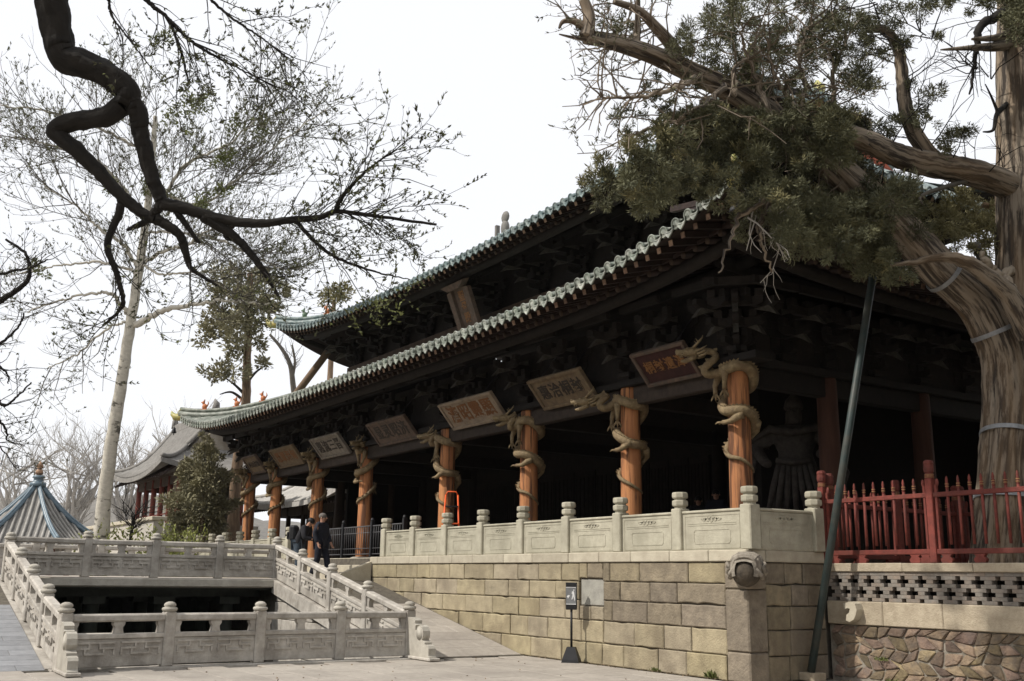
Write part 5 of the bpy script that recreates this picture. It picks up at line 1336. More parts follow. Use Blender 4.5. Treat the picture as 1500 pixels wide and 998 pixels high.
DKJ = [(3.59, -10.35, 6.15), (3.63, -10.24, 6.04), (3.67, -10.13, 5.95), (3.68, -10.02, 5.72), (3.67, -9.91, 5.42)]
DKK = [(3.67, -10.13, 5.95), (3.75, -9.93, 5.76), (3.87, -9.69, 5.61), (4.02, -9.38, 5.45)]
DKL = [(3.44, -10.56, 6.09), (3.43, -10.52, 5.96), (3.47, -10.37, 5.77), (3.51, -10.23, 5.6)]
DKM = [(3.2, -9.3, 4.49), (3.13, -9.36, 4.37), (3.16, -9.29, 4.33)]
DKN = [(3.48, -8.87, 4.52), (3.59, -8.59, 4.24), (3.75, -8.27, 4.1), (3.93, -7.95, 4.02)]
DKO = [(3.86, -9.96, 6.21), (3.94, -9.74, 6.0), (4.08, -9.43, 5.78), (4.19, -9.16, 5.57)]
LA = [(-3.69, -10.7, 4.89), (-3.45, -10.41, 5.07), (-3.3, -10.23, 5.21), (-3.19, -10.13, 5.36), (-3.16, -10.14, 5.52), (-3.16, -10.22, 5.71), (-3.26, -10.46, 5.88)]
LB = [(-3.56, -10.68, 5.34), (-3.39, -10.46, 5.42), (-3.17, -10.16, 5.5), (-3.0, -9.94, 5.62)]
LC = [(-3.74, -10.55, 4.35), (-3.56, -10.34, 4.5), (-3.39, -10.16, 4.71), (-3.31, -10.12, 4.91)]
LD = [(-3.69, -10.47, 4.35), (-3.62, -10.29, 4.19), (-3.58, -10.19, 4.08), (-3.6, -10.17, 3.97)]
LE = [(-3.8, -10.39, 3.76), (-3.71, -10.23, 3.71), (-3.66, -10.15, 3.68), (-3.56, -10.04, 3.81), (-3.42, -9.91, 3.99)]
LF = [(-3.82, -10.37, 3.62), (-3.75, -10.2, 3.47), (-3.73, -10.1, 3.34), (-3.74, -10.07, 3.21), (-3.63, -9.87, 3.15)]
LG = [(-3.94, -10.4, 3.26), (-3.82, -10.15, 3.13), (-3.75, -9.91, 2.82)]
TORN = [[(2.7, 3.27, 5.97), (2.6, 3.18, 6.29), (2.55, 2.98, 6.49), (2.5, 2.96, 6.69)], [(2.6, 3.48, 6.11), (2.5, 3.6, 6.44), (2.4, 4.08, 6.61), (2.4, 4.29, 6.68)], [(2.7, 2.86, 6.1), (2.65, 2.53, 6.33), (2.6, 2.52, 6.47)]]
BHC = [(1.78, 3.66, 7.73, 0.32), (1.72, 4.38, 8.02, 0.3), (2.03, 4.46, 7.69, 0.32), (1.99, 3.67, 7.36, 0.29), (1.88, 3.09, 7.39, 0.24), (1.97, 4.97, 7.5, 0.33), (2.13, 3.93, 7.25, 0.27), (2.05, 3.46, 7.85, 0.17), (1.23, 3.76, 7.53, 0.2), (1.56, 2.76, 7.73, 0.19), (1.52, 3.18, 7.64, 0.22), (1.09, 3.12, 7.76, 0.18), (1.76, 3.22, 7.76, 0.17), (1.98, 3.08, 7.07, 0.19), (2.16, 3.35, 6.89, 0.19), (2.16, 4.04, 7.02, 0.22), (1.21, 3.32, 7.57, 0.19)]
# ------------------------------------------------------------------ foliage and twig tools
def unit(a): return a / np.maximum(np.linalg.norm(a, axis=-1, keepdims=True), 1e-9)
def tubes3(P, r0, r1, k=3):
    """P (n,m,3) polylines -> verts, quads with k sides, radius r0 -> r1 along each"""
    n, m, _ = P.shape
    d = unit(np.gradient(P, axis=1))
    ref = np.where(np.abs(d[..., 2:3]) < .9, np.array([0, 0, 1.0]), np.array([1.0, 0, 0]))
    a = unit(np.cross(d, ref)); b = np.cross(d, a)
    t = np.linspace(0, 1, m)[None, :, None]
    rad = (np.asarray(r0).reshape(-1, 1, 1) * (1 - t) + np.asarray(r1).reshape(-1, 1, 1) * t)
    V = np.stack([P + rad * (math.cos(2 * math.pi * q / k) * a + math.sin(2 * math.pi * q / k) * b) for q in range(k)], 2)
    idx = np.arange(n * m * k).reshape(n, m, k)
    F = np.stack([idx[:, :-1, :], np.roll(idx, -1, 2)[:, :-1, :], np.roll(idx, -1, 2)[:, 1:, :], idx[:, 1:, :]], -1)
    return V.reshape(-1, 3), F.reshape(-1, 4)
def resample(path, m=24):
    p = np.asarray(path, float); s = np.concatenate([[0], np.cumsum(np.linalg.norm(np.diff(p, axis=0), axis=1))])
    t = np.linspace(0, s[-1], m)
    return np.stack([np.interp(t, s, p[:, i]) for i in range(3)], 1)
def smooth_path(path, m=24, jit=0.0):
    p = [Vector(q) for q in path]; out = []
    per = max(2, m // max(1, len(p) - 1))
    for i in range(len(p) - 1):
        for q in range(per):
            t = q / per
            p0, p1, p2, p3 = p[max(i - 1, 0)], p[i], p[i + 1], p[min(i + 2, len(p) - 1)]
            v = .5 * ((2 * p1) + (p2 - p0) * t + (2 * p0 - 5 * p1 + 4 * p2 - p3) * t * t + (3 * p1 - p0 - 3 * p2 + p3) * t ** 3)
            out.append(v)
    out.append(p[-1])
    if jit:
        for v in out[1:-1]: v += Vector((rng.uniform(-jit, jit), rng.uniform(-jit, jit), rng.uniform(-jit, jit)))
    return out
def sprout(P, n, ln, par=.5, up=(0, 0, .3), spread=1.0, bend=(0, 0, .2), t0=.2, jit=.12):
    """n twigs from polylines P (k,m,3); returns (n,5,3)"""
    k, m, _ = P.shape
    L = np.linalg.norm(np.diff(P, axis=1), axis=2).sum(1)
    pk = nrg.choice(k, n, p=L / L.sum())
    t = t0 + (1 - t0) * nrg.random(n)
    f = t * (m - 1); i = np.minimum(f.astype(int), m - 2); q = (f - i)[:, None]
    A = P[pk, i] * (1 - q) + P[pk, i + 1] * q
    d = unit(P[pk, i + 1] - P[pk, i])
    rnd = nrg.normal(size=(n, 3)); rnd = unit(rnd - d * (rnd * d).sum(1, keepdims=True))
    D = unit(d * par + rnd * spread + np.asarray(up))
    l = (ln[0] + (ln[1] - ln[0]) * nrg.random(n))[:, None]
    out = [A]
    cur = A; dd = D
    for s_ in range(4):
        dd = unit(dd + np.asarray(bend) * .25 + nrg.normal(size=(n, 3)) * jit)
        cur = cur + dd * l / 4
        out.append(cur)
    return np.stack(out, 1)
def leaf_quads(A, D, l, wd):
    """leaves at A along D; l length, wd width ratio"""
    n = len(A)
    r = unit(np.cross(D, nrg.normal(size=(n, 3))))
    l = np.asarray(l).reshape(-1, 1)
    w_ = r * l * wd
    V = np.stack([A, A + D * l * .45 + w_, A + D * l, A + D * l * .45 - w_], 1).reshape(-1, 3)
    return V, np.arange(4 * n).reshape(n, 4)
def leaves_on(P, n, l, wd=.16, up=(0, 0, .3), t0=.3, pair=True):
    k, m, _ = P.shape
    pk = nrg.integers(0, k, n); t = t0 + (1 - t0) * nrg.random(n)
    f = t * (m - 1); i = np.minimum(f.astype(int), m - 2); q = (f - i)[:, None]
    A = P[pk, i] * (1 - q) + P[pk, i + 1] * q; d = unit(P[pk, i + 1] - P[pk, i])
    Vs, Fs = [], []; o = 0
    for _ in range(2 if pair else 1):
        rnd = nrg.normal(size=(n, 3))
        D = unit(d * .8 + unit(rnd) * .7 + np.asarray(up))
        V, F = leaf_quads(A, D, l[0] + (l[1] - l[0]) * nrg.random(n), wd)
        Vs.append(V); Fs.append(F + o); o += len(V)
    return np.concatenate(Vs), np.concatenate(Fs)
def join(parts):
    Vs, Fs, o = [], [], 0
    for V, F in parts:
        Vs.append(V); Fs.append(F + o); o += len(V)
    return np.concatenate(Vs), np.concatenate(Fs)
def clumps(cl, per, l, wd=.22, flat=.8, out=.5, up=(0, 0, .25)):
    """foliage sprays filling clump spheres (x,y,z,r)"""
    Vs, Fs, o = [], [], 0
    for (x, y, z, r) in cl:
        n = int(per * max(.05, (r / .4) ** 2))
        # sub tufts
        nt_ = max(5, int(14 * (r / .4) ** 1.5))
        tc = unit(nrg.normal(size=(nt_, 3))) * (nrg.random((nt_, 1)) ** .45) * r * np.array([1, 1, flat])
        ax = unit(nrg.normal(size=3) + np.array([0, -.4, .2])); tc = tc * .8 + ax * (tc @ ax)[:, None] * .9
        pk = nrg.integers(0, nt_, n)
        off = nrg.normal(size=(n, 3)) * r * .17
        A = np.array([x, y, z]) + tc[pk] + off
        D = unit(unit(tc[pk] + 1e-6) * out + unit(off + 1e-9) * .6 + unit(nrg.normal(size=(n, 3))) * .6 + np.asarray(up))
        V, F = leaf_quads(A, D, l[0] + (l[1] - l[0]) * nrg.random(n), wd)
        Vs.append(V); Fs.append(F + o); o += len(V)
    return np.concatenate(Vs), np.concatenate(Fs)
def limb(name, path, r0, r1, m, parent, n=10, k=30, jit=.0, wob=.0, pw=1.0):
    pts = smooth_path(path, k, jit)
    rr = [lerp(r0, r1, (i / (len(pts) - 1)) ** pw) for i in range(len(pts))]
    b = MB(); b.tube(pts, rr, n, wob=wob, rg=rng)
    o = b.build(name, m, parent)
    bark_attr(o.data, pts, rr, n)
    return o
def bark_attr(me, pts, rr, n):
    """straightened trunk coordinates, so that the grain follows the limb"""
    a = me.attributes.new('bark', 'FLOAT_VECTOR', 'POINT')
    s = rng.uniform(0, 30); buf = []
    for i in range(len(pts)):
        if i: s += (pts[i] - pts[i - 1]).length
        for k in range(n):
            t = 2 * math.pi * k / n
            buf += [rr[i] * math.cos(t), rr[i] * math.sin(t), s]
    a.data.foreach_set('vector', buf)
# ------------------------------------------------------------------ the leaning old cypress
cyp = thingw('leaning_cypress', 'ancient cypress leaning left over the hall corner, twisted brown trunk with iron bands', 'tree', (2.5, 2.87, 1.74))
pts = smooth_path(CYP, 150)
N_ = len(pts)
CR = [(0, .56), (.06, .42), (.15, .37), (.22, .325), (.33, .31), (.45, .275), (.6, .23), (.72, .18), (.85, .135), (1, .09)]
def crad(t):
    for (a, ra), (c, rc) in zip(CR, CR[1:]):
        if t <= c: return lerp(ra, rc, (t - a) / (c - a))
    return .10
b = MB()
ns = 96; vs = []; ref = Vector((1, 0, 0))
fl_ = [rng.uniform(.0, 1) for _ in range(ns)]
ph = [rng.uniform(0, 6.28) for _ in range(ns)]
for i, p in enumerate(pts):
    d = (pts[min(i + 1, N_ - 1)] - pts[max(i - 1, 0)]).normalized()
    ref = (ref - d * ref.dot(d)).normalized(); bb_ = d.cross(ref)
    t = i / (N_ - 1)
    for k in range(ns):
        a = 2 * math.pi * k / ns + t * 1.4          # grain twists along the trunk
        th_ = 2 * math.pi * k / ns
        g = .06 * math.sin(5 * th_ + 1.3 + t * 3) + .03 * math.sin(8 * th_ + t * 6 + .9 * math.sin(t * 17) + .7 * math.sin(3 * th_)) + .02 * abs(math.sin(13 * th_ + t * 9 + 1.2 * math.sin(t * 11))) + .05 * (fl_[k] - .5)  + .075 * noise.noise((math.cos(th_) * 2.2, math.sin(th_) * 2.2, t * 16)) + .07 * (.5 - abs(noise.noise((math.cos(th_) * 6, math.sin(th_) * 6, t * 30)))) ** 3 * 4 - .02
        rr = crad(t) * (1 + g)
        vs.append(p + ref * (rr * math.cos(a)) + bb_ * (rr * math.sin(a)))
fs = [(i * ns + k, i * ns + (k + 1) % ns, (i + 1) * ns + (k + 1) % ns, (i + 1) * ns + k) for i in range(N_ - 1) for k in range(ns)]
fs.append(tuple((N_ - 1) * ns + k for k in range(ns)))
b.add(vs, fs, True)
trunk = b.build('trunk', BARK_CY, cyp)
bark_attr(trunk.data, pts, [crad(i / (N_ - 1)) for i in range(N_)], ns)
for zt in (.045, .095, .235, .36):          # iron bands
    i = int(zt * (N_ - 1)) + 1
    p = pts[i]; d = (pts[i + 1] - pts[i - 1]).normalized(); e1 = d.orthogonal().normalized(); e2 = d.cross(e1)
    q = MB(); rr = crad(zt) * 1.07; vs = []
    for (dr, dh) in ((0, -.035), (.014, -.035), (.014, .035), (0, .035)):
        for k in range(28):
            a = 2 * math.pi * k / 28; vs.append(p + d * dh + (e1 * math.cos(a) + e2 * math.sin(a)) * (rr + dr))
    fs = [(j * 28 + k, j * 28 + (k + 1) % 28, ((j + 1) % 4) * 28 + (k + 1) % 28, ((j + 1) % 4) * 28 + k) for j in range(4) for k in range(28)]
    q.add(vs, fs); q.build('iron_band', IRON, cyp)
limb('hooked_branch', HOOK, .24, .02, BARK_CY, cyp, 12, 40, .01, .06, .7)
limb('branch', CYPb, .11, .07, BARK_CY, cyp, 8); limb('branch', CYPb2, .12, .04, BARK_CY, cyp, 8); limb('branch', CYPb3, .07, .03, BARK_CY, cyp, 8)
limb('branch', [(1.4, -4.0, 8.78), (1.35, -4.25, 8.95), (1.3, -4.42, 8.93), (1.3, -4.5, 8.8)], .07, .015, BARK_CY, cyp, 7); limb('branch', [(1.4, -4.05, 8.72), (1.35, -4.3, 8.7), (1.3, -4.5, 8.71)], .04, .01, BARK_CY, cyp, 6)
TP = []
for q in TWB:
    limb('branch', q, .05, .010, BARK_CY, cyp, 7, 30, .03); TP.append(resample(q, 12))
del TP[6:8]
TP += [resample([tuple(p) for p in pts[int(N_ * .4):]], 12), resample(CYPb2, 12), resample(CYPb, 12), resample(CYPb3, 12)]
TP = np.stack(TP)
t1 = sprout(TP, 210, (.5, 1.3), .4, (0, -.1, .1), 1.0, (0, 0, -.3), .1, .25)
t2 = sprout(t1, 700, (.15, .5), .6, (0, 0, 0), .9, (0, 0, -.3), .2, .25)
V, F = join([tubes3(t1, .016, .006), tubes3(t2, .006, .002)])
link('twig', np_mesh('twig', V, F, BARK_CY), cyp)
toc = (CAM - Vector((1.5, 0, 8))).normalized()
fr = [(x + toc.x * .8, y + toc.y * .8, z + toc.z * .8, r * .95) for (x, y, z, r) in CYC1 if y > -.9 and rng.random() < .7]
V, F = join([clumps(CYC1 + fr, 3300, (.035, .095), .11, .8, .5, (0, -.1, .1)), leaves_on(t2, 4000, (.03, .08), .13)])
link('crown', np_mesh('crown', V, F, LEAF_CY), cyp)
V, F = clumps(CYC2, 2600, (.03, .085), .11)
o = link('upper_crown', np_mesh('upper_crown', V, F, LEAF_CY), cyp)
hi = [(x + rng.uniform(-.15, .15), y + rng.uniform(-.2, .1), z + r * .5, r * .7) for (x, y, z, r) in CYC1 if rng.random() < .38]  # paler tufts on clump tops, sunlight put into the leaf colour
V, F = clumps(hi, 2000, (.035, .09), .11)
o = link('lit_tuft_tops', np_mesh('lit_tuft_tops', V, F, LEAF_CY2), cyp)
for q in TORN: limb('torn_wood', q, .10, .03, mat('bleached_wood', (.42, .36, .28), (.24, .19, .14), 6, .9, .5, 10, stretch=(3, 3, .5), attr='bark'), cyp, 7, 24, .03, .2)
# dry white roots of dead twigs under the crown
dead = sprout(np.stack([resample([(1.75, -.9, 7.4), (1.8, -1.5, 6.6), (1.8, -2.0, 6.0)], 12), resample([(1.8, -.4, 7.3), (1.8, -.9, 6.6)], 12)]), 7, (.6, 1.3), .5, (0, -.1, -.9), .5, (0, 0, -.5), .1, .3)
dead2 = sprout(dead, 13, (.2, .5), .7, (0, 0, -.3), .6, (0, 0, -.3), .3, .3)
V, F = join([tubes3(dead, .015, .006), tubes3(dead2, .007, .003)]); link('dead_twig', np_mesh('dead_twig', V, F, mat('bleached_twig', (.40, .37, .33), (.27, .245, .21), 8, .9, 0)), cyp)
# second cypress with the long bare limb
cy2 = thingw('bare_cypress', 'tall straight grey cypress trunk at the right edge with one long level limb', 'tree', (T2[0][0], T2[0][1], 1.74))
T2e = [tuple(Vector(T2[0]))] + T2[1:]
limb('trunk', T2e, .42, .33, BARK_CY, cy2, 24, 60, .0, .05)
limb('limb', LIMB, .245, .15, BARK_CY, cy2, 16, 40, .01, .05)
limb('branch', LIMBb, .15, .06, BARK_CY, cy2, 10, 40, .01, .05)
limb('branch', [LIMB[1], (2.3, 1.9, 7.5), (2.3, 1.8, 7.3)], .05, .01, TWIG_G, cy2, 6)
limb('broken_spike', SPIKE, .13, .012, BARK_CY, cy2, 9, 30, .0, .08)
limb('broken_spike', [(q[0], q[1], q[2] + .16 + .06 * i * 0) for i, q in enumerate(SPIKE[:3])], .12, .02, BARK_CY, cy2, 8, 20, .0, .08)
limb('hanging_branch', HANGB, .10, .015, BARK_DK, cy2, 8, 30, .02); limb('dead_branch', DEAD, .06, .012, BARK_DK, cy2, 7, 20)
limb('dead_branch', [DEAD[1], (2.35, DEAD[1][1] - .15, DEAD[1][2] + .25), (2.35, DEAD[1][1] - .3, DEAD[1][2] + .45)], .03, .008, BARK_DK, cy2, 6)
limb('broken_spike', [(2.3, 3.9, 6.3), (2.2, 3.6, 6.6), (2.1, 3.45, 6.95), (2.1, 3.3, 7.0)], .14, .03, TWIG_G, cy2, 7, 20, .03, .2)
limb('broken_spike', [(2.35, 4.0, 6.2), (2.1, 3.75, 6.2), (2.0, 3.6, 6.35)], .10, .02, TWIG_G, cy2, 7, 20, .03, .2)
TP = np.stack([resample(LIMBb, 12), resample(HANGB, 12), resample(LIMB, 12), resample([(2.4, T2[4][1] - .2, 9.9), (2.4, .6, 10.5), (2.3, -.4, 10.3)], 12)])
t1 = sprout(TP, 90, (.5, 1.2), .4, (0, -.3, .15), 1.0, (0, 0, .1), .1, .25); t2 = sprout(t1, 260, (.2, .5), .6, (0, 0, 0), .9, (0, 0, 0), .2, .25)
V, F = join([tubes3(t1, .014, .005), tubes3(t2, .006, .002)]); link('twig', np_mesh('twig', V, F, BARK_DK), cy2)
V, F = join([clumps([(x, y, z, r * 1.35) for (x, y, z, r) in T2C], 2600, (.03, .08), .13), clumps(T2D, 4200, (.03, .08), .14)]); link('crown', np_mesh('crown', V, F, LEAF_CY), cy2)
# green cypress farther behind on the right
bc = thingw('green_cypress', 'yellowish green cypress foliage at the far right, just below the level limb', 'tree', (3.0, 6.3, 1.74))
limb('trunk', [(3.0, 6.3, 1.7), (2.95, 6.2, 5.5), (2.4, 5.9, 7.6), BHC[1][:3]], .20, .05, BARK_BR, bc)
V, F = clumps(BHC, 3000, (.03, .085), .14); link('crown', np_mesh('crown', V, F, LEAF_CY2), bc)
# steel prop under the leaning trunk
pp = thingw('steel_prop', 'long green steel prop leaning up to the old cypress from the wall corner', 'prop', (.16, 1.14, .1))
b = MB(); b.tube([(.16, 1.14, .12), (1.35, 1.8, 6.62)], .062, 12); b.build('pole', GREENM, pp)
b = MB(); b.box((.02, 1.02, .0), (.32, 1.30, .12), .01); b.build('foot_block', BAND, pp)
# ------------------------------------------------------------------ dark limb in front (tree stands left of the camera)
dk_ = thingw('dark_tree', 'dark crooked limb hanging in from the top left against the sky', 'tree', (1.2, -13.9, 0))
limb('trunk', [(1.2, -13.9, -.1), (1.3, -13.8, 3), (1.6, -13.3, 6), (1.9, -12.6, 8.2)], .42, .26, BARK_DK, dk_, 16, 40)
limb('limb', [(1.75, -13.0, 7.2), (2.3, -12.2, 7.6), (2.6, -11.5, 7.3)] + DK, .155, .105, BARK_DK, dk_, 20, 100, .003, .10)
spec_ = [(DKA, .095, .042), (DKB, .088, .055), (DKC, .060, .010), (DKD, .04, .010), (DKE, .05, .014), (DKF, .05, .01), (DKG, .05, .010), (DKH, .035, .015), (DKI, .025, .006), (DKJ, .022, .006), (DKK, .018, .004), (DKL, .012, .003), (DKM, .03, .006), (DKN, .02, .004), (DKO, .015, .003)]
for q, a, c in spec_: limb('branch', q, a, c, BARK_DK, dk_, 12, 60, .004, .11)
limb('branch', [(1.9, -12.6, 8.2), (2.7, -11.6, 7.6), DKJ[0]], .08, .03, BARK_DK, dk_, 8)
limb('branch', [(2.7, -11.6, 7.6), (3.3, -10.9, 6.9), DKO[0]], .05, .02, BARK_DK, dk_, 8); limb('branch', [(2.7, -11.6, 7.6), (3.1, -11.0, 6.8), DKL[0]], .05, .016, BARK_DK, dk_, 8)
TP = np.stack([resample(q, 12) for q in (DKC[3:9], DKC[5:9], DKI, DKN[:3], DKG[2:], DKF[2:])])
ta = sprout(TP, 72, (.35, .9), .8, (.05, .1, .05), .7, (0, 0, .0), .05, .15)
TPb = np.stack([resample(q, 12) for q in (DKJ, DKK, DKO, DKL, DKD[2:], DKE)])
tb = sprout(TPb, 55, (.3, .9), .7, (.08, .1, -.25), .6, (0, 0, -.5), .05, .15)
t1 = np.concatenate([ta, tb]); t2 = sprout(t1, 640, (.12, .4), .7, (0, 0, .05), .8, (0, 0, .1), .15, .2)
V, F = join([tubes3(t1, .006, .002), tubes3(t2, .0026, .0012)]); link('twig', np_mesh('twig', V, F, BARK_DK), dk_)
V, F = join([leaves_on(t2, 3400, (.022, .05), .17), leaves_on(t1, 500, (.022, .045), .17)]); link('bud', np_mesh('bud', V, F, LEAF_DK), dk_)
V, F = leaves_on(t2, 700, (.022, .045), .2); link('leaf', np_mesh('leaf', V, F, LEAF_GR), dk_)
V, F = clumps(FGC, 420, (.025, .06), .24, 1.0, .2); link('leaf', np_mesh('leaf', V, F, LEAF_GR), dk_)
# bare tree at the left edge
lt = thingw('bare_tree', 'bare grey branches reaching in from the left edge of the view', 'tree', (-4.6, -12.9, .0))
limb('trunk', [(-4.6, -12.9, 0), (-4.6, -12.6, 3), (-4.5, -12.2, 5.5)], .24, .12, BARK_DK, lt)
for q, a in ((LA, .045), (LB, .03), (LC, .028), (LD, .022), (LE, .026), (LF, .022), (LG, .016)):
    limb('branch', [(-4.55, -12.4, q[0][2] - .6), (-4.2, -11.4, q[0][2] - .25)] + q, a * 1.3, a * .35, BARK_DK, lt, 8, 40, .01)
TP = np.stack([resample(q, 12) for q in (LA, LB, LC, LD, LE, LF, LG)])
t1 = sprout(TP, 46, (.25, .7), .6, (.2, .25, .1), .8, (0, 0, .1), .1, .2); t2 = sprout(t1, 130, (.1, .3), .7, (0, 0, .1), .8, (0, 0, .1), .2, .2)
V, F = join([tubes3(t1, .007, .003), tubes3(t2, .003, .0015)]); link('twig', np_mesh('twig', V, F, BARK_DK), lt)
V, F = leaves_on(t2, 300, (.03, .06), .17); link('bud', np_mesh('bud', V, F, LEAF_DK), lt)
# ------------------------------------------------------------------ white poplar
po = thingw('white_poplar', 'tall pale barked poplar with leaning trunk and fine budding twigs beyond the pond', 'tree', (PP[0][0] - .1, PP[0][1], 0))
base = Vector(PP[0]); nxt = Vector(PP[1])
gp = base + (base - nxt) / (base.z - nxt.z) * (base.z + .1) * -1 if False else base + (base - nxt).normalized() * (base.z + .2)
limb('trunk', [tuple(gp)] + PP, .30, .07, BARK_LT, po, 18, 90, .012, .05)
pls = [PL1, PL2, PL3, PL4, PL5, PL6, PL7, PL8[:3], PL7[:3], PL10, PL11, PL12, PL6[:4], PL14, PL15]
prad = [.13, .085, .08, .075, .07, .065, .06, .06, .05, .06, .06, .055, .05, .05, .055]
for q, a in zip(pls, prad): limb('branch', q, a, .018, BARK_LT, po, 8, 36, .05)
TP = np.stack([resample(q, 14) for q in pls] + [resample(PP[5:], 14)])
def depthspread(P, s_):        # give the crown body along the line of sight as well
    return P
t0_ = sprout(TP, 170, (1.2, 3.0), .9, (0, .1, .15), .9, (0, 0, .25), .15, .12)
t1 = sprout(np.concatenate([t0_, TP[:, ::3][:, :5]]), 1300, (.6, 1.8), .9, (0, 0, .2), .8, (0, 0, .3), .15, .14)
t2 = sprout(t1, 3600, (.25, .75), .9, (0, 0, .25), .7, (0, 0, .3), .25, .15)
V, F = tubes3(t0_, .020, .008, 5); link('branchlet', np_mesh('branchlet', V, F, TWIG_G), po)
V, F = join([tubes3(t1, .011, .005), tubes3(t2, .0055, .003)]); link('twig', np_mesh('twig', V, F, TWIG_G), po)
V, F = join([leaves_on(t2, 12500, (.06, .14), .15, (0, 0, .25)), leaves_on(t1, 2200, (.05, .11), .16, (0, 0, .2))]); link('bud', np_mesh('bud', V, F, LEAF_PO), po)
V, F = clumps(PGC, 330, (.09, .17), .2, 1.0, .2); link('leaf', np_mesh('leaf', V, F, LEAF_GR), po)
# ------------------------------------------------------------------ other trees and bushes on the left
cn = thingw('dark_conifer', 'dark cypress with bare brown lower trunk rising behind the left end of the hall', 'tree', (CON[0][0], CON[0][1], 0))
limb('trunk', [(CON[0][0] - .1, CON[0][1], -.1)] + CON, .34, .12, BARK_BR, cn, 14, 60, .01, .05)
for q in CONb: limb('branch', q, .09, .02, BARK_DK, cn, 7)
V, F = clumps(CNC, 210, (.12, .28), .22); link('crown', np_mesh('crown', V, F, LEAF_BU), cn)
th = thingw('thin_bare_tree', 'thin bare trunk standing in the gap between the two roof corners', 'tree', (THIN[0][0], THIN[0][1], 0))
limb('trunk', [(THIN[0][0], THIN[0][1], -.1)] + THIN, .26, .07, TWIG_G, th); limb('branch', THINb, .1, .04, TWIG_G, th)
TP = np.stack([resample(THIN[2:], 12), resample(THINb, 12)]); t1 = sprout(TP, 26, (.6, 1.6), .6, (0, 0, .3), .9, (0, 0, .3), .2, .2)
V, F = tubes3(t1, .02, .008); link('twig', np_mesh('twig', V, F, TWIG_G), th)
ft = thingw('far_treetop', 'small far tree top showing over the left end of the upper roof', 'tree', (FTC[0][0], FTC[0][1], 0))
limb('trunk', [(FTC[0][0], FTC[0][1], 0), FTC[0][:3]], .3, .1, BARK_BR, ft); V, F = clumps(FTC, 160, (.15, .3), .22); link('crown', np_mesh('crown', V, F, LEAF_CY2), ft)
bu = thingw('bushy_cypress', 'bushy olive cypress between the small red columned pavilion and the hall', 'tree', (BUC[4][0], BUC[4][1], 0))
limb('trunk', [(BUC[4][0], BUC[4][1], 0), (BUC[4][0], BUC[4][1], 6.5)], .22, .05, BARK_BR, bu)
V, F = clumps(BUC + [(x + rng.uniform(-.5, .5), y + rng.uniform(-.4, .4), z + rng.uniform(-.3, .5), r * .5) for (x, y, z, r) in BUC], 700, (.08, .2), .18); link('crown', np_mesh('crown', V, F, LEAF_BU), bu)
b_low = [(x + rng.uniform(-.3, .3), y, z - 1.6, r) for (x, y, z, r) in BUC[8:]]
V, F = clumps(b_low, 160, (.14, .28), .24); link('lower_crown', np_mesh('lower_crown', V, F, LEAF_BU), bu)
def shrub(label, x, y, h, wd, cat='shrub'):
    t = thingw('spring_shrub', label, cat, (x, y, 0), 'yellow green spring shrubs beyond the bridge')
    st = np.stack([resample([(x, y, 0), (x + rng.uniform(-.4, .4) * wd, y + rng.uniform(-.4, .4) * wd, h * .6), (x + rng.uniform(-1, 1) * wd, y + rng.uniform(-1, 1) * wd, h * rng.uniform(.75, 1))], 8) for _ in range(16)])
    V, F = tubes3(st, .02, .006); link('stem', np_mesh('stem', V, F, TWIG_G), t)
    tw = sprout(st, 130, (.3, .8), .8, (0, 0, .3), .8, (0, 0, .2), .35, .15)
    V, F = join([leaves_on(tw, 900, (.05, .12), .26)]); link('leaf', np_mesh('leaf', V, F, LEAF_SH), t)
shl = ['low yellow green shrub just right of the pale poplar trunk', 'yellow green shrub in front of the pale terrace wall', 'yellow green shrub at the foot of the bushy cypress', 'yellow green shrub left of the poplar, by the pointed pavilion roof', 'yellow green shrub low behind the bridge balustrade, in the middle']
for lb, (x, y, h, wd) in zip(shl, ((-27.5, -2.6, 3.0, 1.0), (-28.6, -1.4, 3.15, 1.1), (-29.6, -.3, 2.9, 1.0), (-26.4, -4.3, 2.7, .7), (-25.4, -1.9, 2.75, 1.0))): shrub(lb, x, y, h, wd)
sm_ = thingw('small_bare_tree', 'small dark twiggy tree in front of the pale terrace wall', 'tree', (-27.2, -3.05, 0))
limb('trunk', [(-27.2, -3.05, 0), (-27.15, -3.0, 2.6), (-27.1, -2.95, 3.5)], .08, .04, BARK_DK, sm_)
TP = np.stack([resample([(-27.15, -3.0, 2.5), (-27.1, -2.95, 3.5)], 10), resample([(-27.15, -3.0, 2.9), (-27, -2.6, 3.8)], 10), resample([(-27.15, -3.0, 2.9), (-27.2, -3.4, 3.9)], 10)])
t1 = sprout(TP, 40, (.4, 1.0), .4, (0, 0, .3), 1.0, (0, 0, .3), .1, .2); t2 = sprout(t1, 120, (.15, .4), .8, (0, 0, .3), .8, (0, 0, .2), .2, .2)
V, F = join([tubes3(t1, .02, .008), tubes3(t2, .008, .004)]); link('twig', np_mesh('twig', V, F, BARK_DK), sm_)
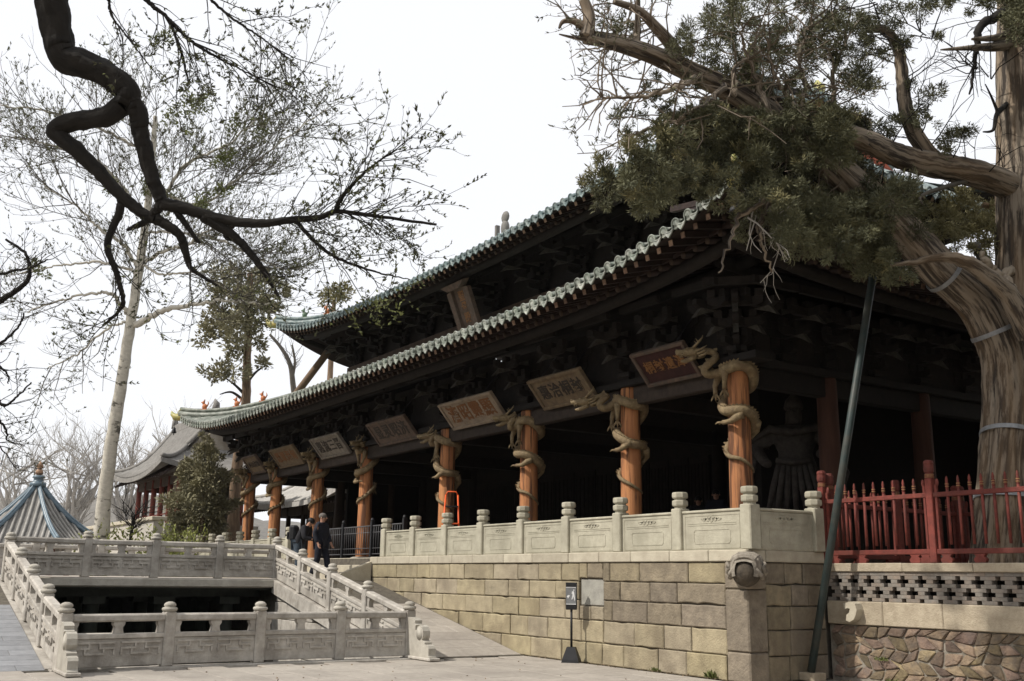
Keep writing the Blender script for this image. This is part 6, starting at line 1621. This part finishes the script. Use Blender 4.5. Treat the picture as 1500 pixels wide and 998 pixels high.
def far_tree(label, x, y, h, wd, n):
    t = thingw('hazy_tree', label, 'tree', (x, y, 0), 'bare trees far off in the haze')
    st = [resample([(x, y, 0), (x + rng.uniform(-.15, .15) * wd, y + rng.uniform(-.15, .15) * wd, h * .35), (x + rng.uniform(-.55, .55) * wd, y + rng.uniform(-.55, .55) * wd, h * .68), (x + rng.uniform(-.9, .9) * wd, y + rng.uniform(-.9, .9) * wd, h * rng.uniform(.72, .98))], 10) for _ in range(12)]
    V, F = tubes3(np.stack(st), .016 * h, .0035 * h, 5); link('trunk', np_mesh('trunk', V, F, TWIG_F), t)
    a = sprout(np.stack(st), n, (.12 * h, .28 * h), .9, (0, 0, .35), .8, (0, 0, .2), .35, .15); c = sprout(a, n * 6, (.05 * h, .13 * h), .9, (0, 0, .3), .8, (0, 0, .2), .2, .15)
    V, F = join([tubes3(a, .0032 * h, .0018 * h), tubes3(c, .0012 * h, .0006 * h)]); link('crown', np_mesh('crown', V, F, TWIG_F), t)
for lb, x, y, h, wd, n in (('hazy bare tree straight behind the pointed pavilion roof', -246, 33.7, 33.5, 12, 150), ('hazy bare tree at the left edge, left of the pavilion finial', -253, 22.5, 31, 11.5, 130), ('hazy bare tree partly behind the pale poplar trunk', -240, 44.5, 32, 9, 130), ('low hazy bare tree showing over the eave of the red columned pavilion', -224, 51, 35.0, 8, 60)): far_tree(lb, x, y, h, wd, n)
# unseen trees added right of the hall and across the court to block sky light
gp_ = []; st_ = []
for x, y, h, r in ((8.5, 4.5, 12, 2.2), (7.5, 10.5, 13, 2.4), (6.5, 18, 13, 2.6), (14, 8, 13, 2.6), (15.5, 0, 12, 2.5)):
    gp_ += [(x + rng.gauss(0, r * .5), y + rng.gauss(0, r * .5), rng.uniform(h * .18, h), r * rng.uniform(.3, .5)) for _ in range(34)]
    st_.append(resample([(x, y, 0), (x + .1, y, h * .5), (x, y + .1, h)], 8))
V, F = join([clumps(gp_, 55, (.25, .55), .3), tubes3(np.stack(st_), .32, .05, 8)])
tag(link('unseen_grove', np_mesh('unseen_grove', V, F, LEAF_BU)), 'unseen grove added right of the hall to block sky light', 'trees', kind='stuff')
cl = [(-95 + 3.2 * i + rng.uniform(-1, 1), -48 + rng.uniform(-4, 4), rng.uniform(1, 12), rng.uniform(1.8, 3.0)) for i in range(60) for _ in range(4)]
V, F = clumps(cl, 2.2, (.9, 2.0), .4); tag(link('unseen_tree_belt', np_mesh('unseen_tree_belt', V, F, LEAF_BU)), 'unseen belt of trees added across the court to block low sky light', 'trees', kind='stuff')
hv = MB(); NX = 40; V = []; F = []
for i in range(NX + 1):
    yy = -180 + 12 * i
    hh = 27 + 6 * math.sin(i * .35) + 2.2 * math.sin(i * 1.1 + 1) + 1.2 * math.sin(i * 2.7)
    for j, (dx, fz) in enumerate(((0, -.1), (-20, .5), (-40, .85), (-60, 1.0), (-120, .9), (-200, .2))): V.append((-330 + 2 * dx + 4 * math.sin(i * .9 + j), yy, hh * fz + (rng.uniform(-.7, .7) if j else 0)))
for i in range(NX):
    for j in range(5): F.append((i * 6 + j, (i + 1) * 6 + j, (i + 1) * 6 + j + 1, i * 6 + j + 1))
hv.add(V, F, True); tag(hv.build('hill', HILL), kind='structure')
# ------------------------------------------------------------------ buildings on the left
def small_hall(name, label, x0, x1, y0, dep, zb, ze, zr, over, tile, colm, wallm, nb, ups=.5, basem=None, walls=True):
    """long side along x, eave front at y0; columns under it"""
    t = thingw(name, label, 'building', ((x0 + x1) / 2, y0 + dep / 2, 0))
    W = (x1 - x0) / 2; cx_, cy_ = (x0 + x1) / 2, y0 + dep / 2; hd = dep / 2
    hip_ = hd * .55
    def hz(v): return (zr - ze) * (.55 * (v / hd) + .45 * (v / hd) ** 2)
    def rise(d): return ups * max(0, 1 - d / 5.0) ** 2.2
    sides = [((cx_, y0), (1, 0), (0, 1), W, hd), ((cx_, y0 + dep), (-1, 0), (0, -1), W, hd), ((x0, cy_), (0, -1), (1, 0), hd, hip_), ((x1, cy_), (0, 1), (-1, 0), hd, hip_)]
    b = MB(); rows = MB()
    for (o_, u_, v_, h_, D_) in sides:
        def P(u, v, dz=0):
            d = max(0, h_ - abs(u)); return Vector((o_[0] + u_[0] * u + v_[0] * v, o_[1] + u_[1] * u + v_[1] * v, ze + hz(v) + rise(d) * max(0, 1 - v / hip_) ** 1.3 + dz))
        def vm(u):
            d = h_ - abs(u); return D_ if d >= hip_ else max(.02, min(D_, d))
        nu = 40; nv = 6; V = []; F = []
        for i in range(nu + 1):
            u = -h_ + 2 * h_ * i / nu
            for j in range(nv + 1): V.append(P(u, vm(u) * j / nv))
        for i in range(nu):
            for j in range(nv): F.append((i * (nv + 1) + j, (i + 1) * (nv + 1) + j, (i + 1) * (nv + 1) + j + 1, i * (nv + 1) + j + 1))
        b.add(V, F, True); b.add([q - Vector((0, 0, .22)) for q in V], F, True)
        e = [P(-h_ + 2 * h_ * i / nu, 0) for i in range(nu + 1)]
        for i in range(nu): b.bar(e[i] - Vector((0, 0, .1)), e[i + 1] - Vector((0, 0, .1)), .08, .22)
        n = int(2 * h_ / .30)
        if v_ in ((0, 1), (1, 0)):
            for i in range(n):
                u = -h_ + 2 * h_ * (i + .5) / n; m = vm(u)
                rows.tube([P(u, m * q / 4, .03) for q in range(5)], .065, 5, cap=True)
        for s_ in (-1, 1):
            if v_ == (0, 1): b.tube([P(s_ * (h_ - q), q, .12) for q in [hip_ * k / 8 for k in range(9)]], .11, 6)
        if v_ == (0, 1):
            for s_ in (-1, 1): b.tube([P(s_ * (h_ - hip_), lerp(hip_, hd, k / 5), .12) for k in range(6)], .13, 6)
    rf = b.build('roof', tile, t); rows.build('tile_row', tile, rf)['kind'] = 'stuff'
    b = MB(); b.box((x0 + hip_, cy_ - .14, zr - .1), (x1 - hip_, cy_ + .14, zr + .32), .03)
    for xx, s_ in ((x0 + hip_, 1), (x1 - hip_, -1)): b.tube([(xx, cy_, zr + .2), (xx - s_ * .12, cy_, zr + .6), (xx + s_ * .18, cy_, zr + .85)], [.22, .16, .05], 6)
    b.build('ridge', tile, rf)
    b = MB(); gx = x0 + hip_ + .2
    b.add([(gx, cy_ - hd + hip_, ze + hz(hip_)), (gx, cy_ + hd - hip_, ze + hz(hip_)), (gx, cy_, zr)], [(0, 1, 2)]); gx = x1 - hip_ - .2; b.add([(gx, cy_ - hd + hip_, ze + hz(hip_)), (gx, cy_ + hd - hip_, ze + hz(hip_)), (gx, cy_, zr)], [(0, 1, 2)]); b.build('gable', wallm, t)['kind'] = 'stuff'
    b = MB()
    for i in range(int((x1 - x0) / .32)):
        xx = x0 + .3 + i * .32; b.bar((xx, y0 + .12, ze - .20), (xx, y0 + 1.1, ze + hz(1.1) - .30), .08, .09)
    b.build('rafter', RAFT, t)['kind'] = 'stuff'
    a0, a1, c0, c1 = x0 + over, x1 - over, y0 + over, y0 + dep - over
    for i in range(nb + 1):
        xx = lerp(a0, a1, i / nb)
        for yy in ((c0, c1) if i in (0, nb) else (c0,)):
            b = MB(); b.tube([(xx, yy, zb), (xx, yy, ze + .1)], .13, 8); b.build('column', colm, t)
    if basem is None: basem = COPE
    b = MB(); b.box((a0 - .1, c0 - .07, ze - .45), (a1 + .1, c0 + .07, ze - .05)); b.box((a0 - .1, c0 - .13, ze - .049), (a1 + .1, c0 + .13, ze + .12)); b.box((a0 - .07, c0 + .14, ze - .45), (a0 + .07, c1, ze + .1)); b.box((a1 - .07, c0 + .14, ze - .45), (a1 + .07, c1, ze + .1)); b.build('lintel', WOODB, t)
    if walls:
        b = MB(); b.box((a0 + 1.2, c0 + 1.3, zb), (a1, c0 + 1.5, ze + .3)); b.box((a0 + 1.2, c0 + 1.501, zb), (a0 + 1.4, c1, ze + .3)); b.build('wall', wallm, t)
        for i in range(nb):
            xa = max(lerp(a0, a1, i / nb) + .15, a0 + 1.35); xb = lerp(a0, a1, (i + 1) / nb) - .15
            if xb - xa < .4: continue
            b = MB(); b.box((xa, c0 + 1.24, zb + .3), (xb, c0 + 1.299, ze - .5))
            for q in range(1, 6): b.box((lerp(xa, xb, q / 6) - .02, c0 + 1.20, zb + .35), (lerp(xa, xb, q / 6) + .02, c0 + 1.239, ze - .55))
            b.build('lattice_window', WOODB, t)
    b = MB(); b.box((a0, c1 - .1, zb), (a1, c1 + .08, ze + .3)); b.build('back_wall', wallm, t)
    b = MB(); b.box((a0 - .7, c0 - .7, 0), (a1 + .7, c1 + .7, zb), .02); b.build('base', basem, t)
    b = MB()
    for (p, q) in (((a0, c0, 0), (a1, c0, 0)), ((a0, c0, 0), (a0, c1, 0))):
        for zz in (.35, .55): b.bar((p[0], p[1], zb + zz), (q[0], q[1], zb + zz), .05, .05)
    b.build('rail', REDP, t)
    return t
PALEW = mat('pale_terrace_wall', (.47, .44, .39), (.37, .345, .30), 3, .92, .3, 20, world=True)
PLAST = mat('aged_plaster', (.42, .38, .32), (.32, .28, .23), 4, .9, .2, 20)
small_hall('red_columned_pavilion', 'grey tiled pavilion with red columns on a pale terrace, left of the hall', -46.2, -36.2, .1, 5.4, 3.7, 6.05, 8.9, 1.2, GREYT, mat('faded_red_column', (.26, .075, .055), (.17, .05, .04), 8, .7, .1), PLAST, 5, .55, PALEW)
small_hall('pale_roofed_hall', 'low side hall with pale sunlit tile roof seen through the left columns', -43, -30.3, 6.3, 9.0, .6, 4.85, 8.2, 1.3, PALET, WOODB, WOODD, 5, .5, COPE)
b = MB(); b.box((-31.5, -.6, -.1), (-30.9, .1, 1.0))
t = tag(grid_sheet('terrace_wall', [-52, -30.5], [-3.0, -2.6], lambda x, y: 0, lambda i, j: True, PALEW), None) if False else None
tw_ = thingw('terrace_wall', 'pale plastered terrace wall below the red columned pavilion', 'wall', (-40, -1.2, 0))
b = MB(); b.box((-47.5, -1.4, -.1), (-30.6, -1.0, 3.5)); b.build('wall_face', PALEW, tw_); b = MB(); b.box((-47.6, -1.5, 3.502), (-30.5, -.9, 3.66), .02); b.build('wall_coping', COPE, tw_)
# pointed well pavilion
pv = thingw('pointed_pavilion', 'small pavilion with steep pointed tile roof and blue glazed hip ridges', 'pavilion', (-32.06, -5.53, 0))
cx_, cy_ = -32.06, -5.53; apex = 4.80; ez = 2.25; er = 2.75; NS = 6; A0 = R(11)
def pvp(ang, t, dz=0.0):      # t 0 eave .. 1 apex, along a concave slope
    k = (ang - A0) / (2 * math.pi / NS); f = k - math.floor(k)
    a0 = A0 + math.floor(k) * 2 * math.pi / NS; a1 = a0 + 2 * math.pi / NS
    p = Vector((math.cos(a0), math.sin(a0), 0)).lerp(Vector((math.cos(a1), math.sin(a1), 0)), f) * er * (1 - t)
    edge = abs(f - .5) * 2
    z = ez + (apex - ez) * (.62 * t + .38 * t ** 2.2) + .22 * edge ** 3 * (1 - t) ** 2
    return Vector((cx_ + p.x, cy_ + p.y, z + dz))
for s_ in range(NS):
    b = MB(); a0 = A0 + s_ * 2 * math.pi / NS
    V = [pvp(a0 + (2 * math.pi / NS) * (i / 12 if i < 12 else .9999), j / 10) for i in range(13) for j in range(11)]
    F = [(i * 11 + j, (i + 1) * 11 + j, (i + 1) * 11 + j + 1, i * 11 + j + 1) for i in range(12) for j in range(10)]
    b.add(V, F, True); rf = b.build('roof_slope', GREYT, pv)
    rows_ = 11
    mid = a0 + math.pi / NS
    pm = Vector((math.cos(a0), math.sin(a0), 0)); pn = Vector((math.cos(a0 + 2 * math.pi / NS), math.sin(a0 + 2 * math.pi / NS), 0))
    for i in range(1, rows_ + 1):
        f = i / (rows_ + 1); tmax = 1 - abs(f - .5) * 2
        if tmax < .08: continue
        e = pm.lerp(pn, f) * er; inn = -(pm + pn).normalized() * er * math.cos(math.pi / NS)
        pts_ = []
        for q in range(8):
            tt = tmax * .98 * q / 7; h = e + inn * tt
            ff = .5 + (f - .5) / max(1e-3, 1 - tt); ff = min(max(ff, 0), .9999)
            z = pvp(a0 + 2 * math.pi / NS * ff, tt).z
            pts_.append(Vector((cx_ + h.x, cy_ + h.y, z + .03)))
        b = MB(); b.tube(pts_, .055, 6); b.build('tile_row', mat('weathered_tile_row', (.36, .345, .32), (.25, .24, .225), 6, .9, .2, 20, .08), rf)
    b = MB(); b.tube([pvp(a0 + 1e-6, j / 12, .09) for j in range(13)], .085, 8); b.tube([pvp(a0 + 1e-6, j / 12, .20) for j in range(13)], .05, 6); b.build('hip_ridge', BLUET, pv)
    p = pvp(a0 + 1e-6, .22); b = MB(); b.tube([(p.x, p.y, 0), (p.x, p.y, ez + .35)], .11, 8); b.build('column', mat('faded_red_column', (.26, .075, .055)), pv)
b = MB(); b.lathe([(.30, apex - .12), (.30, apex + .02), (.2, apex + .06), (.17, apex + .18), (.24, apex + .22), (.2, apex + .3)], (cx_, cy_, 0), 10); b.build('finial_base', BLUET, pv)
b = MB(); b.lathe([(.08, apex + .30), (.15, apex + .40), (.13, apex + .5), (.07, apex + .55), (.12, apex + .63), (.13, apex + .70), (.06, apex + .78), (.02, apex + .86)], (cx_, cy_, 0), 10); b.build('finial', mat('ochre_finial', (.36, .22, .13), (.2, .12, .08), 9, .6, .2), pv)
# ------------------------------------------------------------------ sign, ladder, railing
sg = thing('sign_stand', 'slim black sign stand with white pictogram in front of the stone platform', 'sign', (-4.20, -.28, 0), R(44))
b = MB()
b.add([(-.16, -.16, 0), (.16, -.16, 0), (.16, .16, 0), (-.16, .16, 0), (-.15, -.15, .05), (.15, -.15, .05), (.15, .15, .05), (-.15, .15, .05), (-.075, -.075, .27), (.075, -.075, .27), (.075, .075, .27), (-.075, .075, .27)],
      [(3, 2, 1, 0), (0, 1, 5, 4), (1, 2, 6, 5), (2, 3, 7, 6), (3, 0, 4, 7), (4, 5, 9, 8), (5, 6, 10, 9), (6, 7, 11, 10), (7, 4, 8, 11), (8, 9, 10, 11)]); b.build('weighted_foot', METALB, sg)
b = MB(); b.tube([(0, 0, .26), (0, 0, .96)], .022, 10); b.build('pole', METALB, sg)
b = MB(); b.box((-.10, -.045, .93), (.10, .045, 1.42), .008); bd = b.build('sign_board', METALB, sg)
b = MB(); b.box((-.094, -.049, 1.03), (.094, -.0455, 1.33)); b.build('print_panel', GREYPR, bd)
b = MB(); b.box((-.094, -.053, 1.325), (.094, -.0495, 1.336)); b.box((-.094, -.053, 1.024), (.094, -.0495, 1.035))
pf = lambda a, h, w_: (a, w_, h)
b.prism([(.045, 1.27), (.06, 1.27), (.066, 1.285), (.052, 1.297), (.040, 1.285)], -.053, -.0495, pf)
b.prism([(.02, 1.26), (.055, 1.262), (.066, 1.20), (.078, 1.13), (.07, 1.08), (.055, 1.13), (.045, 1.17), (.03, 1.12), (.01, 1.11), (.022, 1.17), (.03, 1.21), (.012, 1.215)], -.0531, -.0496, pf)
b.prism([(-.078, 1.165), (-.05, 1.195), (-.02, 1.185), (-.03, 1.165), (-.045, 1.15), (-.055, 1.12), (-.06, 1.15)], -.053, -.0495, pf)
b.build('pictogram', WHITE, bd)
ld = thing('step_ladder', 'small orange folding step ladder by a dragon column behind the balustrade', 'ladder', (-10.78, .85, H), R(62))
for s_ in (-1, 1):
    b = MB(); b.tube([(s_ * .22, -.28, 0), (s_ * .15, 0, 1.50)], .022, 8); b.build('front_leg', ORANGE, ld)
    b = MB(); b.tube([(s_ * .24, .55, 0), (s_ * .15, .03, 1.50)], .020, 8); b.build('rear_leg', ORANGE, ld)
b = MB(); b.tube([(-.15, 0, 1.49), (-.10, 0, 1.58), (.10, 0, 1.58), (.15, 0, 1.49)], .02, 8); b.build('top_hoop', ORANGE, ld)
for k in range(3):
    f = .25 + k * .28; b = MB(); hw = lerp(.22, .15, f); b.box((-hw, lerp(-.28, 0, f) - .06, 1.5 * f - .015), (hw, lerp(-.28, 0, f) + .08, 1.5 * f + .015), .004); b.build('step', METALB if k == 2 else ORANGE, ld)
rl = thing('metal_railing', 'low dark metal railing across the top of the platform stair', 'railing', (-19.4, .9, H))
for xx in (0, 2.0, 4.0, 6.0):
    b = MB(); b.box((xx - .05, -.05, 0), (xx + .05, .05, 1.02), .005); b.ell((xx, 0, 1.06), (.06, .06, .07), 8, 6); b.build('post', METALB, rl)
GRM = mat('dull_grey_metal', (.10, .10, .105), None, 9, .5, .1)
for k in range(3):
    b = MB(); xa, xb = k * 2.0 + .05, k * 2.0 + 1.95
    b.tube([(xa, 0, .90), (xb, 0, .90)], .018, 6); b.tube([(xa, 0, .72), (xb, 0, .72)], .010, 6); b.tube([(xa, 0, .12), (xb, 0, .12)], .014, 6); b.tube([(xa, 0, .28), (xb, 0, .28)], .010, 6); b.build('rail', GRM, rl)
    for q in range(13):
        u = lerp(xa, xb, (q + .5) / 13); b = MB(); b.tube([(u, 0, .12), (u, 0, .90)], .010, 5); b.build('baluster', GRM, rl)
# thin cable to the second cypress
b = MB(); b.tube([(2.2, 3.3, 8.75), (2.0, 1.8, 8.55), (1.8, .5, 8.40)], .008, 5); tag(b.build('guy_cable', METALB), 'thin guy cable between the straight trunk and the leaning cypress', 'cable')
# ------------------------------------------------------------------ people
def person(label, loc, rz, pose, coat, trouser, hair, extra=None, group=None):
    """x forward; pose gives joints"""
    t = thing('person', label, 'person', loc, rz, group)
    J = dict(pel=(0, 0, .92), ch=(.01, 0, 1.22), nk=(.0, 0, 1.42), hd=(.03, 0, 1.53), tp=(.03, 0, 1.63),
             sl=(0, .17, 1.36), sr=(0, -.17, 1.36), el=(.02, .23, 1.10), er=(.02, -.23, 1.10), wl=(.10, .22, .88), wr=(.10, -.22, .88),
             hl=(0, .09, .90), hr=(0, -.09, .90), kl=(.03, .10, .50), kr=(.0, -.10, .50), al=(-.01, .10, .09), ar=(-.03, -.10, .09), tl=(.13, .11, .04), tr=(.11, -.11, .04))
    J.update(pose)
    def S(keys, rad): return [(*J[k], *( (r_,) if not isinstance(r_, tuple) else r_)) for k, r_ in zip(keys, rad)]
    keys = ['pel', 'ch', 'nk', 'hd', 'tp', 'sl', 'el', 'wl', 'sr', 'er', 'wr', 'hl', 'kl', 'al', 'tl', 'hr', 'kr', 'ar', 'tr']
    rad = [.10, .10, .052, .085, .06, .06, .04, .03, .06, .04, .03, .075, .052, .036, .035, .075, .052, .036, .035]
    ed = [(0, 1), (1, 2), (2, 3), (3, 4), (1, 5), (5, 6), (6, 7), (1, 8), (8, 9), (9, 10), (0, 11), (11, 12), (12, 13), (13, 14), (0, 15), (15, 16), (16, 17), (17, 18)]
    P_ = S(keys, rad)
    # hands: palm, four fingers, thumb on each wrist
    for wk, ek, s_ in (('wl', 'el', 1), ('wr', 'er', -1)):
        wv = Vector(J[wk]); d = (wv - Vector(J[ek])).normalized(); sd = d.cross(Vector((0, 0, 1))); sd = sd.normalized() if sd.length > .1 else Vector((0, 1, 0))
        wi = keys.index(wk); pi = len(P_)
        q = wv + d * .07; P_.append((*q, .034, .018)); ed.append((wi, pi))
        for k in range(4):
            a = q + d * .035 + sd * (.024 * (k - 1.5)); c = a + (d * .9 + Vector((.35, 0, -.1))) * (.045 + .008 * (1.5 - abs(k - 1.5)))
            P_.append((*a, .010)); ed.append((pi, len(P_) - 1)); P_.append((*c, .008)); ed.append((len(P_) - 2, len(P_) - 1))
        a = wv + d * .035 + sd * (.04 * s_) + Vector((.02, 0, 0)); P_.append((*a, .011)); ed.append((pi, len(P_) - 1)); c = a + d * .04 + Vector((.015, 0, 0)); P_.append((*c, .009)); ed.append((len(P_) - 2, len(P_) - 1))
    body = skin_body('body', P_, ed, SKIN, t, 1)
    k2 = ['ch', 'pel', 'nk', 'sl', 'el', 'wl', 'sr', 'er', 'wr']; 
    pts_ = S(k2, [(.215, .17), (.19, .16), .075, .10, .072, .055, .10, .072, .055])
    e2 = [(0, 1), (0, 2), (0, 3), (3, 4), (4, 5), (0, 6), (6, 7), (7, 8)]
    pv_, cv_ = Vector(J['pel']), Vector(J['ch']); hem = pv_ + (pv_ - cv_).normalized() * .12 if abs(pv_.x - cv_.x) < .15 else pv_ - Vector((.05, 0, .05))
    pts_.append((*hem, .17, .14)); e2.append((1, len(pts_) - 1))
    skin_body('jacket', pts_, e2, coat, t, 2)
    k3 = ['pel', 'hl', 'kl', 'al', 'hr', 'kr', 'ar']
    skin_body('trousers', S(k3, [.15, .11, .085, .07, .11, .085, .07]), [(0, 1), (1, 2), (2, 3), (0, 4), (4, 5), (5, 6)], trouser, t, 2)
    for a_, t_ in (('al', 'tl'), ('ar', 'tr')):
        b = MB(); A = Vector(J[a_]); T = Vector(J[t_]); b.tube([A + Vector((-.05, 0, -.03)), A + Vector((0, 0, -.02)), T + Vector((0, 0, .005)), T + Vector((.05, 0, 0))], [.045, .055, .045, .025], 8); b.build('shoe', SHOE, t)
    hv_ = Vector(J['hd']); tv = Vector(J['tp']); up_ = (tv - hv_).normalized(); fw = Vector((1, 0, 0)); fw = (fw - up_ * fw.dot(up_)).normalized(); sd = up_.cross(fw)
    b = MB(); M3 = Matrix((fw, sd, up_)).transposed()
    b.ell(hv_ + up_ * .065 - fw * .022, (.105, .092, .085), 12, 8, M3); b.build('hair', hair, t)
    b = MB(); b.tube([hv_ + fw * .085 + up_ * .03, hv_ + fw * .115 + up_ * .0, hv_ + fw * .085 - up_ * .012], [.010, .018, .012], 6)
    for s_ in (-1, 1): b.ell(hv_ + sd * (.088 * s_) + up_ * .01 - fw * .005, (.02, .012, .03), 6, 5)
    b.build('nose_and_ears', SKIN, body)
    b = MB()
    for s_ in (-1, 1): b.ell(hv_ + fw * .086 + sd * (.033 * s_) + up_ * .03, (.010, .014, .008), 6, 5)
    b.build('eye', HAIRB, body)
    b = MB(); b.tube([hv_ + fw * .088 - up_ * .045 + sd * .025, hv_ + fw * .096 - up_ * .045, hv_ + fw * .088 - up_ * .045 - sd * .025], .006, 5); b.build('mouth', mat('lip', (.30, .12, .09)), body)
    if extra: extra(t)
    return t
def phone(t):
    b = MB(); b.box((.10, -.06, 1.0), (.115, .06, 1.10), .004); b.build('folded_map', WHITE, t)
def pack(t):
    b = MB(); b.box((-.30, -.16, .98), (-.09, .16, 1.40), .06); b.box((-.36, -.12, 1.02), (-.301, .12, 1.22), .03); b.build('backpack', METALB, t)
person('person in dark navy jacket and trousers, with grey hair, walking up to the stair', (-13.72, -1.32, DKZ + .004), R(35),
       dict(al=(.18, .10, .09), tl=(.31, .11, .04), kl=(.14, .10, .50), ar=(-.20, -.10, .10), tr=(-.07, -.11, .05), kr=(-.02, -.10, .50), er=(-.06, -.24, 1.12), wr=(.06, -.25, .90), el=(.02, .25, 1.12), wl=(.14, .24, .92)), NAVY, NAVY, HAIR)
person('person with dark backpack bending slightly forward behind the ramp balustrade', (-14.95, -1.40, DKZ + .004), R(48),
       dict(pel=(-.06, 0, .91), ch=(.08, 0, 1.19), nk=(.18, 0, 1.37), hd=(.26, 0, 1.45), tp=(.31, 0, 1.54), sl=(.13, .17, 1.31), sr=(.13, -.17, 1.31), el=(.18, .23, 1.06), er=(.18, -.23, 1.06), wl=(.36, .14, 1.03), wr=(.36, -.12, 1.03), hl=(-.06, .09, .89), hr=(-.06, -.09, .89)), CHAR, BLUEC, HAIRB, pack)
person('person standing in the dark porch behind the balustrade, left of two faces', (-8.55, 7.0, H), R(-50), {}, CHAR, CHAR, HAIRB, None)
person('person standing in the dark porch behind the balustrade, right of two faces', (-6.75, 5.9, H), R(-50), {}, NAVY, CHAR, HAIRB, None)
# ------------------------------------------------------------------ guardian statue in the side gallery
gs = thing('guardian_statue', 'large dusty clay guardian statue in robes standing in the dark side porch', 'statue', (-2.9, 4.45, H), R(-55))
b = MB(); b.box((-.7, -.8, 0), (.7, .8, .45), .04); b.build('pedestal', PLATD, gs)
Z0 = .45
P_ = [(0, 0, 1.45 + Z0, .30, .34), (.0, 0, 1.85 + Z0, .34, .40), (.0, 0, 2.20 + Z0, .16), (.03, 0, 2.42 + Z0, .20), (.02, 0, 2.66 + Z0, .13),
      (.0, .42, 2.05 + Z0, .19), (.10, .75, 1.70 + Z0, .15), (.42, .55, 1.55 + Z0, .10), (.52, .48, 1.56 + Z0, .09), (.0, -.42, 2.05 + Z0, .19), (.05, -.80, 1.75 + Z0, .15), (.35, -.55, 1.40 + Z0, .10), (.45, -.45, 1.38 + Z0, .09),
      (0, .26, 1.05 + Z0, .26), (.08, .34, .55 + Z0, .19), (.0, .36, .10 + Z0, .14), (.22, .40, .06 + Z0, .10), (0, -.26, 1.05 + Z0, .26), (.08, -.34, .55 + Z0, .19), (.0, -.36, .10 + Z0, .14), (.22, -.40, .06 + Z0, .10)]
skin_body('body', P_, [(0, 1), (1, 2), (2, 3), (3, 4), (1, 5), (5, 6), (6, 7), (7, 8), (1, 9), (9, 10), (10, 11), (11, 12), (0, 13), (13, 14), (14, 15), (15, 16), (0, 17), (17, 18), (18, 19), (19, 20)], CLAY, gs, 2)
b = MB()
for k in range(7):
    s_ = -1 + 2 * k / 6; b.tube([(.30, s_ * .30, 1.40 + Z0), (.34, s_ * .42, .95 + Z0), (.30 + .05 * (k % 2), s_ * .55, .45 + Z0)], [.06, .07, .05], 7)
b.tube([(.1, -.85, 1.9 + Z0), (.30, -.45, 2.12 + Z0), (.32, 0, 2.02 + Z0), (.30, .45, 2.12 + Z0), (.1, .85, 1.9 + Z0)], [.03, .09, .07, .09, .03], 8)
b.tube([(.38, -.34, 1.46 + Z0), (.42, 0, 1.40 + Z0), (.38, .34, 1.46 + Z0)], .06, 8)
for s_ in (-1, 1): b.tube([(.15, s_ * .75, 1.65 + Z0), (.1, s_ * .95, 1.2 + Z0), (.2, s_ * .85, .8 + Z0), (.1, s_ * 1.0, .35 + Z0)], [.08, .10, .07, .02], 8)
b.build('robe', CLAY, gs)
b = MB(); b.lathe([(.19, 2.54 + Z0), (.20, 2.60 + Z0), (.16, 2.74 + Z0), (.06, 2.84 + Z0), (.02, 2.90 + Z0)], (0, 0, 0), 12); b.ell((.22, 0, 2.45 + Z0), (.05, .04, .06), 8, 6)
for s_ in (-1, 1): b.ell((.19, s_ * .08, 2.52 + Z0), (.04, .05, .03), 8, 6)
b.build('helmet', CLAY, gs)

# ------------------------------------------------------------------ weeds and fallen leaves at the foot of the walls
for lb, (x, y, s_) in zip(('small green weed at the foot of the platform wall near the corner', 'tiny green weed in the joint at the foot of the platform wall', 'small weed growing at the foot of the rubble wall', 'little moss tuft on the rubble wall below the broken spout'),
                     ((-.78, -.06, .10), (-2.15, -.05, .06), (1.2, WY - .08, .09), (1.05, WY - .05, .06))):
    t = thingw('weed', lb, 'weed', (x, y, 0), 'weeds at the foot of the walls')
    n = 60; A = np.array([x, y, .0 if s_ != .06 or y < 0 else .34]) + nrg.normal(size=(n, 3)) * np.array([.06, .02, .0]); D = unit(nrg.normal(size=(n, 3)) * np.array([.6, .4, .2]) + np.array([0, -.2, .8]))
    V, F = leaf_quads(A, D, s_ * (.5 + nrg.random(n)), .16); link('leaf', np_mesh('leaf', V, F, LEAF_GR), t)
n = 150
A = np.stack([nrg.uniform(-6.0, 1.4, n), nrg.uniform(-7.5, 1.5, n), np.full(n, .006)], 1)
k = A[:, 1] < np.where(A[:, 0] < 0, -.1, 1.6); A = A[k]
# more litter collects along the walls
m_ = 90; B_ = np.stack([nrg.uniform(-5.5, -.1, m_), -.06 - np.abs(nrg.normal(size=m_)) * .12, np.full(m_, .006)], 1); C2 = np.stack([nrg.uniform(.1, 2.6, m_), 1.62 - np.abs(nrg.normal(size=m_)) * .25, np.full(m_, .006)], 1)
A = np.concatenate([A, B_, C2]); D = unit(np.stack([nrg.normal(size=len(A)), nrg.normal(size=len(A)), nrg.random(len(A)) * .25], 1))
V, F = leaf_quads(A, D, .02 + .03 * nrg.random(len(A)), .3)
tag(link('leaf_litter', np_mesh('leaf_litter', V, F, mat('dry_leaf', (.25, .19, .12), (.16, .115, .075), 6, .9, 0))), 'scattered dry leaf litter on the paving along the walls', 'litter', kind='stuff')
# ------------------------------------------------------------------ haze
b = MB(); b.box((-590, -390, -4.2), (290, 590, 55)); 
hm = bpy.data.materials.new('haze'); hm.use_nodes = True
hn = hm.node_tree; hn.nodes.clear()
pv_ = hn.nodes.new('ShaderNodeVolumePrincipled'); pv_.inputs['Color'].default_value = (.93, .94, .96, 1); pv_.inputs['Density'].default_value = .0001; pv_.inputs['Anisotropy'].default_value = .2
ho = hn.nodes.new('ShaderNodeOutputMaterial'); hn.links.new(pv_.outputs[0], ho.inputs['Volume'])
tag(b.build('haze', hm), kind='stuff')
